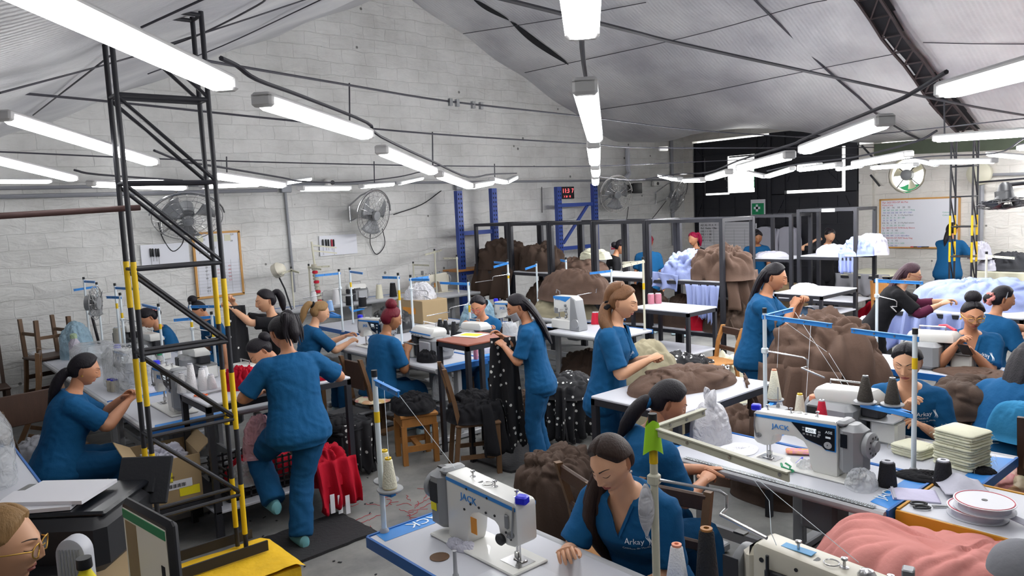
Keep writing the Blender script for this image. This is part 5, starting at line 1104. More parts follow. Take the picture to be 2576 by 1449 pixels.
mt('T11', 1.2, .78, (5.30, 6.97), RM, 'white sewing table with black cones behind the red bun', ends=(0, 0)); mt('T13', 1.2, .78, (5.30, 8.18), RM, 'white sewing table with pale blue cones behind the blond woman', ends=(0, 0)); mt('T12', 1.75, .68, (6.62, 8.05), RP, 'white table under the big brown bundle', ends=(0, 0)); mt('A4', 1.2, .57, (1.43, 10.48), RP, 'white sewing table at the far end of the left row by the wall', ends=(0, 0))
mt('A1', 1.2, .57, (1.43, 6.85), RP, 'white sewing table with blue end before the heavy seated woman')
mt('A2', 1.2, .57, (1.43, 8.06), RP, 'white sewing table under the plastic wrapped machine', ends=(0, 0))
mt('A3', 1.2, .57, (1.43, 9.27), RP, 'white sewing table carrying the pale green bottle', ends=(0, 0))
mt('B1', 1.2, .57, (2.58, 5.66), RM, 'white sewing table before the woman bowing her head', ends=(0, 0))
mt('B2', 1.2, .57, (2.58, 6.87), RM, 'white sewing table between the bowing woman and the dotted garment', ends=(0, 0))
mt('B3', 1.2, .57, (2.58, 8.08), RM, 'white sewing table before the woman with the flowered clip', ends=(0, 0))
mt('B4', 1.2, .57, (2.58, 9.29), RM, 'white sewing table nearest the brick wall before the top knot woman', ends=(0, 0))
mt('AL', 1.5, .55, (.10, 6.1), RP, 'white table at the left edge with a wrapped machine and floral cloth', ends=(1, 0))
mt('W1', 2.1, .5, (4.4, 10.05), 0, 'grey edged table against the brick wall under the silver fan', h=.9, ends=(0, 0)); mt('W2', .95, 1.0, (6.52, 9.5), 0, 'old table against the brick wall with the cream machines', h=.9, ends=(0, 0), edge='oak')
# ruler strip printed along the rail of the near right table
r = TB['T2']; b = MB(); b.add([(.25, -.022, .7665), (1.3, -.022, .7665), (1.3, .014, .7665), (.25, .014, .7665)], [(0, 1, 2, 3)]); rs = b.build('ruler_strip', 'steel', r, False)
b = MB()
for k in range(104): b.box((.26+k*.01, .006 if k % 5 else 0, .7672), (.002, .012 if k % 5 else .024, .001))
for k in range(52): b.box((.26+k*.02, -.016, .7672), (.006, .006, .001))
b.build('tick_marks', 'ink_white', rs, False)
text('JACK', .085, 'ink_white', fr((1.185, .17, .763), (0, 1, 0), (-1, 0, 0)), TB['T1'], 'brand_lettering'); text('JACK', .075, 'ink_white', fr((1.29, .12, .763), (0, 1, 0), (-1, 0, 0)), TB['T2'], 'brand_lettering')
MB().lathe([(.035, 0), (.042, .002), (.042, .003)], (.80, .44, .7605), 20).build('cable_hole', 'wood', TB['T1']); MB().lathe([(.013, 0), (.013, .006), (.009, .012), (.007, .1), (.009, .105)], (.62, .49, .76), 14).build('spool_peg', 'mid_grey', TB['T1'])
b = MB(); b.add([(.0, .2, .7612), (.56, .2, .7612), (.56, .46, .7612), (.06, .46, .7612), (.0, .40, .7612)], [(0, 1, 2, 3, 4)]); b.build('machine_cutout', 'board_white', TB['T1'], False)
MB().box((.07, .48, .764), (.06, .03, .006)).box((.43, .48, .764), (.06, .03, .006)).build('hinge', 'steel', TB['T1'], False)
# worktables on black steel legs
WL = place(work_table(1.08, .56, .98, 'long white worktable with black legs and low shelf holding red garments', shelf=.22), (1.66, 5.12, 0), 0)
WR = place(work_table(1.05, .70, .95, 'white worktable with black legs under the brown garment'), (3.55, 2.68, 0), 0)
BT = place(work_table(.52, .46, 1.05, 'small rust brown topped table with black legs in front of the long haired woman', top='table_red'), (3.88, 5.14, 0), 0)
ST = place(work_table(.84, .56, .95, 'small white table with pink thread cones in front of the sorting racks', shelf=.45), (7.0, 5.95, 0), RP)
LT = place(work_table(1.0, .68, .90, 'white table with shelf behind the tall woman', shelf=.6), (9.4, 4.76, 0), 0)
KT = place(work_table(1.3, 1.7, .90, 'white table with black legs under the pale blue shirts'), (8.6, 3.6, 0), RP)
HT = place(work_table(.8, .75, .74, 'table buried under the large brown heap'), (5.15, 2.45, 0), 0)
FT = place(work_table(.8, 1.2, .85, 'far table under white cloth near the large whiteboard', top='cream'), (13.7, 3.2, 0), 0)
RT_ = place(work_table(1.2, 1.0, .92, 'table with red cloth at the right edge', top='bright_red'), (10.6, 1.9, 0), 0)
GT = place(work_table(1.2, .9, .85, 'table covered by a grey green cloth behind the right rack', top='cream'), (12.5, 5.2, 0), 0)
# ---------------------------------------------------------------- sorting racks
def yr(px, X, py=620): d = ray(px, py); return X*d.y/d.x
RX = 7.85; PXS = [1197, 1284, 1385, 1496, 1628, 1822]; RK = []
for k, l in enumerate(('sorting rack with brown garments nearest the brick wall', 'second sorting rack from the brick wall', 'third sorting rack from the brick wall', 'fourth sorting rack, its white shelf empty', 'sorting rack with pale blue and brown garments nearest the camera')):
    y0, y1 = yr(PXS[k], RX), yr(PXS[k+1], RX); RK.append(place(shelf_unit(y0-y1-.06, .66, 1.97, (1.20, .56), l), (RX, y0-.03, 0), RP))
M1 = place(shelf_unit(.66, .6, 1.92, (1.22, .6), 'rack in the second row with a white shelf before the hanging shirts'), (11.0, yr(1895, 11.0), 0), RP)
M2 = place(shelf_unit(.88, .62, 1.99, (1.27, .6), 'rack with a module sign holding white and pale blue shirts'), (11.0, yr(2010, 11.0), 0), RP)
sg = MB().box((.48, -.03, 1.965), (.2, .006, .05)).build('sign_plate', 'paper', M2, False); text('MODULO #2', .032, 'ink_black', fr((.39, -.034, 1.954), (1, 0, 0), (0, 0, 1)), sg)
# blue pallet rack by the wall
rk = thing('pallet_rack', 'tall blue pallet rack with perforated posts against the brick wall', 'rack', (0, 0, 0)); pp_ = []
for x, top in ((1156, 480), (1243, 474), (1406, 470), (1497, 462)):
    q = PY(x, 560, 10.25); h = hgt(q, top); po = MB().box((q.x, q.y, h/2), (.11, .09, h)).build('post', 'rack_blue', rk, False); b = MB()
    for z in np.arange(.9, h-.03, .075): b.box((q.x-.025, q.y-.046, z), (.018, .004, .032)); b.box((q.x+.025, q.y-.046, z), (.018, .004, .032))
    b.build('perforation', 'opening_shade', po, False); pp_.append(q)
for a, c, z in ((0, 1, 1.82), (0, 1, 1.15), (2, 3, 2.22), (2, 3, 1.4)): MB().bar((pp_[a].x, 10.25, z), (pp_[c].x, 10.25, z), .04, .07).build('beam', 'rack_blue', rk, False)
MB().bar((pp_[2].x+.1, 10.25, 1.5), (pp_[3].x-.2, 10.25, 2.2), .04, .05).build('brace', 'rack_blue', rk, False)
MB().box(((pp_[0].x+pp_[1].x)/2, 10.3, 1.2), (1.2, .4, .03)).build('shelf_board', 'wood_light', rk, False)
# ---------------------------------------------------------------- machines
z = .76
def mach(f, o, rz, zz=.76): return place(f, (o[0], o[1], zz+.001), rz)
mach(lockstitch('nearest white sewing machine seen from behind with blue stripe and grey motor end', 'back', s=(1.14, 1.08, 1.0)), (1.90, 2.18), RM)
mach(lockstitch('white sewing machine with black control panel on the ruler edged table', 'front', s=(1.14, 1.08, .98)), (3.68, 2.23), RP)
mach(lockstitch('cream sewing machine cut by the bottom edge', 'back', brand=False, cream=True, s=1.12), (2.13, .82), RM)
mach(overlock('white and grey overlock machine in front of the parted hair woman', 1.1), (4.33, 1.92), RM)
mach(overlock('white and grey overlock machine with a magenta strap before the phone woman', 1.1), (6.52, 2.25), RM)
mach(overlock('white overlock machine with black panel before the red bun', 1.15), (4.2, 6.28), RP)
mach(lockstitch('white sewing machine with panel before the blond woman', 'front', s=1.1), (4.15, 7.4), RP)
mach(coverstitch('tall white coverstitch machine with blue flash and grey side beside the brown bundle'), (6.22, 6.42), RP)
mach(lockstitch('white sewing machine with panel behind the woman with red glasses', 'front', s=1.1), (5.9, 7.15), RP)
mach(lockstitch('white and grey sewing machine half behind the near column', 'front', s=1.13, light=False), (1.74, 6.42), RP)
mach(lockstitch('sewing machine under clear plastic behind the heavy seated woman', 'front', s=1.13, light=False), (1.74, 7.62), RP)
mach(overlock('grey overlock machine before the woman with the flowered clip'), (2.3, 8.6), RM); mach(overlock('grey overlock machine before the top knot woman'), (2.32, 9.6), RM)
mach(overlock('grey overlock machine right of the flowered clip woman'), (2.3, 7.2), RM); mach(overlock('white overlock machine before the woman bowing her head'), (2.3, 5.95), RM)
mach(lockstitch('sewing machine under clear plastic at the left edge', 'front', s=1.1, light=False), (.38, 5.62), RP)
mach(lockstitch('old cream sewing machine against the brick wall', 'back', brand=False, cream=True, s=1.05), (6.75, 10.0), 0, .9); mach(overlock('old cream overlock machine against the brick wall', .95, False), (5.6, 10.3), 0, .9)
mach(overlock('overlock machine on the table behind the brown bundle', 1.0), (4.8, 6.1), RM)
def cover(c, d, label, m='film', seed=0): return tag(MB().grid(lambda u, v: (d[0]/2*math.copysign(abs(math.cos(2*PI*u))**.55, math.cos(2*PI*u))*min(1, .25+v*1.6 if v < .47 else 1)*(1+.06*fnoise(u*9, v*6, seed)), d[1]/2*math.copysign(abs(math.sin(2*PI*u))**.55, math.sin(2*PI*u))*min(1, .25+v*1.6 if v < .47 else 1)*(1+.06*fnoise(u*9, v*6, seed+3)), d[2]*(1-max(0, v-.3)/.7)*(1+.05*fnoise(u*12, v*4, seed+7))), 60, 24, True).build('plastic_cover', m), label, 'cover').__setattr__('location', c)
cover((1.74, 7.35, .762), (.36, .75, .36), 'clear crumpled plastic cover over the machine behind the heavy seated woman', seed=2); cover((1.72, 8.55, .762), (.42, .6, .26), 'clear crumpled plastic cover beside the green bottle', seed=5)
cover((.38, 5.35, .762), (.40, .72, .40), 'clear plastic cover over the machine at the left edge', seed=8)
cover((5.15, 6.05, .762), (.14, .14, .24), 'small clear plastic bag standing by the black cones', seed=9)
# ---------------------------------------------------------------- thread stands
def stand(base, ty, arms, label, rod=None, low=None, zb=.76, tape=None, at=None, **kw):
    p = V3(at) if at else P(base[0], base[1], zb); p.z = zb; zt = hgt(p, ty); h = zt-zb
    def pol(e, zz): q = P(e[0], e[1], zz)-p; return math.atan2(q.y, q.x), max(.05, min(.6, V3((q.x, q.y)).length))
    A = [pol(e, zt-.03) for e in arms]; md = None; lw = None
    if rod: zz = hgt(p, rod[0]); a, L = pol(rod[1], zz); md = (zz-zb, a, L)
    if low: zz = hgt(p, low[0]); lw = (zz-zb, [pol(e, zz) for e in low[1]])
    tp = (hgt(p, tape[1])-zb, hgt(p, tape[0])-zb) if tape else None
    t = thread_stand(h, A, label, mid=md, low=lw, tape=tp, **kw); t.location = p; return t, p
S1, s1p = stand((967, 1338), 945, [(1003, 992)], 'white thread stand at the corner of the nearest table', low=(1236, [(975, 1215), (990, 1243)]), tape=(1035, 1062))
S2, s2p = stand(None, 1060, [(1772, 1037), (1985, 1200)], 'cream thread stand with a lime band standing by the bottom edge', rod=(1205, (1960, 1262)), at=(1.80, 1.455, .76), top='pole_cream', pole='pole_cream', tape=(1108, 1165))
S3, s3p = stand((1926, 1085), 785, [(1994, 779), (2092, 820)], 'white thread stand with blue arms and four spool discs beyond the panel machine', rod=(882, (2110, 915)), low=(1033, [(1950, 1010), (1966, 1035), (2020, 1054), (2075, 1070)]))
S4, s4p = stand((2298, 1185), 838, [(2142, 832)], 'white thread stand with two black cones in front of the parted hair woman', low=(1046, [(2168, 1018), (2238, 1024)]), tape=(900, 928))
stand((2205, 885), 698, [(2322, 712)], 'thread stand with a long blue arm below the leaning woman', rod=(744, (2385, 788)))
stand((2479, 775), 638, [(2552, 650)], 'cream thread stand between the blue shirts and the scrunchie woman', pole='pole_cream', top='pole_cream')
stand((1622, 830), 652, [(1560, 672), (1566, 662)], 'cream thread stand behind the woman with the brown ponytail', pole='pole_cream', top='pole_cream', tape=(712, 728))
stand((1283, 790), 657, [(1206, 682), (1243, 660)], 'thread stand with two blue arms left of the long haired woman', rod=(690, (1212, 700)), tape=(690, 700)); stand((1354, 780), 662, [(1313, 680)], 'thread stand with one blue arm before the second rack'); stand((1432, 775), 652, [(1410, 655)], 'thread stand rising behind the brown bundle', at=(7.22, 7.25, .76)); stand((1541, 800), 676, [(1484, 688)], 'thread stand left of the brown haired woman', rod=(718, (1455, 735)), tape=(728, 745))
stand((1185, 852), 708, [(1107, 712)], 'thread stand in front of the carton', rod=(764, (1095, 782)), tape=(765, 785)); stand((1042, 860), 697, [(1080, 704), (1078, 697)], 'thread stand just right of the red bun', rod=(728, (1105, 735))); stand((1012, 870), 692, [(962, 698)], 'thread stand behind the red bun', tape=(730, 755))
S14, s14p = stand((889, 815), 678, [(912, 688)], 'thread stand with black cones behind the blond woman', low=(783, [(880, 772), (915, 776)]), tape=(710, 722)); S15, s15p = stand((863, 835), 682, [(793, 694)], 'thread stand with pale blue cones left of the blond woman', rod=(725, (780, 738)), low=(798, [(788, 795), (806, 788), (828, 785)]))
for bx, by, ty, ends, l in ((258, 862, 715, [(186, 730)], 'thread stand with a blue arm above the desk fan'), (306, 890, 718, [(350, 728)], 'thread stand right of the desk fan'), (318, 905, 742, [(268, 748)], 'thread stand in front of the grey machines'), (490, 880, 765, [(556, 771)], 'thread stand before the top knot woman'), (541, 905, 790, [(437, 806)], 'thread stand with a long blue arm right of the column'), (412, 915, 770, [(352, 766)], 'thread stand behind the column tape bands'), (228, 850, 702, [(238, 710)], 'thread stand at the far end of the left row')):
    stand((bx, by), ty, ends, l, tape=((ty+45, ty+58)), rod=((ty+62, (bx+70, ty+72)) if bx in (490, 541, 318) else None), at={490: (2.5, 7.95, .76), 541: (2.52, 7.4, .76), 228: (2.03, 10.3, .76)}.get(bx))
for bx, by, ty, ends, l in ((740, 775, 675, [(705, 690), (765, 690)], 'cream thread rack against the wall left of the pale blue cones'), (784, 770, 668, [(830, 670), (830, 681)], 'cream thread rack under the white tool board'), (1045, 760, 662, [(1080, 668)], 'cream thread rack under the silver fan'), (1100, 760, 630, [(1062, 643), (1122, 626)], 'tall cream thread rack by the corner'), (1155, 760, 645, [(1115, 650)], 'cream thread rack at the first blue post')):
    p = P(bx, by, .76); sc_ = min(1, 10.3/p.y); p = V3((0, 0, EYE))+(p-V3((0, 0, EYE)))*sc_; p.x = min(p.x, 7.4); stand((bx, by), ty, ends, l, at=p, pole='pole_cream', top='pole_cream', zb=.9)
lb = MB().tube([(0, .018*math.cos(a), .018*math.sin(a)) for a in np.linspace(0, 6.28, 10)], .004, 5); lb = MB().grid(lambda u, v: ((.022+.012*v+.003*math.sin(u*20))*math.cos(2*PI*u), (.022+.008*v)*math.sin(2*PI*u), (1-v)*.09+.012*math.sin(2*PI*u*2)), 20, 6, True).build('lime_band', 'lime'); tag(lb, 'lime green elastic band tied around the cream thread stand', 'band'); lb.location = s2p+V3((0, 0, hgt(s2p, 1110)-.76-.03))
bgm = MB().grid(lambda u, v: ((.004+.024*math.sin(PI*min(1, v*1.05))**.8)*math.cos(2*PI*u)*(1+.1*math.sin(u*30)), (.004+.02*math.sin(PI*min(1, v*1.05))**.8)*math.sin(2*PI*u), -.17*v), 20, 14, True).build('small_bag', 'film_white'); tag(bgm, 'small knotted plastic bag hanging from the cream thread stand', 'bag'); bgm.location = s2p+V3((-.03, .01, hgt(s2p, 1212)-.76))
def on(t, loc): return loc
def disc_cone(sp, low_py, end, m, label, **kw):
    z_ = hgt(sp, low_py)+.026; q = P(end[0], end[1], z_-.026); d = q-sp; d.z = 0; L = min(.6, d.length); q = sp+d.normalized()*(L-.02); cone(m, label, (q.x, q.y, z_+.002), **kw)
disc_cone(s1p, 1236, (975, 1215), 'thread_cream', 'cream thread cone on the upper black disc of the near stand', h=.13, cap='yellow'); disc_cone(s1p, 1236, (990, 1243), 'thread_cream', 'cream thread cone on the grey disc nearest the camera', h=.13, cap='yellow')
disc_cone(s3p, 1033, (1950, 1010), 'thread_cream', 'tall cream thread cone beside the white stand pole', h=.18, cap='peach', r0=.045); disc_cone(s3p, 1033, (2020, 1054), 'thread_cream', 'cream thread cone with yellow top next to the red one', h=.115, cap='yellow', r0=.032); disc_cone(s3p, 1033, (2075, 1070), 'thread_red', 'red thread cone behind the panel machine', h=.11, cap='white', r0=.034)
disc_cone(s4p, 1046, (2168, 1018), 'thread_dark', 'dark brown thread cone, left of the pair before the parted hair woman', h=.13, cap='steel', r0=.042); disc_cone(s4p, 1046, (2238, 1024), 'thread_dark', 'dark brown thread cone, right of the pair before the parted hair woman', h=.13, cap='steel', r0=.04)
def tc(px, py, z_, m, label, **kw): q = P(px, py, z_); return cone(m, label, q, **kw)
tc(2232, 1222, .761, 'thread_black', 'black thread cone at the wheel end of the panel machine', h=.12, r0=.045, r1=.03); tc(2372, 1220, .761, 'thread_black', 'black thread cone beside the white cloth scrap', h=.12, r0=.045, r1=.028)
cone('thread_white', 'white thread cone with dotted core at the bottom edge', P(1702, 1372, .93)*1.0+V3((0, 0, -.167)), h=.165, r0=.045, r1=.02, cap='peach'); cone('thread_black', 'tall black thread cone at the bottom edge', P(1777, 1332, .985)+V3((0, 0, -.222)), h=.22, r0=.045, r1=.024, cap='wood_light')
q = P(2140, 1085, .762); cone('thread_cream', 'small cream bobbin cone with blue core behind the panel machine', (4.02, 1.87, .762), h=.06, r0=.022, r1=.02, cap='led_blue')
tc(1638, 764, .951, 'thread_pink', 'pink thread cone, left of two on the small white table', h=.12, r0=.042, r1=.036); tc(1656, 763, .951, 'thread_pink', 'pink thread cone, right of two on the small white table', h=.12, r0=.042, r1=.036)
for px, l in ((1497, 'red thread cone, left of the pair by the coverstitch machine'), (1508, 'red thread cone, right of the pair by the coverstitch machine')): tc(px, 815, .761, 'thread_red', l, h=.14, r0=.05, r1=.03)
for px, py, h_, l in ((1122, 842, .17, 'black thread cone left of the small plastic bag'), (1143, 845, .17, 'black thread cone right beside the small plastic bag'), (1108, 830, .13, 'black thread cone behind the pair by the plastic bag')): tc(px, py, .761, 'thread_black', l, h=h_, r0=.045, r1=.02)
for e, l in (((880, 772), 'black thread cone behind the blond woman, left of two'), ((915, 776), 'black thread cone behind the blond woman, right of two')): disc_cone(s14p, 783, e, 'thread_black', l, h=.13, r0=.055, r1=.045)
for px, py, l in ((788, 795, 'pale blue thread cone, leftmost of three behind the blond woman'), (806, 788, 'pale blue thread cone, middle of three behind the blond woman'), (828, 785, 'pale blue thread cone, rightmost of three behind the blond woman')): disc_cone(s15p, 798, (px, py), 'thread_sky', l, h=.13, r0=.05, r1=.03)
for k, (px, py, h_, m, l) in enumerate(((290, 985, .10, 'thread_grey', 'grey thread cone before the heavy seated woman'), (281, 983, .10, 'thread_grey', 'grey thread cone just behind the other by the heavy woman'))): tc(px, py, .761, m, l, h=h_, r0=.035, r1=.033, cap='led_blue')
for k, (px, py, h_, l) in enumerate(((460, 987, .14, 'white thread cone by the column, leftmost of four'), (484, 985, .2, 'plastic wrapped white thread cone by the column'), (511, 980, .15, 'white thread cone with dark top by the column'), (533, 977, .10, 'short white thread cone by the red cloth'))): tc(px, py, .981, 'thread_white', l, h=h_, r0=.04, r1=.018)
for px, l in ((1058, 'red thread cone on the wall rack, left of two'), (1078, 'large red thread cone on the wall rack, right of two')): q = PY(px, 735, 10.2); cone('thread_red', l, (q.x, q.y, .901), h=.14, r0=.06, r1=.04)
cone('thread_white', 'white thread cone beside the desk fan', (1.9, 10.2, .762), h=.2); tc(303, 882, .761, 'thread_grey', 'tall grey thread cone right of the desk fan', h=.27, r0=.06, r1=.05); tc(405, 935, .761, 'thread_grey', 'grey thread cone between the column legs', h=.15, r0=.045)
# ---------------------------------------------------------------- wall fans, boards and fittings
wall_fan(PY(940, 541, YW-.42), .37, (.30, -.90, -.20), PY(880, 540, YW-.02), 'silver wall fan above the white tool board with red handled screwdriver')
wall_fan(PY(472, 547, YW-.45), .43, (-.15, -.55, -.62), PY(405, 570, YW-.02), 'silver wall fan tilted down behind the near column')
wall_fan(PY(1550, 490, YW-.45), .37, (-.25, -.95, -.12), PY(1512, 500, YW-.02), 'grey wall fan under the white roof pipe'); wall_fan(PY(1706, 496, YW-.45), .38, (.25, -.85, -.40), PY(1650, 500, YW-.02), 'tilted grey wall fan beside the black door')
t = thing('desk_fan', 'black pedestal fan behind the pale blue arms of the left row', 'fan', (2.05, 9.9, .762)); hz_ = hgt((2.05, 9.9), 762)-.762; fan_head(t, .20, (.8, -.5, -.05), (0, 0, hz_), 'chrome'); MB().cyl((0, 0, 0), (-.06, .05, hz_-.02), .016).build('post', 'dark', t); MB().lathe([(.12, 0), (.12, .012), (.03, .03)]).build('base', 'dark', t)
fp = PD(2528, 512, 8.2); t = thing('hanging_fan', 'black fan cut by the right edge, hanging at head height', 'fan', fp); fan_head(t, .27, (-.05, -.1, -1), (0, 0, 0), 'dark'); MB().lathe([(.10, .05), (.08, .12), (.06, .2), (.03, .23)]).build('motor_cover', 'dark', t); MB().cyl((0, 0, .2), (.25, -.3, .22), .02).cyl((.25, -.3, .22), (.25, -.3, roofz(fp.x+.25, fp.y-.3)-fp.z), .012).build('support_arm', 'dark', t)
t = thing('extractor_fan', 'round extractor fan lit green in the hole above the whiteboard', 'fan', (XW+.10, FY, FZ)); b = MB(); b.M = fr((0, 0, 0), (0, 1, 0), (0, 0, 1)); b.grid(lambda u, v: (.30*math.cos(2*PI*u), .30*math.sin(2*PI*u), -.1+.2*v), 32, 2, True); b.build('ring', 'machine_cream', t, solid=.01)
b = MB(); b.M = fr((0, 0, 0), (0, 1, 0), (0, 0, 1)); b.lathe([(.06, -.14), (.10, -.12), (.10, .0), (.05, .02)], n=20); b.build('motor', 'machine_grey', t)
b = MB()
for a in (.75, 2.3, 3.9, 5.4): b.cyl((-.08, math.cos(a)*.09, math.sin(a)*.09), (-.05, math.cos(a)*.3, math.sin(a)*.3), .008, n=6)
b.build('spoke', 'dark', t)
for k in range(3): a = k*2.09+.3; b = MB(); b.grid(lambda u, v: (.02+.08*(v-.5), (.08+.18*u)*math.cos(a+(v-.5)*.7), (.08+.18*u)*math.sin(a+(v-.5)*.7)), 5, 4); b.build('blade', 'pole_cream', t, solid=.005)
MB().grid(lambda u, v: (.35, -.35+.7*u, -.35+.18*v+.08*fnoise(u*4, v, 2)), 12, 5).build('garden_foliage', 'green', t)
t = thing('round_disc_cover', 'round pale grey disc cover on the wall at the right', 'cover', PX(2462, 437, XW-.12)); b = MB(); b.M = fr((0, 0, 0), (0, -1, 0), (0, 0, 1)); b.lathe([(.02, .06), (.13, .05), (.19, .01), (.20, -.04), (.17, -.1)], n=28); b.build('shell', 'pole_cream', t)
pipe([PX(2480, 440, XW-.06), PX(2590, 437, XW-.06)], .025, 'conduit', 'horizontal grey conduit right of the round disc cover', 'conduit'); pipe([PX(2470, 462, XW-.05), PX(2466, 640, XW-.05)], .04, 'conduit', 'vertical grey pipe below the round disc cover', 'conduit')
pipe([PX(2455, 459, XW-.3), PX(2590, 448, XW-.3)], .015, 'steel_bar', 'dark bar running right from the far column', 'bar', 'black_steel')
b = MB().bar(PX(2175, 372, XW-.05), PX(2245, 445, XW-.35), .025).bar(PX(2195, 365, XW-.05), PX(2230, 425, XW-.3), .025); 
for (a, c, l) in (((2168, 366), (2222, 425), 'black angle strut on the white pier, upper one'), ((2190, 440), (2213, 468), 'black angle strut on the white pier, lower one')): tag(MB().bar(PX(a[0], a[1], XW-.1), PX(c[0], c[1], XW-.1), .03).build('strut', 'black_steel', None, False), l, 'strut')
def board(label, corners, plane, frame, name='whiteboard'):
    """corners px: top-left, bottom-right; plane 'Y' (gable) or 'X' (door side)"""
    f = (lambda x, y: PY(x, y, YW-.02)) if plane == 'Y' else (lambda x, y: PX(x, y, XW-.02)); a, c = f(*corners[0]), f(*corners[1]); w = (c.x-a.x) if plane == 'Y' else (a.y-c.y); h = a.z-c.z
    t = thing(name, label, 'board', (a.x, a.y, c.z), 0 if plane == 'Y' else RP); MB().box((w/2, 0, h/2), (w, .016, h)).build('panel', 'board_white', t, False)
    if frame:
        b = MB()
        for q in ((w/2, 0, 0, w), (w/2, 0, h, w)): b.box((q[0], -.004, q[2]), (w+.03, .03, .03))
        for x in (0, w): b.box((x, -.004, h/2), (.03, .03, h))
        b.build('frame', frame, t, False)
    return t, w, h
def wr(t, x, z, body, size, m, rot=0): return text(body, size, m, Matrix.Translation((x, -.0095, z)) @ fr((0, 0, 0), (math.cos(rot), 0, math.sin(rot)), (-math.sin(rot), 0, math.cos(rot))), t, 'writing', .0004)
t, w, h = board('wood framed whiteboard with a table of red and black figures behind the near column', ((484, 588), (612, 738)), 'Y', 'oak'); b = MB(); g_ = MB()
for k in range(10): b.box((w/2, -.009, .05+k*.045), (w*.94, .002, .003))
for k in range(6): b.box((w*(.05+.18*k), -.009, .27), (.003, .002, .46))
for k in range(3): g_.box((w*(.14+.3*k), -.0092, h-.08), (w*.14, .002, .09))
b.build('grid_lines', 'mid_grey', t, False); g_.build('label_patch', 'cream', t, False)
for k, (x, z_, s_, c) in enumerate(((.2, h-.1, '22', 'ink_black'), (.46, h-.1, '10', 'ink_black'), (.8, h-.05, '229', 'ink_black'), (.8, h-.14, '39', 'ink_black'), (.1, h-.22, 'XL   L   M     XS', 'ink_black'), (.1, h-.28, '22  47  69    23', 'ink_black'), (.2, .40, '39', 'ink_black'), (.2, .35, '47', 'ink_black'), (.2, .3, '111', 'ink_black'), (.2, .25, '66', 'ink_black'), (.2, .12, '268', 'ink_black'), (.2, .07, '313', 'ink_black'), (.45, .36, '13   5', 'ink_red'), (.45, .31, '14   6', 'ink_red'), (.7, .40, '49/', 'ink_red'), (.7, .35, '48/', 'ink_red'), (.7, .3, '49/', 'ink_red'), (.7, .25, '50/', 'ink_red'), (.7, .2, '57/', 'ink_red'))): wr(t, w*x, z_, s_, .035, c)
t, w, h = board('large wood framed whiteboard with coloured handwriting on the door side wall', ((2215, 503), (2412, 624)), 'X', 'oak')
y = h-.07
for s_, c, sz, dx in (('Ppr 365/193-OP 66 Pes', 'ink_red', .06, .04), ('Punto Corp', 'ink_red', .05, .04), ('12   14    16    18    20    22', 'ink_black', .055, .04), ('387  467  355  385  352  317 = 1 Raug', 'ink_green', .045, .05), ('754  420  236  385  301  87 = 2263', 'ink_blue', .045, .05), ('XXL  XL    L    M    S = Pq Azul Claro', 'ink_black', .045, .03), ('26   53   91   91   28 = 285', 'ink_green', .045, .05), ('20   51   89   70', 'ink_blue', .045, .05), ('XXL  XL    L    M    S = Pq Azul oscuro', 'ink_black', .045, .03), ('33   57  105  105  33 = 831', 'ink_green', .045, .05), ('Ppr 380/193-OP 70/98 Body Blanco', 'ink_red', .05, .04), ('L     M     S    XS', 'ink_black', .05, .05), ('356  332  371  115 = 1.072', 'ink_green', .045, .04), ('233  405  409   1.173  420 millon', 'ink_blue', .045, .04), ('Ppr 350/193-OP 70/97 Body Neg', 'ink_red', .05, .04), ('L     M     S    XS', 'ink_black', .05, .05), ('356  635  350  115 = 1.650', 'ink_green', .045, .04), ('311  606  506  759', 'ink_blue', .045, .04)): wr(t, dx, y, s_, sz*.8, c); y -= .047
wr(t, w-.27, h-.27, 'Colocar base', .035, 'ink_green'); wr(t, w-.27, h-.32, 'Colección', .035, 'ink_green')
MB().box((w*.5, -.03, 0), (w*.5, .06, .012)).build('tray', 'oak', t, False)
for k, (m, dx) in enumerate((('ink_red', .46), ('ink_black', .5), ('ink_blue', .55), ('ink_black', .6))): o = tag(MB().cyl((-.06, 0, 0), (.06, 0, 0), .01).build('marker_pen', m), ('red', 'black', 'blue', 'short black')[k]+' marker pen on the tray of the large whiteboard', 'marker', 'markers on the whiteboard tray'); o.location = (XW-.06, t.location.y-w*dx, t.location.z+.017); o.rotation_euler = (0, 0, RP+.1*k)
for (c, n, l) in ((((352, 617), (478, 667)), ((378, 0), (384, 0), (392, 0), (398, .03)), 'white tool board with four black screwdrivers'), (((802, 594), (899, 637)), ((812, 0), (820, -.02), (826, -.03), (834, -.02), (839, 0)), 'white tool board with five screwdrivers under the silver fan')):
    t, w, h = board(l, c, 'Y', None, 'tool_board')
    for k, (px, dz) in enumerate(n):
        q = PY(px, c[0][1]+8, YW-.045); red = (c[0][0] == 802 and k == 3); o = thing('screwdriver', ('red' if red else 'black')+' handled screwdriver, '+('first', 'second', 'third', 'fourth', 'fifth')[k]+' from the left on the '+('left' if c[0][0] < 500 else 'right')+' tool board', 'screwdriver', q); MB().lathe([(.008, 0), (.012, -.02), (.012, -.1), (.008, -.11)]).build('handle', 'ink_red' if red else 'dark', o); MB().cyl((0, 0, -.11), (0, 0, -.24 if k in (0, 4) or (k == 3 and len(n) == 4) else -.17), .003, n=6).build('shaft', 'steel', o)
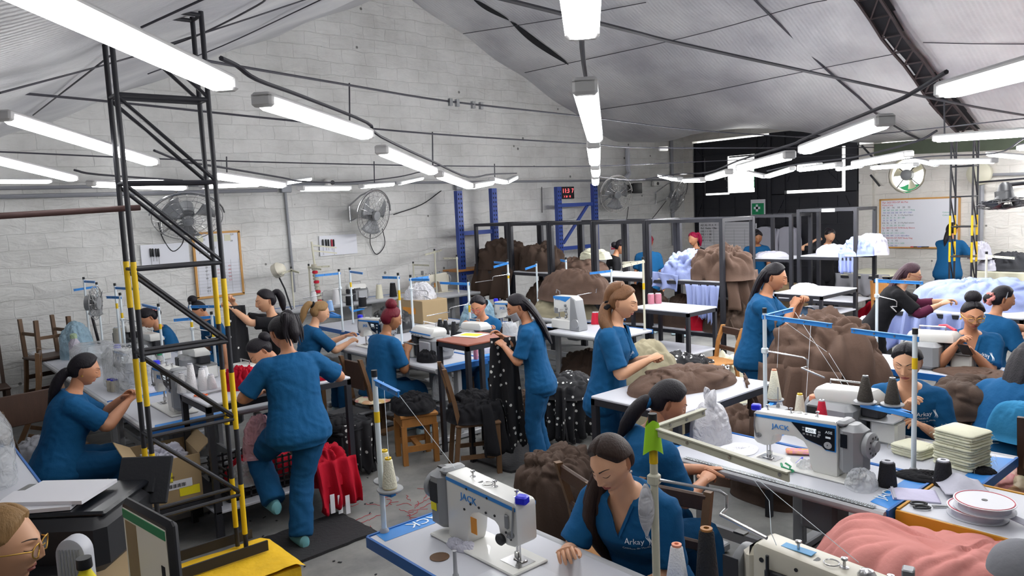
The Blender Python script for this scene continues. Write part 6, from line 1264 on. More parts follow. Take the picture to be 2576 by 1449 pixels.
t = thing('digital_clock', 'black wall clock with red digits beside the blue rack', 'clock', PY(1427, 485, YW-.03)); MB().box((0, 0, 0), (.36, .04, .24), 0, .006).build('case', 'dark', t); text('11:3', .12, 'led_red', fr((-.16, -.022, .0), (1, 0, 0), (0, 0, 1)), t, 'digits'); text('7', .12, 'led_red', fr((.1, -.022, .0), (1, 0, 0), (0, 0, 1)), t, 'digits'); text('3  20   12', .05, 'led_red', fr((-.12, -.022, -.09), (1, 0, 0), (0, 0, 1)), t, 'digits')
t = thing('loudspeaker', 'small black loudspeaker beside the grey wall fan', 'speaker', PY(1594, 474, YW-.2)); MB().loft([[(x*s_, y_, z_*s_) for x, z_ in ((-.14, -.11), (.14, -.11), (.14, .11), (-.14, .11))] for y_, s_ in ((-.12, 1), (.12, .7))]).build('cabinet', 'dark', t, bevel=.01)
def camera_box(q, l): t = thing('security_camera', l, 'camera', q); MB().box((0, 0, 0), (.14, .1, .12), 0, .02).build('case', 'machine_white', t); MB().cyl((.03, -.06, 0), (.03, -.04, 0), .035, n=16).build('lens', 'dark', t)
camera_box(PY(1648, 462, YW-.08), 'white security camera left of the tilted wall fan'); camera_box(PY(828, 460, YW-.06), 'small white camera box above the tool board with red screwdriver')
tag(MB().box(PD(1669, 374, 11.5), (.14, .05, .07), -.6, .01).build('transmitter_box', 'machine_white'), 'small white box hanging on the cable left of the door', 'box')
s_ = thing('exit_sign', 'green and white first aid sign on the black door', 'sign', (XW-.01, 8.8, 1.98)); MB().box((0, 0, 0), (.01, .34, .36)).build('plate', 'paper', s_, False); MB().box((-.007, 0, -.02), (.006, .28, .24)).build('green_field', 'sign_green', s_, False); MB().box((-.011, .02, .0), (.004, .05, .15)).box((-.011, .02, .0), (.004, .15, .05)).build('cross', 'ink_white', s_, False)
for k, (q, l) in enumerate(((((1757, 560), (1888, 655)), 'white planning sheet with a hand drawn grid on the black door'), (((1888, 562), (1905, 650)), 'second narrow planning sheet beside the first on the door'))):
    a, c = PX(*q[0], XW-.01), PX(*q[1], XW-.01); a.y = min(a.y, 10.3); t = thing('planning_sheet', l, 'paper', (XW-.015, a.y, max(c.z, .9)), RP); w, h = a.y-c.y, a.z-max(c.z, .9); MB().box((w/2, 0, h/2), (w, .006, h)).build('sheet', 'paper', t, False); b = MB()
    for i in range(12): b.box((w/2, -.005, h*i/12), (w*.95, .003, .006))
    for i in range(5): b.box((w*(.1+.2*i), -.005, h*.4), (.006, .003, h*.8))
    b.build('grid_lines', 'mid_grey', t, False)
    if w > .4:
        for i in range(6): wr(t, .05, h*.9-i*.07, ('AZ  XL  M  4   9', 'Ref   Fecha   Obs', '101  /  /  12', '302  /  /  08', '77   /  /  15', '401  /  /  02')[i], .06, 'ink_black')
t = thing('evacuation_notice', 'small red and white notice on the wall behind the woman in black jacket', 'notice', PY(1543, 628, YW-.01)); MB().box((0, 0, 0), (.22, .006, .28)).build('sheet', 'paper', t, False); b = MB(); b.add([(-.1, -.005, .05), (.1, -.005, .05), (0, -.005, .12)], [(0, 1, 2)]); b.box((0, -.005, .02), (.16, .003, .03)); b.build('print', 'ink_red', t, False)
def shirt_hang(px, l, d=0): 
    q = PX(px, 570, XW-.06); t = thing('hanging_shirt', l, 'shirt', q); b = MB()
    b.loft([[(x_*.05, y_*w_, z_) for x_, y_ in ((-1, -.8), (-1, 0), (-1, .8), (0, 1), (1, .8), (1, 0), (1, -.8), (0, -1))] for z_, w_ in ((-.62, .24), (-.4, .22), (-.15, .22), (-.04, .2), (.0, .09))]); b.tube([(0, .2, -.05), (-.02, .26, -.3), (-.03, .27, -.62)], [.05, .045, .035], 8); b.tube([(0, -.2, -.05), (-.02, -.26, -.3), (-.03, -.27, -.62)], [.05, .045, .035], 8); b.build('garment', 'white_cloth', t); MB().tube([(0, -.2, -.02), (0, 0, .04), (0, .2, -.02)], .008, 6).tube([(0, 0, .04), (0, 0, .12), (0, .03, .14)], .004, 6).build('hanger', 'dark', t); return t
shirt_hang(1925, 'white long sleeved shirt on a hanger at the door, left of two'); shirt_hang(1983, 'white long sleeved shirt on a hanger at the door, right of two')
pipe(catmull([PY(1110, 480, YW-.02), PY(1060, 515, YW-.02), PY(990, 540, YW-.1)], 5), .008, 'fan_cord', 'black cord running up from the silver wall fan', 'cord', 'dark'); pipe(catmull([PY(932, 585, YW-.1), PY(932, 615, YW-.03), PY(948, 640, YW-.03), PY(968, 615, YW-.03), PY(962, 575, YW-.1)], 5), .007, 'fan_cord', 'looped black cord hanging under the silver wall fan', 'cord', 'dark')
pipe(catmull([PY(398, 560, YW-.1), PY(410, 600, YW-.03), PY(435, 632, YW-.03), PY(460, 610, YW-.03), PY(458, 575, YW-.1)], 5), .007, 'fan_cord', 'looped black cord hanging under the fan behind the column', 'cord', 'dark')
pipe(catmull([PY(1581, 520, YW-.1), PY(1575, 560, YW-.03), PY(1565, 600, YW-.03)], 5), .007, 'fan_cord', 'black cord under the grey wall fan', 'cord', 'dark'); pipe(catmull([PY(1676, 505, YW-.1), PY(1645, 545, YW-.03), PY(1625, 565, YW-.03)], 5), .007, 'fan_cord', 'black cord under the tilted wall fan', 'cord', 'dark'); pipe([PY(1363, 470, YW-.02), PY(1364, 535, YW-.03)], .006, 'plug_cord', 'thin cord with a black plug hanging on the wall inside the blue rack', 'cord', 'dark')
# ---------------------------------------------------------------- chairs and stools
def seat_at(k, yaw, label, back=.02, **kw): x, y = PP[k]; a = math.radians(yaw); return place(chair(label, **kw), (x-back*math.cos(a), y-back*math.sin(a), 0), a)
seat_at('left', -8, 'dark wooden chair with orange seat under the heavy seated woman', m='wood', back=.06, seatcol='orange', h=.92); seat_at('redbun', 2, 'brown wooden chair with beige back under the woman with the red bun', m='wood', panel=True, back=.04); seat_at('pony', -18, 'wooden chair under the seated woman with the low ponytail', m='wood', back=.05, seat='wood_light'); seat_at('front', 192, 'wooden chair under the woman at the nearest machine', m='wood'); seat_at('cardelis', 200, 'wooden chair under the parted hair woman', m='wood'); seat_at('phone', 205, 'wooden chair under the woman with the phone', m='wood'); seat_at('blond', -8, 'wooden chair under the blond woman', m='wood'); seat_at('pinkglass', 200, 'wooden chair under the woman with red glasses', m='wood')
place(chair('broad dark wooden chair with panel back and a grey cloth on its seat', w=.55, panel=True, h=.92, m='wood', seat='wood'), (.98, 7.0, 0), -PI/2+.15)
c1_ = place(chair('wooden chair in the aisle with a black dotted garment over it', m='wood', seat='wood', h=.92), (3.82, 5.0, 0), -.5); place(stool('light wooden stool with folded black cloth in the aisle'), (3.62, 5.62, 0), -.35)
q = PP['pony']; place(stool('light wooden stool carrying the brown cloth in the aisle', h=.46, w=.42, d=.42), (3.1, 3.28, 0), .1)
u = chair('wooden chair standing upside down on the left table by the wall', m='wood', h=.9); u.matrix_world = Matrix.Translation((1.50, 9.75, 1.22)) @ Matrix.Rotation(-1.3, 4, 'Z') @ Matrix.Rotation(PI, 4, 'X')
place(chair('dark wooden chair at the left edge against the wall', m='wood_dark', h=.95), (.95, 10.25, 0), -PI/2); u = chair('wooden chair tipped forward against the left table', m='wood', h=.9); u.matrix_world = Matrix.Translation((1.12, 8.05, .16)) @ Matrix.Rotation(-.2, 4, 'Z') @ Matrix.Rotation(.32, 4, 'Y')
place(chair('wooden chair under the brown heap by the tall woman', m='wood_light', seat='wood_light', h=.8), (6.95, 4.75, 0), 2.8); place(chair('light wooden chair behind the right rack', m='wood_light', back='wood_light', panel=True, h=.9), (11.6, 4.85, 0), .2)
place(chair('large dark chair with a teal cushion at the right edge', m='wood_dark', panel=True, w=.6, h=.95), (4.98, 1.02, 0), .15)
for k, (x, y_, a, l) in enumerate(((2.98, 5.75, .2, 'black plastic stool beside the white worktable, nearer one'), (3.25, 6.15, .1, 'black plastic stool beside the white worktable, farther one'), (4.98, 5.05, .4, 'black plastic stool under the dotted skirt'))): place(crate_stool(l), (x, y_, 0), a)
b = MB(); q0 = P(820, 1355, 0); 
def mat_pad(c, w, d, rz, l, sd): b = MB(); n_ = 40; pts = [(math.copysign(w/2, math.cos(2*PI*k/n_)) if abs(math.cos(2*PI*k/n_)) > .7 else w/2*math.cos(2*PI*k/n_)/.71, math.copysign(d/2, math.sin(2*PI*k/n_)) if abs(math.sin(2*PI*k/n_)) > .7 else d/2*math.sin(2*PI*k/n_)/.71) for k in range(n_)]; b.poly([(x+.02*noise.noise((k*.9, sd, 0)), y_+.02*noise.noise((k*.9, sd, 5))) for k, (x, y_) in enumerate(pts)], 'z', .02); o = b.build('rubber_mat', 'rubber', None, False); o.location = (c[0], c[1], .011); o.rotation_euler = (0, 0, rz); return tag(o, l, 'mat')
mat_pad((2.2, 4.72), .62, .52, .05, 'black rubber foam mat under the woman with her foot on the shelf', 1); mat_pad((4.3, 4.95), .75, .55, .0, 'black rubber foam mat under the long haired woman', 2)
# ---------------------------------------------------------------- garments, bundles and bags
def H(name, label, cat, px, py, z_, rx, ry, h, m, seed, **k): return heap(name, label, cat, P(px, py, z_), rx, ry, h, m, seed, **k)
def fall(o, a, b_, drop, m, **k):        # a hanging part of a heap, in the heap's own space
    return drape(V3(a)-o.location, V3(b_)-o.location, drop, m, parent=o, **k)
G = 'garment_pile'
# sorting rack by sorting rack (front plane X=7.85, depth .66)
def ry_(px): return yr(px, RX)
o = heap(G, 'tall pile of brown garments spilling off the rack nearest the brick wall', 'clothes', V3((8.2, ry_(1232), 1.211)), .42, .62, .50, 'brown_dark', 1, fold=.3, res=(96, 34)); fall(o, (7.86, ry_(1215)+.25, 1.3), (7.86, ry_(1270)-.2, 1.3), .55, 'brown_dark', wav=.05, nw=3, seed=3, out=(-.12, 0, 0))
heap(G, 'rounded pile of brown garments in the second rack', 'clothes', V3((8.2, ry_(1322), 1.211)), .36, .42, .46, 'brown_dark', 2, fold=.3, res=(96, 34)); o = heap(G, 'low pile of brown garments in the third rack under the cream collars', 'clothes', V3((8.15, ry_(1425), 1.211)), .34, .5, .22, 'brown', 3, fold=.35, res=(96, 30))
heap('collar_stack', 'cream and white collars stacked on the low brown pile', 'clothes', V3((8.25, ry_(1448), 1.40)), .18, .3, .16, 'cream', 4, fold=.25)
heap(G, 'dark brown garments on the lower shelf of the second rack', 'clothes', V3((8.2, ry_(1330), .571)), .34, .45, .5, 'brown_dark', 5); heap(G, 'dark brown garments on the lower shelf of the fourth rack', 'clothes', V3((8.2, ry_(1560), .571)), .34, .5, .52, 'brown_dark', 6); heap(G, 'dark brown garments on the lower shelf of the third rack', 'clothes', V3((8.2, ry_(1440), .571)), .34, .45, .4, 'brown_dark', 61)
o = heap(G, 'pale blue shirts heaped on the rack nearest the camera', 'clothes', V3((8.15, ry_(1690), 1.211)), .34, .36, .36, 'sky', 7, fold=.34, res=(96, 34)); fall(o, (7.84, ry_(1650)+.05, 1.30), (7.84, ry_(1690)-.1, 1.26), .2, 'sky', seed=2, nw=2)
o = heap(G, 'high pile of brown garments beside the pale blue shirts', 'clothes', V3((8.16, ry_(1775), 1.211)), .34, .44, .46, 'brown', 8, fold=.36, res=(110, 36)); fall(o, (7.9, ry_(1822)+.02, 1.35), (8.55, ry_(1822)-.03, 1.30), .5, 'brown', wav=.05, nw=3, seed=5, out=(0, -.08, 0))
heap(G, 'dark brown garments on the lower shelf of the nearest rack', 'clothes', V3((8.2, ry_(1680), .571)), .34, .3, .42, 'brown_dark', 9); o = heap(G, 'red garments on the lower shelf behind the small white table', 'clothes', V3((8.15, ry_(1745), .571)), .3, .3, .3, 'red', 10)
o = heap(G, 'brown garments spilling over the lower corner of the nearest rack', 'clothes', V3((8.2, ry_(1822)+.12, .571)), .42, .34, .42, 'brown_dark', 11, fold=.34); fall(o, (7.85, ry_(1822)-.05, .75), (8.6, ry_(1822)-.08, .75), .45, 'brown_dark', wav=.05, nw=3, out=(0, -.08, 0), seed=8)
for k, (px, l) in enumerate(((1742, 'pale blue shirt tails hanging under the rack shelf, left one'), (1768, 'pale blue shirt tails hanging under the rack shelf, middle one'), (1792, 'pale blue shirt tails hanging under the rack shelf, right one'))): q = V3((7.83, ry_(px), 1.16)); sheet_tag(l, 'clothes', 'shirt_tail', q+V3((0, .11, 0)), q+V3((0, -.11, 0)), .36+.06*k, 'sky', seed=k, flare=.5, nw=2, wav=.02)
# second row of racks
o = heap(G, 'white garments on the shelf before the hanging shirts', 'clothes', V3((11.25, yr(1920, 11), 1.231)), .2, .28, .10, 'white_cloth', 12); q = V3((10.98, yr(2075, 11), 1.281)); heap(G, 'white garments on the module rack, left heap', 'clothes', V3((11.25, yr(2080, 11), 1.281)), .22, .28, .16, 'white_cloth', 13)
o = heap(G, 'folded pale blue shirts hanging over the edge of the module rack', 'clothes', V3((11.2, yr(2140, 11), 1.281)), .24, .24, .26, 'sky', 14, fold=.3); fall(o, (10.98, yr(2110, 11), 1.34), (10.98, yr(2150, 11), 1.34), .3, 'sky', nw=4, wav=.02, seed=4); heap(G, 'white shirts piled behind the pale blue ones on the module rack', 'clothes', V3((11.45, yr(2175, 11.3), 1.281)), .25, .34, .32, 'white_cloth', 15)
sheet_tag('pale cloth covering the table behind the module rack', 'cloth', 'table_cloth', V3((12.5, 6.1, .87)), V3((12.5, 5.2, .87)), .35, 'grey_cloth', nw=4); heap(G, 'red garments on the floor behind the right rack', 'clothes', V3((12.0, 5.1, 0)), .4, .4, .62, 'red', 16)
# brown bundle on the beige sack
heap('cloth_bundle', 'large tied brown cloth bundle beside the coverstitch machine', 'bundle', V3((6.98, 6.86, .98)), .32, .66, .42, 'brown', 17, fold=.2, fr_=2.2, res=(110, 36), flat=2.6); heap('cloth_sack', 'beige sack under the brown bundle', 'sack', V3((6.95, 7.05, .762)), .3, .62, .3, 'beige', 18, fold=.18, fr_=2.4); H('plastic_bundle', 'clear plastic bundle behind the brown haired woman', 'bag', 1545, 760, .95, .22, .2, .26, 'film', 19)
heap('cloth_sack', 'large beige sack on the floor behind the brown haired woman', 'sack', V3((5.35, 4.35, 0)), .36, .34, .98, 'beige', 20, fold=.16, fr_=2.2, res=(96, 36), flat=2.6)
heap('dotted_garments', 'black dotted garments piled under the small white table', 'clothes', V3((6.6, 4.85, 0)), .55, .42, .62, 'polka', 21, fold=.3); heap('cloth_sack', 'cream sack beside the black dotted pile under the small table', 'sack', V3((7.2, 4.75, 0)), .4, .35, .5, 'cream', 22)
# large brown heap by the tall woman
o = heap(G, 'largest brown garment heap, in front of the tall woman', 'clothes', V3((5.55, 2.78, .741)), .46, .50, .62, 'brown', 23, fold=.30, fr_=2.6, res=(130, 44)); fall(o, (5.12, 3.1, .95), (5.12, 2.45, .95), .55, 'brown', wav=.07, nw=3, out=(-.12, 0, 0), seed=6); fall(o, (5.12, 2.5, .9), (5.6, 2.36, .9), .75, 'brown', wav=.07, nw=3, out=(-.05, -.1, 0), seed=9); fall(o, PP['tall']+(0,) if False else (5.55, 3.22, 1.2), (5.75, 3.22, 1.18), .3, 'brown', seed=2, nw=1)
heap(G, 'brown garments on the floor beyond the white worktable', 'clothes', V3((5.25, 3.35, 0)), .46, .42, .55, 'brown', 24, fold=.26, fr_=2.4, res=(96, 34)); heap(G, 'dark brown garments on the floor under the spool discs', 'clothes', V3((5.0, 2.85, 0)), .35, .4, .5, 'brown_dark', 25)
heap(G, 'brown trousers beside the woman with the phone', 'clothes', V3((6.42, 1.98, .762)), .18, .34, .05, 'brown', 26, fold=.4); heap(G, 'brown cloth over the lap at the right edge', 'clothes', P(2440, 1030, .74), .35, .3, .22, 'brown_dark', 27)
o = heap(G, 'brown garment spread over the white worktable', 'clothes', V3((4.16, 3.08, .951)), .46, .25, .13, 'brown', 28, rot=-.15, fold=.45, fr_=3, res=(110, 34)); fall(o, (4.35, 2.72, .985), (4.6, 2.9, .985), .22, 'brown', seed=3, nw=2, out=(.02, -.05, 0))
heap(G, 'brown cloth on the wooden stool behind the nearest machine', 'clothes', V3((3.1, 3.26, .461)), .30, .28, .30, 'brown_dark', 29, fold=.3, fr_=2.4, skirt=.25, res=(110, 36))
# pale blue shirts under the leaning woman
o = heap(G, 'wide heap of pale blue shirts on the table of the leaning woman', 'clothes', V3((9.35, 2.95, .901)), .62, .62, .34, 'sky', 30, fold=.34, fr_=3, res=(130, 40)); fall(o, (8.62, 3.6, .93), (8.62, 3.15, .91), .45, 'sky', nw=3, wav=.06, out=(-.08, 0, 0)); fall(o, (8.6, 3.2, .9), (8.6, 2.6, .9), .4, 'sky', nw=4, wav=.05, out=(-.04, 0, 0), seed=5)
heap(G, 'white shirts on the floor left of the leaning woman', 'clothes', V3((9.3, 4.15, 0)), .2, .25, .7, 'white_cloth', 31)
# long dotted skirts
o = heap('dotted_garments', 'black dotted skirts draped over a stool by the long haired woman', 'clothes', V3((4.98, 5.05, .421)), .30, .30, .22, 'polka', 32, fold=.2, fr_=2); 
for k, (a, c) in enumerate((((4.74, 5.28, .55), (4.72, 4.85, .55)), ((4.72, 4.86, .55), (5.1, 4.74, .55)), ((5.08, 4.75, .55), (5.26, 5.0, .55)))): fall(o, a, c, .5, 'polka', wav=.04, nw=4, flare=1.15, seed=k)
sheet_tag('black dotted garment held by the long haired woman', 'clothes', 'dotted_garment', P(1258, 850, 1.12)+V3((-.06, .06, 0)), P(1270, 850, 1.12)+V3((.1, -.02, 0)), .95, 'polka', flare=1.6, nw=2, wav=.035, nu=26, nv=20)
o = heap('dotted_garments', 'black and dotted garments slung over the aisle chair', 'clothes', V3((3.84, 5.0, .451)), .28, .26, .22, 'black', 33, fold=.34); fall(o, (4.0, 5.16, .60), (3.97, 4.82, .60), .48, 'polka', wav=.04, nw=3, flare=1.1, out=(.06, 0, 0)); fall(o, (3.97, 4.84, .6), (3.72, 4.78, .6), .42, 'black', wav=.04, nw=2, out=(0, -.06, 0), seed=3)
heap('black_garments', 'folded black garments on the light wooden stool', 'clothes', V3((3.62, 5.62, .451)), .22, .2, .16, 'black', 34, fold=.3)
o = heap('dotted_garments', 'black dotted garments over the stool beside the worktable', 'clothes', V3((2.98, 5.72, .421)), .2, .2, .1, 'black', 35); fall(o, (2.86, 5.56, .48), (3.14, 5.54, .48), .42, 'polka', wav=.03, nw=3, seed=5); fall(o, (3.14, 5.55, .48), (3.17, 5.85, .48), .40, 'polka', wav=.03, nw=2, seed=7)
sheet_tag('black dotted garment raised by the woman in black shirt', 'clothes', 'dotted_garment', P(548, 742, 1.5)*.0+V3((2.52, 6.98, 1.42)), V3((2.66, 6.9, 1.42)), .75, 'polka', flare=1.3, nw=1, wav=.03)
# red garments
heap('red_garments', 'red garment on the long worktable, left of the standing woman', 'clothes', P(608, 975, .981), .13, .11, .17, 'red', 36, fold=.4); heap('red_garments', 'red garment with straps on the long worktable, right of the standing woman', 'clothes', V3((2.60, 5.28, .981)), .16, .13, .13, 'red', 37, fold=.45, rot=.4)
o = heap('red_garments', 'large red garment bundle hanging off the low shelf', 'clothes', V3((2.5, 5.18, .231)), .24, .24, .26, 'red', 38, fold=.3); fall(o, (2.34, 5.0, .42), (2.66, 4.97, .42), .34, 'red', wav=.04, nw=3, out=(0, -.06, 0))
for k in range(3): MB().box((-.09+.06*k, -.28, -.10-.02*k), (.035, .004, .14)).build('care_label', 'paper', o, False)
heap('red_garments', 'red garments in the black crate on the low shelf', 'clothes', V3((2.1, 5.42, .30)), .26, .15, .22, 'red', 39); bg = heap('plastic_bag', 'clear bag with red scraps hanging at the worktable', 'bag', V3((1.98, 5.05, .56)), .13, .08, .3, 'film_red', 40, fold=.2, flat=3); heap('plastic_bag', 'loose clear plastic on the low shelf', 'bag', V3((1.92, 5.2, .35)), .14, .1, .16, 'film', 41)
cr = thing('plastic_crate', 'black plastic crate on the low shelf of the long worktable', 'crate', (2.1, 5.42, .231)); b = MB()
for k in range(6):
    z_ = .01+.045*k
    for s_ in (-1, 1): b.box((0, s_*.19, z_), (.62, .012, .012)); b.box((s_*.31, 0, z_), (.012, .38, .012))
for k in range(13):
    for s_ in (-1, 1): b.box((-.3+.05*k, s_*.19, .125), (.012, .012, .25))
b.box((0, 0, .006), (.62, .38, .012)); b.build('basket', 'dark', cr, False)
# carton with white scraps behind the near column
c = V3((1.47, 5.52, .33)); t = thing('cardboard_box', 'open cardboard box with yellow labels behind the near column', 'box', c, -.1); w, d_, h = .36, .50, .30; b = MB().box((0, 0, .006), (w, d_, .012))
for s_ in (-1, 1): b.box((s_*w/2, 0, h/2), (.008, d_, h)); b.box((0, s_*d_/2, h/2), (w, .008, h))
b.build('carton', 'carton', t, False); MB().bar((-w/2, 0, h), (-w/2-.10, 0, h+.06), d_*.95, .006).build('flap', 'carton', t, False); MB().bar((w/2, 0, h), (w/2+.08, 0, h+.07), d_*.95, .006).build('flap', 'carton', t, False)
MB().box((-.06, -d_/2-.006, .17), (.12, .002, .07)).build('yellow_label', 'label_yellow', t, False); MB().box((.10, -d_/2-.006, .06), (.13, .002, .06)).build('yellow_label', 'label_yellow', t, False); MB().box((.02, -d_/2-.006, .115), (.2, .002, .06)).build('shipping_label', 'paper', t, False); MB().box((-.12, -d_/2-.006, .09), (.06, .002, .06)).build('blue_label', 'label_blue', t, False)
b = MB()
for k in range(16): b.box((-.06+k*.009, -d_/2-.0075, .11), (.003+.002*(k % 3), .002, .025))
b.build('barcode', 'ink_black', t, False); text('BLUSI', .02, 'ink_black', fr((-.04, -d_/2-.0075, .165), (1, 0, 0), (0, 0, 1)), t)
heap(G, 'white cloth scraps in the open cardboard box', 'clothes', c+V3((0, 0, .2)), .15, .21, .14, 'white_cloth', 42, fold=.5); place(work_table(.5, .55, .33, 'low black bench under the cardboard box', top='black_steel', name='low_bench'), (1.24, 5.24, 0), -.05)
heap('grey_garment', 'grey cloth lying on the broad dark chair', 'clothes', V3((.95, 6.9, .451)), .24, .2, .12, 'grey_cloth', 43, fold=.4, skirt=.12)
# bags and scraps on the right tables
bg = heap('plastic_bag', 'knotted white plastic bag full of scraps on the ruler edged table', 'bag', V3((3.76, 2.60, .762)), .135, .14, .24, 'film_white', 44, fold=.10, fr_=2.6, flat=2.8, res=(96, 34)); [MB().tube(catmull([(0, 0, .2), (.02*q, .02*q, .25), (.03*q, .035*q, .265), (.03*q, .06*q, .272)], 4), [(.04, .03)]*4+[(.03, .025)]*4+[(.055, .02)]*4+[(.02, .008)], 12).build('knot', 'film_white', bg) for q in (-1, 1)]
lg = tag(MB().grid(lambda u, v: ((.03+.10*v)*math.cos(2*PI*u)*(1+.12*math.sin(8*PI*u)*v), (.03+.10*v)*math.sin(2*PI*u)*(1+.12*math.sin(8*PI*u)*v), -.42*v), 40, 10, True).build('tied_bag', 'film_white'), 'long white plastic tied with a pink ribbon to the worktable leg', 'bag'); lg.location = (4.66, 2.70, .88)
hp = heap('paper_scraps', 'thin white cloth scraps spread in front of the white bag', 'scraps', V3((3.72, 2.38, .762)), .12, .10, .012, 'paper', 45, fold=.45, fr_=6); heap('plastic_wrap', 'crumpled clear plastic in front of the panel machine', 'plastic', P(2165, 1225, .762), .09, .08, .10, 'film', 46, fold=.22, fr_=2.6); heap('white_rag', 'crumpled white rag beside the nearest machine', 'cloth', P(1160, 1375, .762), .05, .09, .03, 'white_cloth', 47, fold=.5, fr_=3); heap('plastic_wrap', 'small clear plastic under the panel machine arm', 'plastic', P(2030, 1180, .762), .05, .05, .05, 'film', 48, fold=.25)
# cream cloth stacks
for (px, py, n, s_, l, gp) in ((2420, 1168, 13, .1, 'cream cloth square of the tall frayed stack', 'cream squares in the tall stack'), (2300, 1142, 4, .085, 'cream cloth square of the low neat stack', 'cream squares in the low stack')):
    q = P(px, py, .762); rnd = random.Random(n)
    for k in range(n):
        hh = .0145; b = MB(); b.grid(lambda u, v: (s_*math.copysign(abs(math.cos(2*PI*u))**.22, math.cos(2*PI*u))*(.93+.07*math.sin(PI*v))+.004*noise.noise((u*20, k, 1)), s_*1.05*math.copysign(abs(math.sin(2*PI*u))**.22, math.sin(2*PI*u))*(.93+.07*math.sin(PI*v))+.004*noise.noise((u*20, k, 4)), hh*v), 44, 6, True)
        nb = len(b.v); b.f.append(tuple(range(nb-44, nb))); b.mi.append(0)
        for f in range(14): e = rnd.random()*2*PI; c_, s2 = math.cos(e), math.sin(e); m_ = s_/max(abs(c_), abs(s2)); b.tube([(c_*m_*.95, s2*m_, .007), (c_*m_*1.12, s2*m_*1.1, .01+rnd.uniform(-.012, .008)), (c_*m_*(1.16+.08*rnd.random()), s2*m_*1.16, rnd.uniform(-.015, .012))], .0006, 3)
        o = b.build('cloth_square', 'cream', None); o.location = q+V3((rnd.uniform(-.006, .006), rnd.uniform(-.006, .006), k*hh)); o.rotation_euler = (0, 0, -.2+rnd.uniform(-.06, .06)); tag(o, l, 'cloth', gp)
# ribbon reels, scissors, pouch, scraps
for k, l in enumerate(('lower white ribbon reel with a red rim and loose ribbon end', 'upper white ribbon reel with a red rim on the mustard edged table')):
    t = thing('ribbon_reel', l, 'reel', P(2478, 1300, .762)+V3((-.01*k+.0, .03*(1-k), .042*k))); MB().lathe([(.12, 0), (.12, .003)], n=40).build('flange', 'white', t); MB().lathe([(.10, .003), (.10, .034)], n=36).build('ribbon', 'white_cloth', t); MB().lathe([(.12, .034), (.12, .037)], n=40).build('flange', 'paper', t); MB().tube([(.112*math.cos(a), .112*math.sin(a), .0375) for a in np.linspace(0, 2*PI, 44, endpoint=False)], (.0022), 4, closed=True).build('red_rim', 'ink_red', t); MB().lathe([(.012, .036), (.012, .039)], n=16).build('hub_hole', 'dark', t)
    if k == 0: drape((-.02, -.11, .03), (.03, -.115, .03), .02, 'white_cloth', out=(-.02, -.10, 0), parent=t, wav=.004, nw=1, name='ribbon_end')
po = thing('zip_pouch', 'pale lilac zip pouch lying beside the black thread cone', 'pouch', P(2300, 1245, .764), .5); MB().grid(lambda u, v: ((u-.5)*.16, (v-.5)*.20, .012*math.sin(PI*u)*math.sin(PI*v)+.004*fnoise(u*5, v*5, 1)), 16, 16).build('bag', 'lilac', po, solid=.004); MB().box((-.0, .09, .008), (.17, .012, .006)).build('zip', 'white_cloth', po, False)
o = MB().grid(lambda u, v: ((u-.5)*.22, (v-.5)*.2, .02+.05*math.sin(u*2.6)*math.sin(v*3)**2+.006*fnoise(u*6, v*6, 2)), 18, 16).build('cloth_scrap', 'white_cloth', None, solid=.002); o.location = P(2420, 1235, .762); o.rotation_euler = (0, 0, .6); tag(o, 'large white cloth scrap beside the ribbon reels', 'cloth')
o = heap('black_scraps', 'black fabric scraps between the cloth stacks and the black cone', 'scraps', P(2330, 1200, .762), .10, .16, .025, 'black', 49, fold=.4, fr_=4, rot=.5); heap('black_scraps', 'black fabric scraps at the foot of the tall stack', 'scraps', P(2470, 1185, .762), .06, .08, .025, 'black', 50, fold=.4, fr_=4)
def scissors(px, py, z_, rz, l, m='dark'):
    t = thing('scissors', l, 'scissors', P(px, py, z_), rz); MB().bar((0, -.004, .004), (.12, .006, .004), .012, .003).bar((0, .004, .006), (.12, -.006, .006), .012, .003).build('blade', 'steel', t)
    for s_ in (-1, 1): MB().tube([(-.05+.035*math.cos(a), s_*.022+.018*math.sin(a), .006) for a in np.linspace(0, 2*PI, 14, endpoint=False)], .005, 6, closed=True).build('handle', m, t)
scissors(2345, 1275, .763, -.9, 'black handled scissors under the lilac pouch'); scissors(521, 992, .983, .3, 'orange handled scissors on the long worktable', 'orange')
t = thing('thread_clippers', 'green thread clippers beside the presser foot of the panel machine', 'clippers', P(1978, 1178, .764), .8); MB().tube([(.05, .012, .008), (0, .022, .008), (-.05, .0, .008), (0, -.022, .008), (.05, -.012, .008)], .007, 6).build('grip', 'green', t); MB().tube([(-.06+.018*math.cos(a), .018*math.sin(a), .008) for a in np.linspace(0, 2*PI, 12, endpoint=False)], .005, 6, closed=True).build('finger_ring', 'green', t)
def printed(k, sc_, stops):
    M[k] = mat('print_'+k, '#8a3a30', .5); nt = M[k].node_tree; v = nt.nodes.new('ShaderNodeTexVoronoi'); v.inputs['Scale'].default_value = sc_; rp = nt.nodes.new('ShaderNodeValToRGB'); el = rp.color_ramp.elements; el[0].position = 0; el[0].color = stops[0][1]+(1,); el[1].position = stops[-1][0]; el[1].color = stops[-1][1]+(1,)
    for q, cc in stops[1:-1]: e = el.new(q); e.color = cc+(1,)
    tc_ = nt.nodes.new('ShaderNodeTexCoord'); nt.links.new(tc_.outputs['Object'], v.inputs['Vector']); nt.links.new(v.outputs['Color'], rp.inputs[0]); nt.links.new(rp.outputs[0], nt.nodes['Principled BSDF'].inputs['Base Color'])
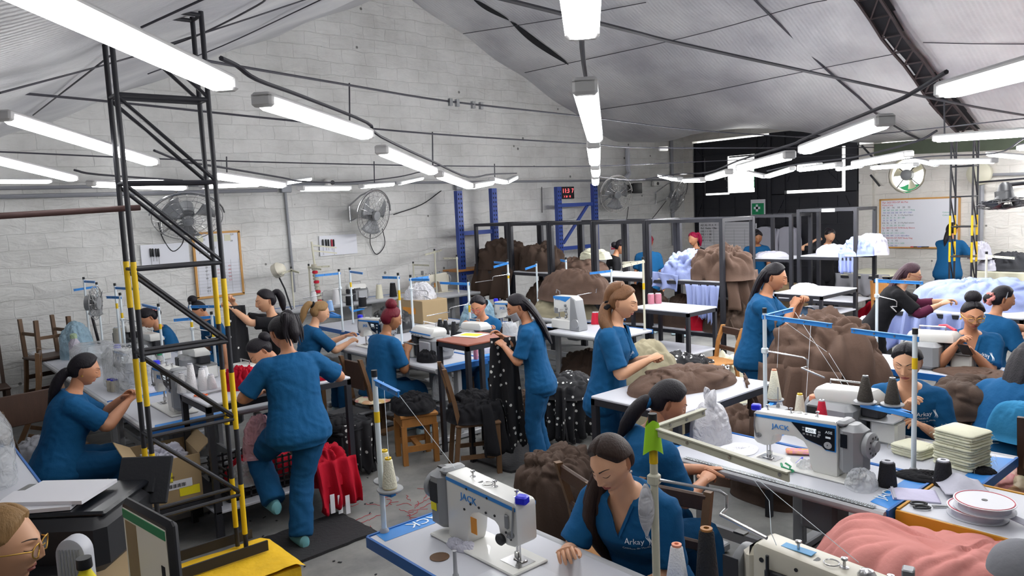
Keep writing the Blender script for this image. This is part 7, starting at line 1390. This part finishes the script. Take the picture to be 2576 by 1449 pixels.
printed('candy', 60, ((0, (.7, .1, .25)), (.35, (.75, .45, .05)), (.55, (.6, .2, .5)), (.9, (.8, .4, .1)))); printed('floral', 22, ((0, (.6, .02, .03)), (.3, (.02, .10, .02)), (.5, (.5, .3, .03)), (.65, (.8, .8, .8)), (.95, (.8, .8, .8)))); printed('floral_soft', 14, ((0, (.7, .65, .45)), (.45, (.7, .6, .4)), (.55, (.6, .2, .25)), (.95, (.65, .5, .15))))
ph = tag(MB().box((0, 0, .01), (.15, .075, .018), 0, .008).build('phone_case', 'candy'), 'phone in a pink and yellow patterned case under the machine arm', 'phone'); ph.location = P(2012, 1140, .764); ph.rotation_euler = (0, 0, -1.0)
pn = tag(MB().cyl((-.06, 0, .006), (.06, 0, .006), .005).build('pencil', 'led_blue'), 'blue pencil in front of the patterned phone', 'pencil'); pn.location = P(2010, 1162, .762); pn.rotation_euler = (0, 0, .2); ch = tag(MB().lathe([(.028, 0), (.03, .005), (.03, .018), (.026, .022)]).build('chalk_cake', 'peach'), 'pink tailor chalk cake under the machine arm', 'chalk'); ch.location = P(2055, 1178, .762)
def bottle(l, p, h, r_, m, cap, capm): t = thing('water_bottle', l, 'bottle', p); MB().lathe([(r_*.9, 0), (r_, .01), (r_, h*.7), (r_*.55, h*.82), (r_*.5, h*.86)], n=20).build('body', m, t); MB().lathe([(r_*.62, h*.84), (r_*.65, h*.86), (r_*.6, h*.97), (r_*.3, h)], n=18).build('cap', capm, t); return t
M['bottle_green'] = film('pale_green_bottle', '#b8cfa8', .25); M['bottle_lilac'] = film('pale_lilac_bottle', '#c8c2d0', .2)
bottle('pale green and lilac water bottle on the left table', V3((1.62, 8.98, .762)), .34, .055, 'bottle_lilac', 1, 'bottle_green'); t = bottle('clear bottle with peach cap beyond the panel machine', V3((4.28, 2.22, .762)), .24, .042, 'film', 1, 'peach'); MB().tube([(.03, 0, .22), (.06, 0, .2), (.055, 0, .14)], .005, 6).build('strap', 'peach', t)
bl = thing('plastic_bag', 'pale blue plastic bag on the far left table', 'bag', (1.75, 9.55, .762)); heap('sack', '', '', V3((0, 0, 0)), .18, .22, .42, 'film_blue', 51, fold=.16, fr_=2.4, par=bl); heap('plastic_bag', 'pale blue translucent cover over the machine behind the red glasses woman', 'bag', V3((5.85, 7.45, .762)), .24, .3, .34, 'film_blue', 52, fold=.15, fr_=2.4); heap('plastic_bag', 'white plastic bag on the carton by the wall', 'bag', V3((5.62, 8.4, 1.06)), .22, .25, .22, 'film_white', 53, fold=.15)
t = thing('cardboard_box', 'brown carton between the thread stands and the woman with red glasses', 'box', (5.62, 8.4, .762), 0); MB().box((0, 0, .15), (.4, .62, .3), 0, .005).build('carton', 'carton', t); MB().box((-.202, 0, .16), (.003, .3, .08)).build('print', 'ink_orange', t, False); mt('T14', 1.2, .6, (5.35, 9.1), RP, 'table under the brown carton', ends=(0, 0))
heap('white_garment', 'white cloth beside the hands of the woman with red glasses', 'clothes', V3((4.75, 5.98, .762)), .14, .16, .1, 'white_cloth', 54); heap('black_garment', 'black garment under the needle of the red bun woman', 'clothes', V3((4.08, 6.05, .762)), .1, .14, .12, 'black', 55); heap('black_bag', 'shiny black bag behind the white machine of the blond woman', 'bag', V3((4.9, 8.0, .762)), .26, .3, .3, 'dark', 56, fold=.25); heap('white_garment', 'folded pale cloths before the heavy seated woman', 'clothes', P(360, 985, .762), .12, .12, .05, 'white_cloth', 57)
heap('cloth_bundle', 'huge pink cloth bundle under the mustard edged table at the lower right', 'bundle', V3((3.22, 1.18, 0)), .44, .62, .78, 'pink', 58, fold=.13, fr_=1.4, res=(150, 50), flat=4.0, rot=.1, cells=7)
# small things
t = thing('alarm_clock', 'small chrome alarm clock on the white worktable', 'clock', P(1826, 945, .951)); b = MB(); b.grid(lambda u, v: (.032*math.sin(PI*v)*math.cos(2*PI*u), .032*math.sin(PI*v)*math.sin(2*PI*u), .038+.032*math.cos(PI*v)), 20, 12, True); b.build('body', 'chrome', t)
for s_ in (-1, 1): MB().lathe([(.012, 0), (.014, .006), (.006, .012)], (.0, s_*.02, .068), 12).build('bell', 'chrome', t); MB().cyl((0, s_*.018, .0), (0, s_*.012, .02), .004).build('foot', 'chrome', t)
t = thing('mobile_phone', 'dark phone held by the woman with glasses', 'phone', PD(2428, 880, 5.72)); MB().box((0, 0, 0), (.008, .075, .15), 0, .004).build('case', 'dark', t); t.rotation_euler = (0, -.9, 0)
t = thing('servo_display', 'small black box with blue digits behind the leaning woman', 'control box', V3((9.9, 3.9, 1.0))); t.location = V3((9.95, 3.48, 1.0)); MB().box((0, 0, 0), (.16, .22, .2), 0, .01).build('case', 'dark', t); text('0', .08, 'led_screen', fr((-.082, .03, -.03), (0, -1, 0), (0, 0, 1)), t, 'digits')
heap('dark_bag', 'black bag on the far table beside the woman in blue', 'bag', V3((14.05, 3.9, .861)), .3, .42, .3, 'dark_grey', 60); heap(G, 'white garments on the far table', 'clothes', V3((13.9, 4.2, .861)), .18, .2, .2, 'white_cloth', 61); heap(G, 'white garment lifted at the far table', 'clothes', V3((13.75, 4.3, 1.05)), .16, .18, .3, 'white_cloth', 62)
sheet_tag('cream cloth hanging in front of the far table', 'cloth', 'table_cloth', V3((13.66, 4.4, .86)), V3((13.66, 3.5, .86)), .4, 'cream', nw=3)
rc = thing('red_cloth', 'red cloth spread over the table at the right edge', 'cloth', (11.1, 1.9, .93)); MB().box((.1, -.3, .02), (.9, 1.3, .03), 0, .01).build('sheet', 'bright_red', rc); nb_ = tag(MB().box((0, 0, .012), (.3, .4, .02), .3, .004).build('notebook', 'paper'), 'white notebook on the red cloth at the right edge', 'notebook'); nb_.location = (11.2, 2.2, .965); tp = tag(MB().lathe([(.05, 0), (.05, .03), (.02, .03)]).build('tape_roll', 'ink_red'), 'red tape roll on the white notebook', 'tape'); tp.location = (11.1, 2.3, .99)
o = tag(MB().lathe([(.05, 0), (.055, .01), (.055, .16), (.05, .17)]).build('thread_tube', 'thread_sky'), 'large pale blue thread cone beside the scrunchie woman', 'thread cone'); o.location = P(2500, 745, .93)
cu = heap('seat_cushion', 'teal cushion on the large chair at the right edge', 'cushion', P(2570, 1110, .70), .10, .19, .24, 'teal_cushion', 63, fold=.06, flat=3.5); sc2 = heap('floral_cloth', 'cream and pink floral cloth under the right table end', 'cloth', P(2530, 1225, .5), .2, .25, .12, 'floral_soft', 64)
st_ = tag(MB().tube([(-.04, -.1, 0), (.05, .0, .02), (.13, .08, .0)], .012, 8).build('machine_strap', 'ink_red'), 'magenta strap on the overlock machine before the phone woman', 'strap'); st_.location = (6.62, 2.32, 1.07)
# ---------------------------------------------------------------- lower left corner desk
dk = place(work_table(.36, 1.05, .74, 'grey desk at the lower left corner', top='mid_grey', name='desk'), (.27, 2.12, 0), 0)
cb = tag(MB().box((0, 0, .178), (.34, .40, .356), 0, .006).build('cardboard_box', 'carton'), 'brown cardboard box under the printer', 'box'); cb.location = (.44, 2.90, .742); cb.rotation_euler = (0, 0, -.72)
t = thing('printer', 'black printer with an open tray and papers on top', 'printer', (.43, 2.88, 1.10), -.72); MB().box((0, 0, .09), (.46, .34, .18), 0, .03).build('body', 'dark', t); MB().box((0, .02, .185), (.44, .3, .02), 0, .008).build('scanner_lid', 'panel', t); b = MB(); b.M = Matrix.Translation((.19, .16, .13)) @ Matrix.Rotation(-.5, 4, 'X'); b.box((0, 0, .06), (.19, .012, .17), 0, .004); b.box((-.03, -.012, .04), (.03, .02, .05)).box((.03, -.012, .04), (.03, .02, .05)); b.build('paper_tray', 'dark_grey', t); MB().box((0, -.19, .03), (.3, .1, .02), 0, .005).build('output_tray', 'dark', t)
for k, (dx, dy, a, l) in enumerate(((-.05, -.02, .12, 'white paper sheets lying askew under the stack on the printer'), (.0, .01, -.05, 'stack of white paper on top of the printer'))): o = tag(MB().box((0, 0, .006), (.27, .20, .012)).build('paper_stack', 'paper', None, False), l, 'paper'); o.matrix_world = Matrix.Translation((.43, 2.88, 1.297+.0125*k)) @ Matrix.Rotation(-.72+a, 4, 'Z') @ Matrix.Translation((dx, dy, 0))
t = thing('monitor', 'black computer monitor with a dim spreadsheet at the bottom edge', 'monitor', PD(385, 1400, 2.05)); M['screen'] = emis('dim_screen', '#6a5f40', .28); mz = t.location; xa = (PD(450, 1380, 1.95)-PD(315, 1380, 2.2)); xa.z = 0; xa.normalize(); t.matrix_world = fr(mz, xa, V3((0, 0, 1))); MB().box((0, 0, 0), (.30, .27, .03), 0, .012).build('case', 'dark', t); MB().box((-.0, .0, .016), (.265, .225, .003)).build('screen', 'screen', t, False); MB().box((-.0, .098, .018), (.265, .025, .002)).build('toolbar', 'sign_green', t, False); MB().box((-.085, -.01, .018), (.07, .18, .002)).build('side_pane', 'carton', t, False); MB().box((.105, -.04, .018), (.02, .1, .002)).build('scroll_pane', 'dark_grey', t, False)
MB().box((0, -.2, -.03), (.05, .2, .03)).build('stand', 'dark', t); MB().box((0, -.34, -.02), (.2, .012, .16)).build('foot', 'dark', t)
t = thing('mini_fan', 'small white upright desk fan with slotted grille', 'fan', PD(197, 1470, 2.25), -.75); MB().poly([(.045*math.cos(a), .10+.05*math.sin(a)) for a in np.linspace(0, PI, 14)]+[(-.045, -.08), (.045, -.08)], 'y', .05).build('housing', 'white', t, bevel=.008); b = MB()
for k in range(7): b.box((-.03+.01*k, -.027, .04), (.004, .004, .16))
b.build('grille', 'mid_grey', t, False)
t = thing('juice_bottle', 'small lime yellow bottle with black cap at the bottom edge', 'bottle', PD(221, 1500, 2.15)); MB().lathe([(.026, -.06), (.028, -.05), (.028, .05), (.016, .075), (.015, .09)], n=18).build('body', 'label_yellow', t); MB().lathe([(.02, .085), (.021, .09), (.02, .115)], n=18).build('cap', 'dark', t); MB().lathe([(.0285, -.02), (.0285, .03)], n=18).build('label_band', 'dark_grey', t)
sheet_tag('white cloth with red floral print at the left table end', 'cloth', 'floral_cloth', V3((.10, 4.75, .79)), V3((.62, 4.62, .79)), .18, 'floral', nw=2, out=(0, -.22, 0))
sr = thing('thread_scraps', 'loose red thread scraps scattered on the floor by the worktable', 'scraps', (2.85, 4.7, .004)); sr['kind'] = 'stuff'; rnd = random.Random(4); b = MB()
for k in range(34):
    x, y_ = rnd.gauss(0, .32), rnd.gauss(0, .3); a = rnd.random()*6; p = [V3((x, y_, .003))]
    for _ in range(5): a += rnd.uniform(-1, 1); p.append(p[-1]+V3((math.cos(a)*.03, math.sin(a)*.03, 0)))
    b.tube(p, .0018, 4)
b.build('threads', 'red', sr); dr = tag(MB().build('x', 'paper') if False else None, '', '') if False else None
b = MB()
for k in range(120): x, y_ = rnd.uniform(1.6, 5.2), rnd.uniform(3.3, 6.0); a = rnd.random()*6; b.box((x, y_, .004), (rnd.uniform(.008, .03), rnd.uniform(.006, .014), .004), a)
o = tag(b.build('lint_scraps', 'dark_grey', None, False), 'dark lint and cloth bits strewn over the concrete floor', 'scraps', kind='stuff')
# threads running from the stands to the machines
def thr(pts, l, m='ink_white', r=.0011): return tag(MB().tube([V3(p) for p in pts], r, 4).build('sewing_thread', m), l, 'thread')
thr([PD(1003, 992, 3.33), P(1145, 1178, 1.07)], 'cream thread running from the near stand to the nearest machine'); thr([PD(978, 1155, 3.3), PD(965, 960, 3.35)], 'cream thread rising from the cones of the near stand')
for k, (a, c, l) in enumerate(((((2000, 785, 4.9)), (2140, 1000, 4.6), 'thread crossing from the blue arm towards the dark cones'), (((1975, 810, 4.85)), (2080, 885, 4.8), 'thread from the blue arm to the chrome rod'), (((2085, 888, 4.75)), (2148, 990, 4.6), 'thread from the chrome rod down to the overlock'), ((1960, 820, 4.85), (1955, 925, 4.9), 'thread rising from the tall cream cone'), ((2040, 815, 4.8), (2028, 1000, 4.6), 'vertical thread above the small cream cone'))): thr([PD(*a), PD(*c)], l)
thr([PD(1905, 1205, 2.5), PD(2160, 1415, 2.2)], 'white thread running down to the cream machine'); thr([PD(1895, 1205, 2.5), PD(1935, 1260, 2.5), PD(1940, 1340, 2.4), PD(1965, 1400, 2.4)], 'slack white thread at the end of the cream stand')
gs = thing('grey_canopy', 'blurred pale grey rounded thing at the lower right corner', 'cover', PD(2570, 1440, 1.6)); b = MB(); b.grid(lambda u, v: (.065*math.sin(PI*v*.5)*math.cos(2*PI*u), .065*math.sin(PI*v*.5)*math.sin(2*PI*u), .07*math.cos(PI*v*.5)), 24, 10, True); b.build('shell', 'grey_cloth', gs)
# more of the clutter along the brick wall and on the left tables
t = thing('work_lamp', 'old cream work lamp on a bent arm beside the small framed board', 'lamp', (4.6, 10.2, .9)); hz_ = PY(690, 673, 10.2).z-.9; hx = PY(690, 673, 10.2).x-4.6; MB().tube([(0, 0, 0), (-.08, 0, hz_*.5), (hx, 0, hz_)], .012, 8).build('arm', 'dark', t); MB().lathe([(.03, -.02), (.10, 0), (.11, .08), (.06, .15), (.03, .16)], (hx, 0, hz_-.06), 18, (.5, -.6, .3)).build('lamp_head', 'machine_cream', t)
t = thing('thread_bobbin_post', 'leaning cream post wound with grey and red thread rolls by the wall', 'thread stand', (5.05, 10.22, .9)); MB().tube([(0, 0, 0), (-.06, 0, .95)], .016, 8).build('post', 'pole_cream', t)
for k in range(12): MB().lathe([(.03, 0), (.04, .006), (.04, .036), (.03, .042)], (-.004-.004*k, 0, .05+.048*k), 12).build('thread_roll', 'thread_grey' if k % 3 else 'thread_red', t)
for k, (px, py) in enumerate(((718, 700), (770, 690))): MB().bar((-.06, 0, .9-.08*k), (.28, -.1, .84-.08*k), .02).build('arm', 'pole_cream', t)
for k, (x, y_, m, l) in enumerate(((4.95, 10.2, 'thread_white', 'white thread cone, first of the row against the wall behind the black shirted woman'), (5.3, 10.18, 'thread_white', 'white thread cone with red band against the wall'), (6.05, 10.2, 'thread_cream', 'cream thread cone left of the red ones by the wall'), (6.3, 10.2, 'thread_black', 'black thread cone by the old cream machine'))): cone(m, l, (x, y_, .902), h=.22, r0=.06, r1=.035)
place(overlock('old grey machine on the wall table under the cream racks', .95, False), (5.75, 10.3, .902), 0) if False else None
heap('black_garment', 'black garment lying between the grey machines of the left row', 'clothes', V3((1.85, 9.0, .762)), .14, .2, .08, 'black', 70); heap('black_garment', 'small black garment beside the left row stands', 'clothes', V3((2.0, 8.25, .762)), .1, .16, .07, 'black', 71); heap('white_garment', 'white cloth between the machines of the left row', 'clothes', V3((1.72, 7.0, .762)), .12, .14, .05, 'white_cloth', 72)
bottle('small clear bottle with green cap on the left row', V3((2.12, 7.78, .762)), .2, .035, 'film', 1, 'green')
for k, (x, y_, l) in enumerate(((1.9, 8.7, 'white thread cone among the left row stands'), (2.35, 7.9, 'white thread cone beside the grey overlock of the left row'), (2.2, 6.75, 'white thread cone behind the overlock of the bowing woman'), (2.1, 6.55, 'thick grey thread cone behind the near column'))): cone('thread_white' if k < 3 else 'thread_grey', l, (x, y_, .762), h=.17, r0=.042, r1=.02)
heap('floral_cushion', 'orange and white cushion on the chair beside the red bun woman', 'cushion', V3((3.56, 6.22, .453)), .17, .18, .035, 'floral_soft', 73); heap('plastic_bag', 'clear bag hanging under the table of the red bun woman', 'bag', V3((4.1, 5.85, .42)), .10, .12, .26, 'film', 74, flat=3)
t = thing('spool_peg', 'thread covered peg standing on the table end by the brown topped table', 'peg', V3((4.42, 5.72, .762))); MB().lathe([(.022, 0), (.024, .01), (.022, .12), (.01, .13)]).build('thread', 'thread_pink', t)
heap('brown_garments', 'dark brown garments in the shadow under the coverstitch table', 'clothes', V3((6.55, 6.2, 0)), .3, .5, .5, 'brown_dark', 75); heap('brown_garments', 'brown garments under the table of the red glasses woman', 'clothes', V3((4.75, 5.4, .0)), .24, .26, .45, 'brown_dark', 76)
for k, (x, y_, c, l) in enumerate(((9.9, 5.25, 'white_cloth', 'white folded cloth on the table behind the tall woman'), (9.6, 5.1, 'jeans', 'folded denim on the shelf under that white table'))): heap('folded_cloth', l, 'clothes', V3((x, y_, .902 if k == 0 else .612)), .16, .2, .09, c, 77+k)
t = thing('cardboard_box', 'brown cardboard box on the floor behind the second row racks', 'box', (12.0, 6.6, 0)); MB().box((0, 0, .35), (.5, .5, .7), 0, .006).build('carton', 'carton', t); MB().box((0, 0, .702), (.06, .5, .003)).build('packing_tape', 'carton', t, False)
heap('white_garment', 'white shirt being folded by the woman before the hanging shirts', 'clothes', P(1925, 690, .9), .2, .2, .25, 'white_cloth', 80) if False else None
pl_ = thing('paper_notice', 'printed sheets lying on the brown topped table', 'paper', (4.2, 5.5, 1.052)); MB().box((0, 0, .002), (.21, .28, .003), .3).build('sheet', 'paper', pl_, False); MB().box((.01, .0, .0042), (.12, .2, .001), .3).build('print', 'label_yellow', pl_, False)
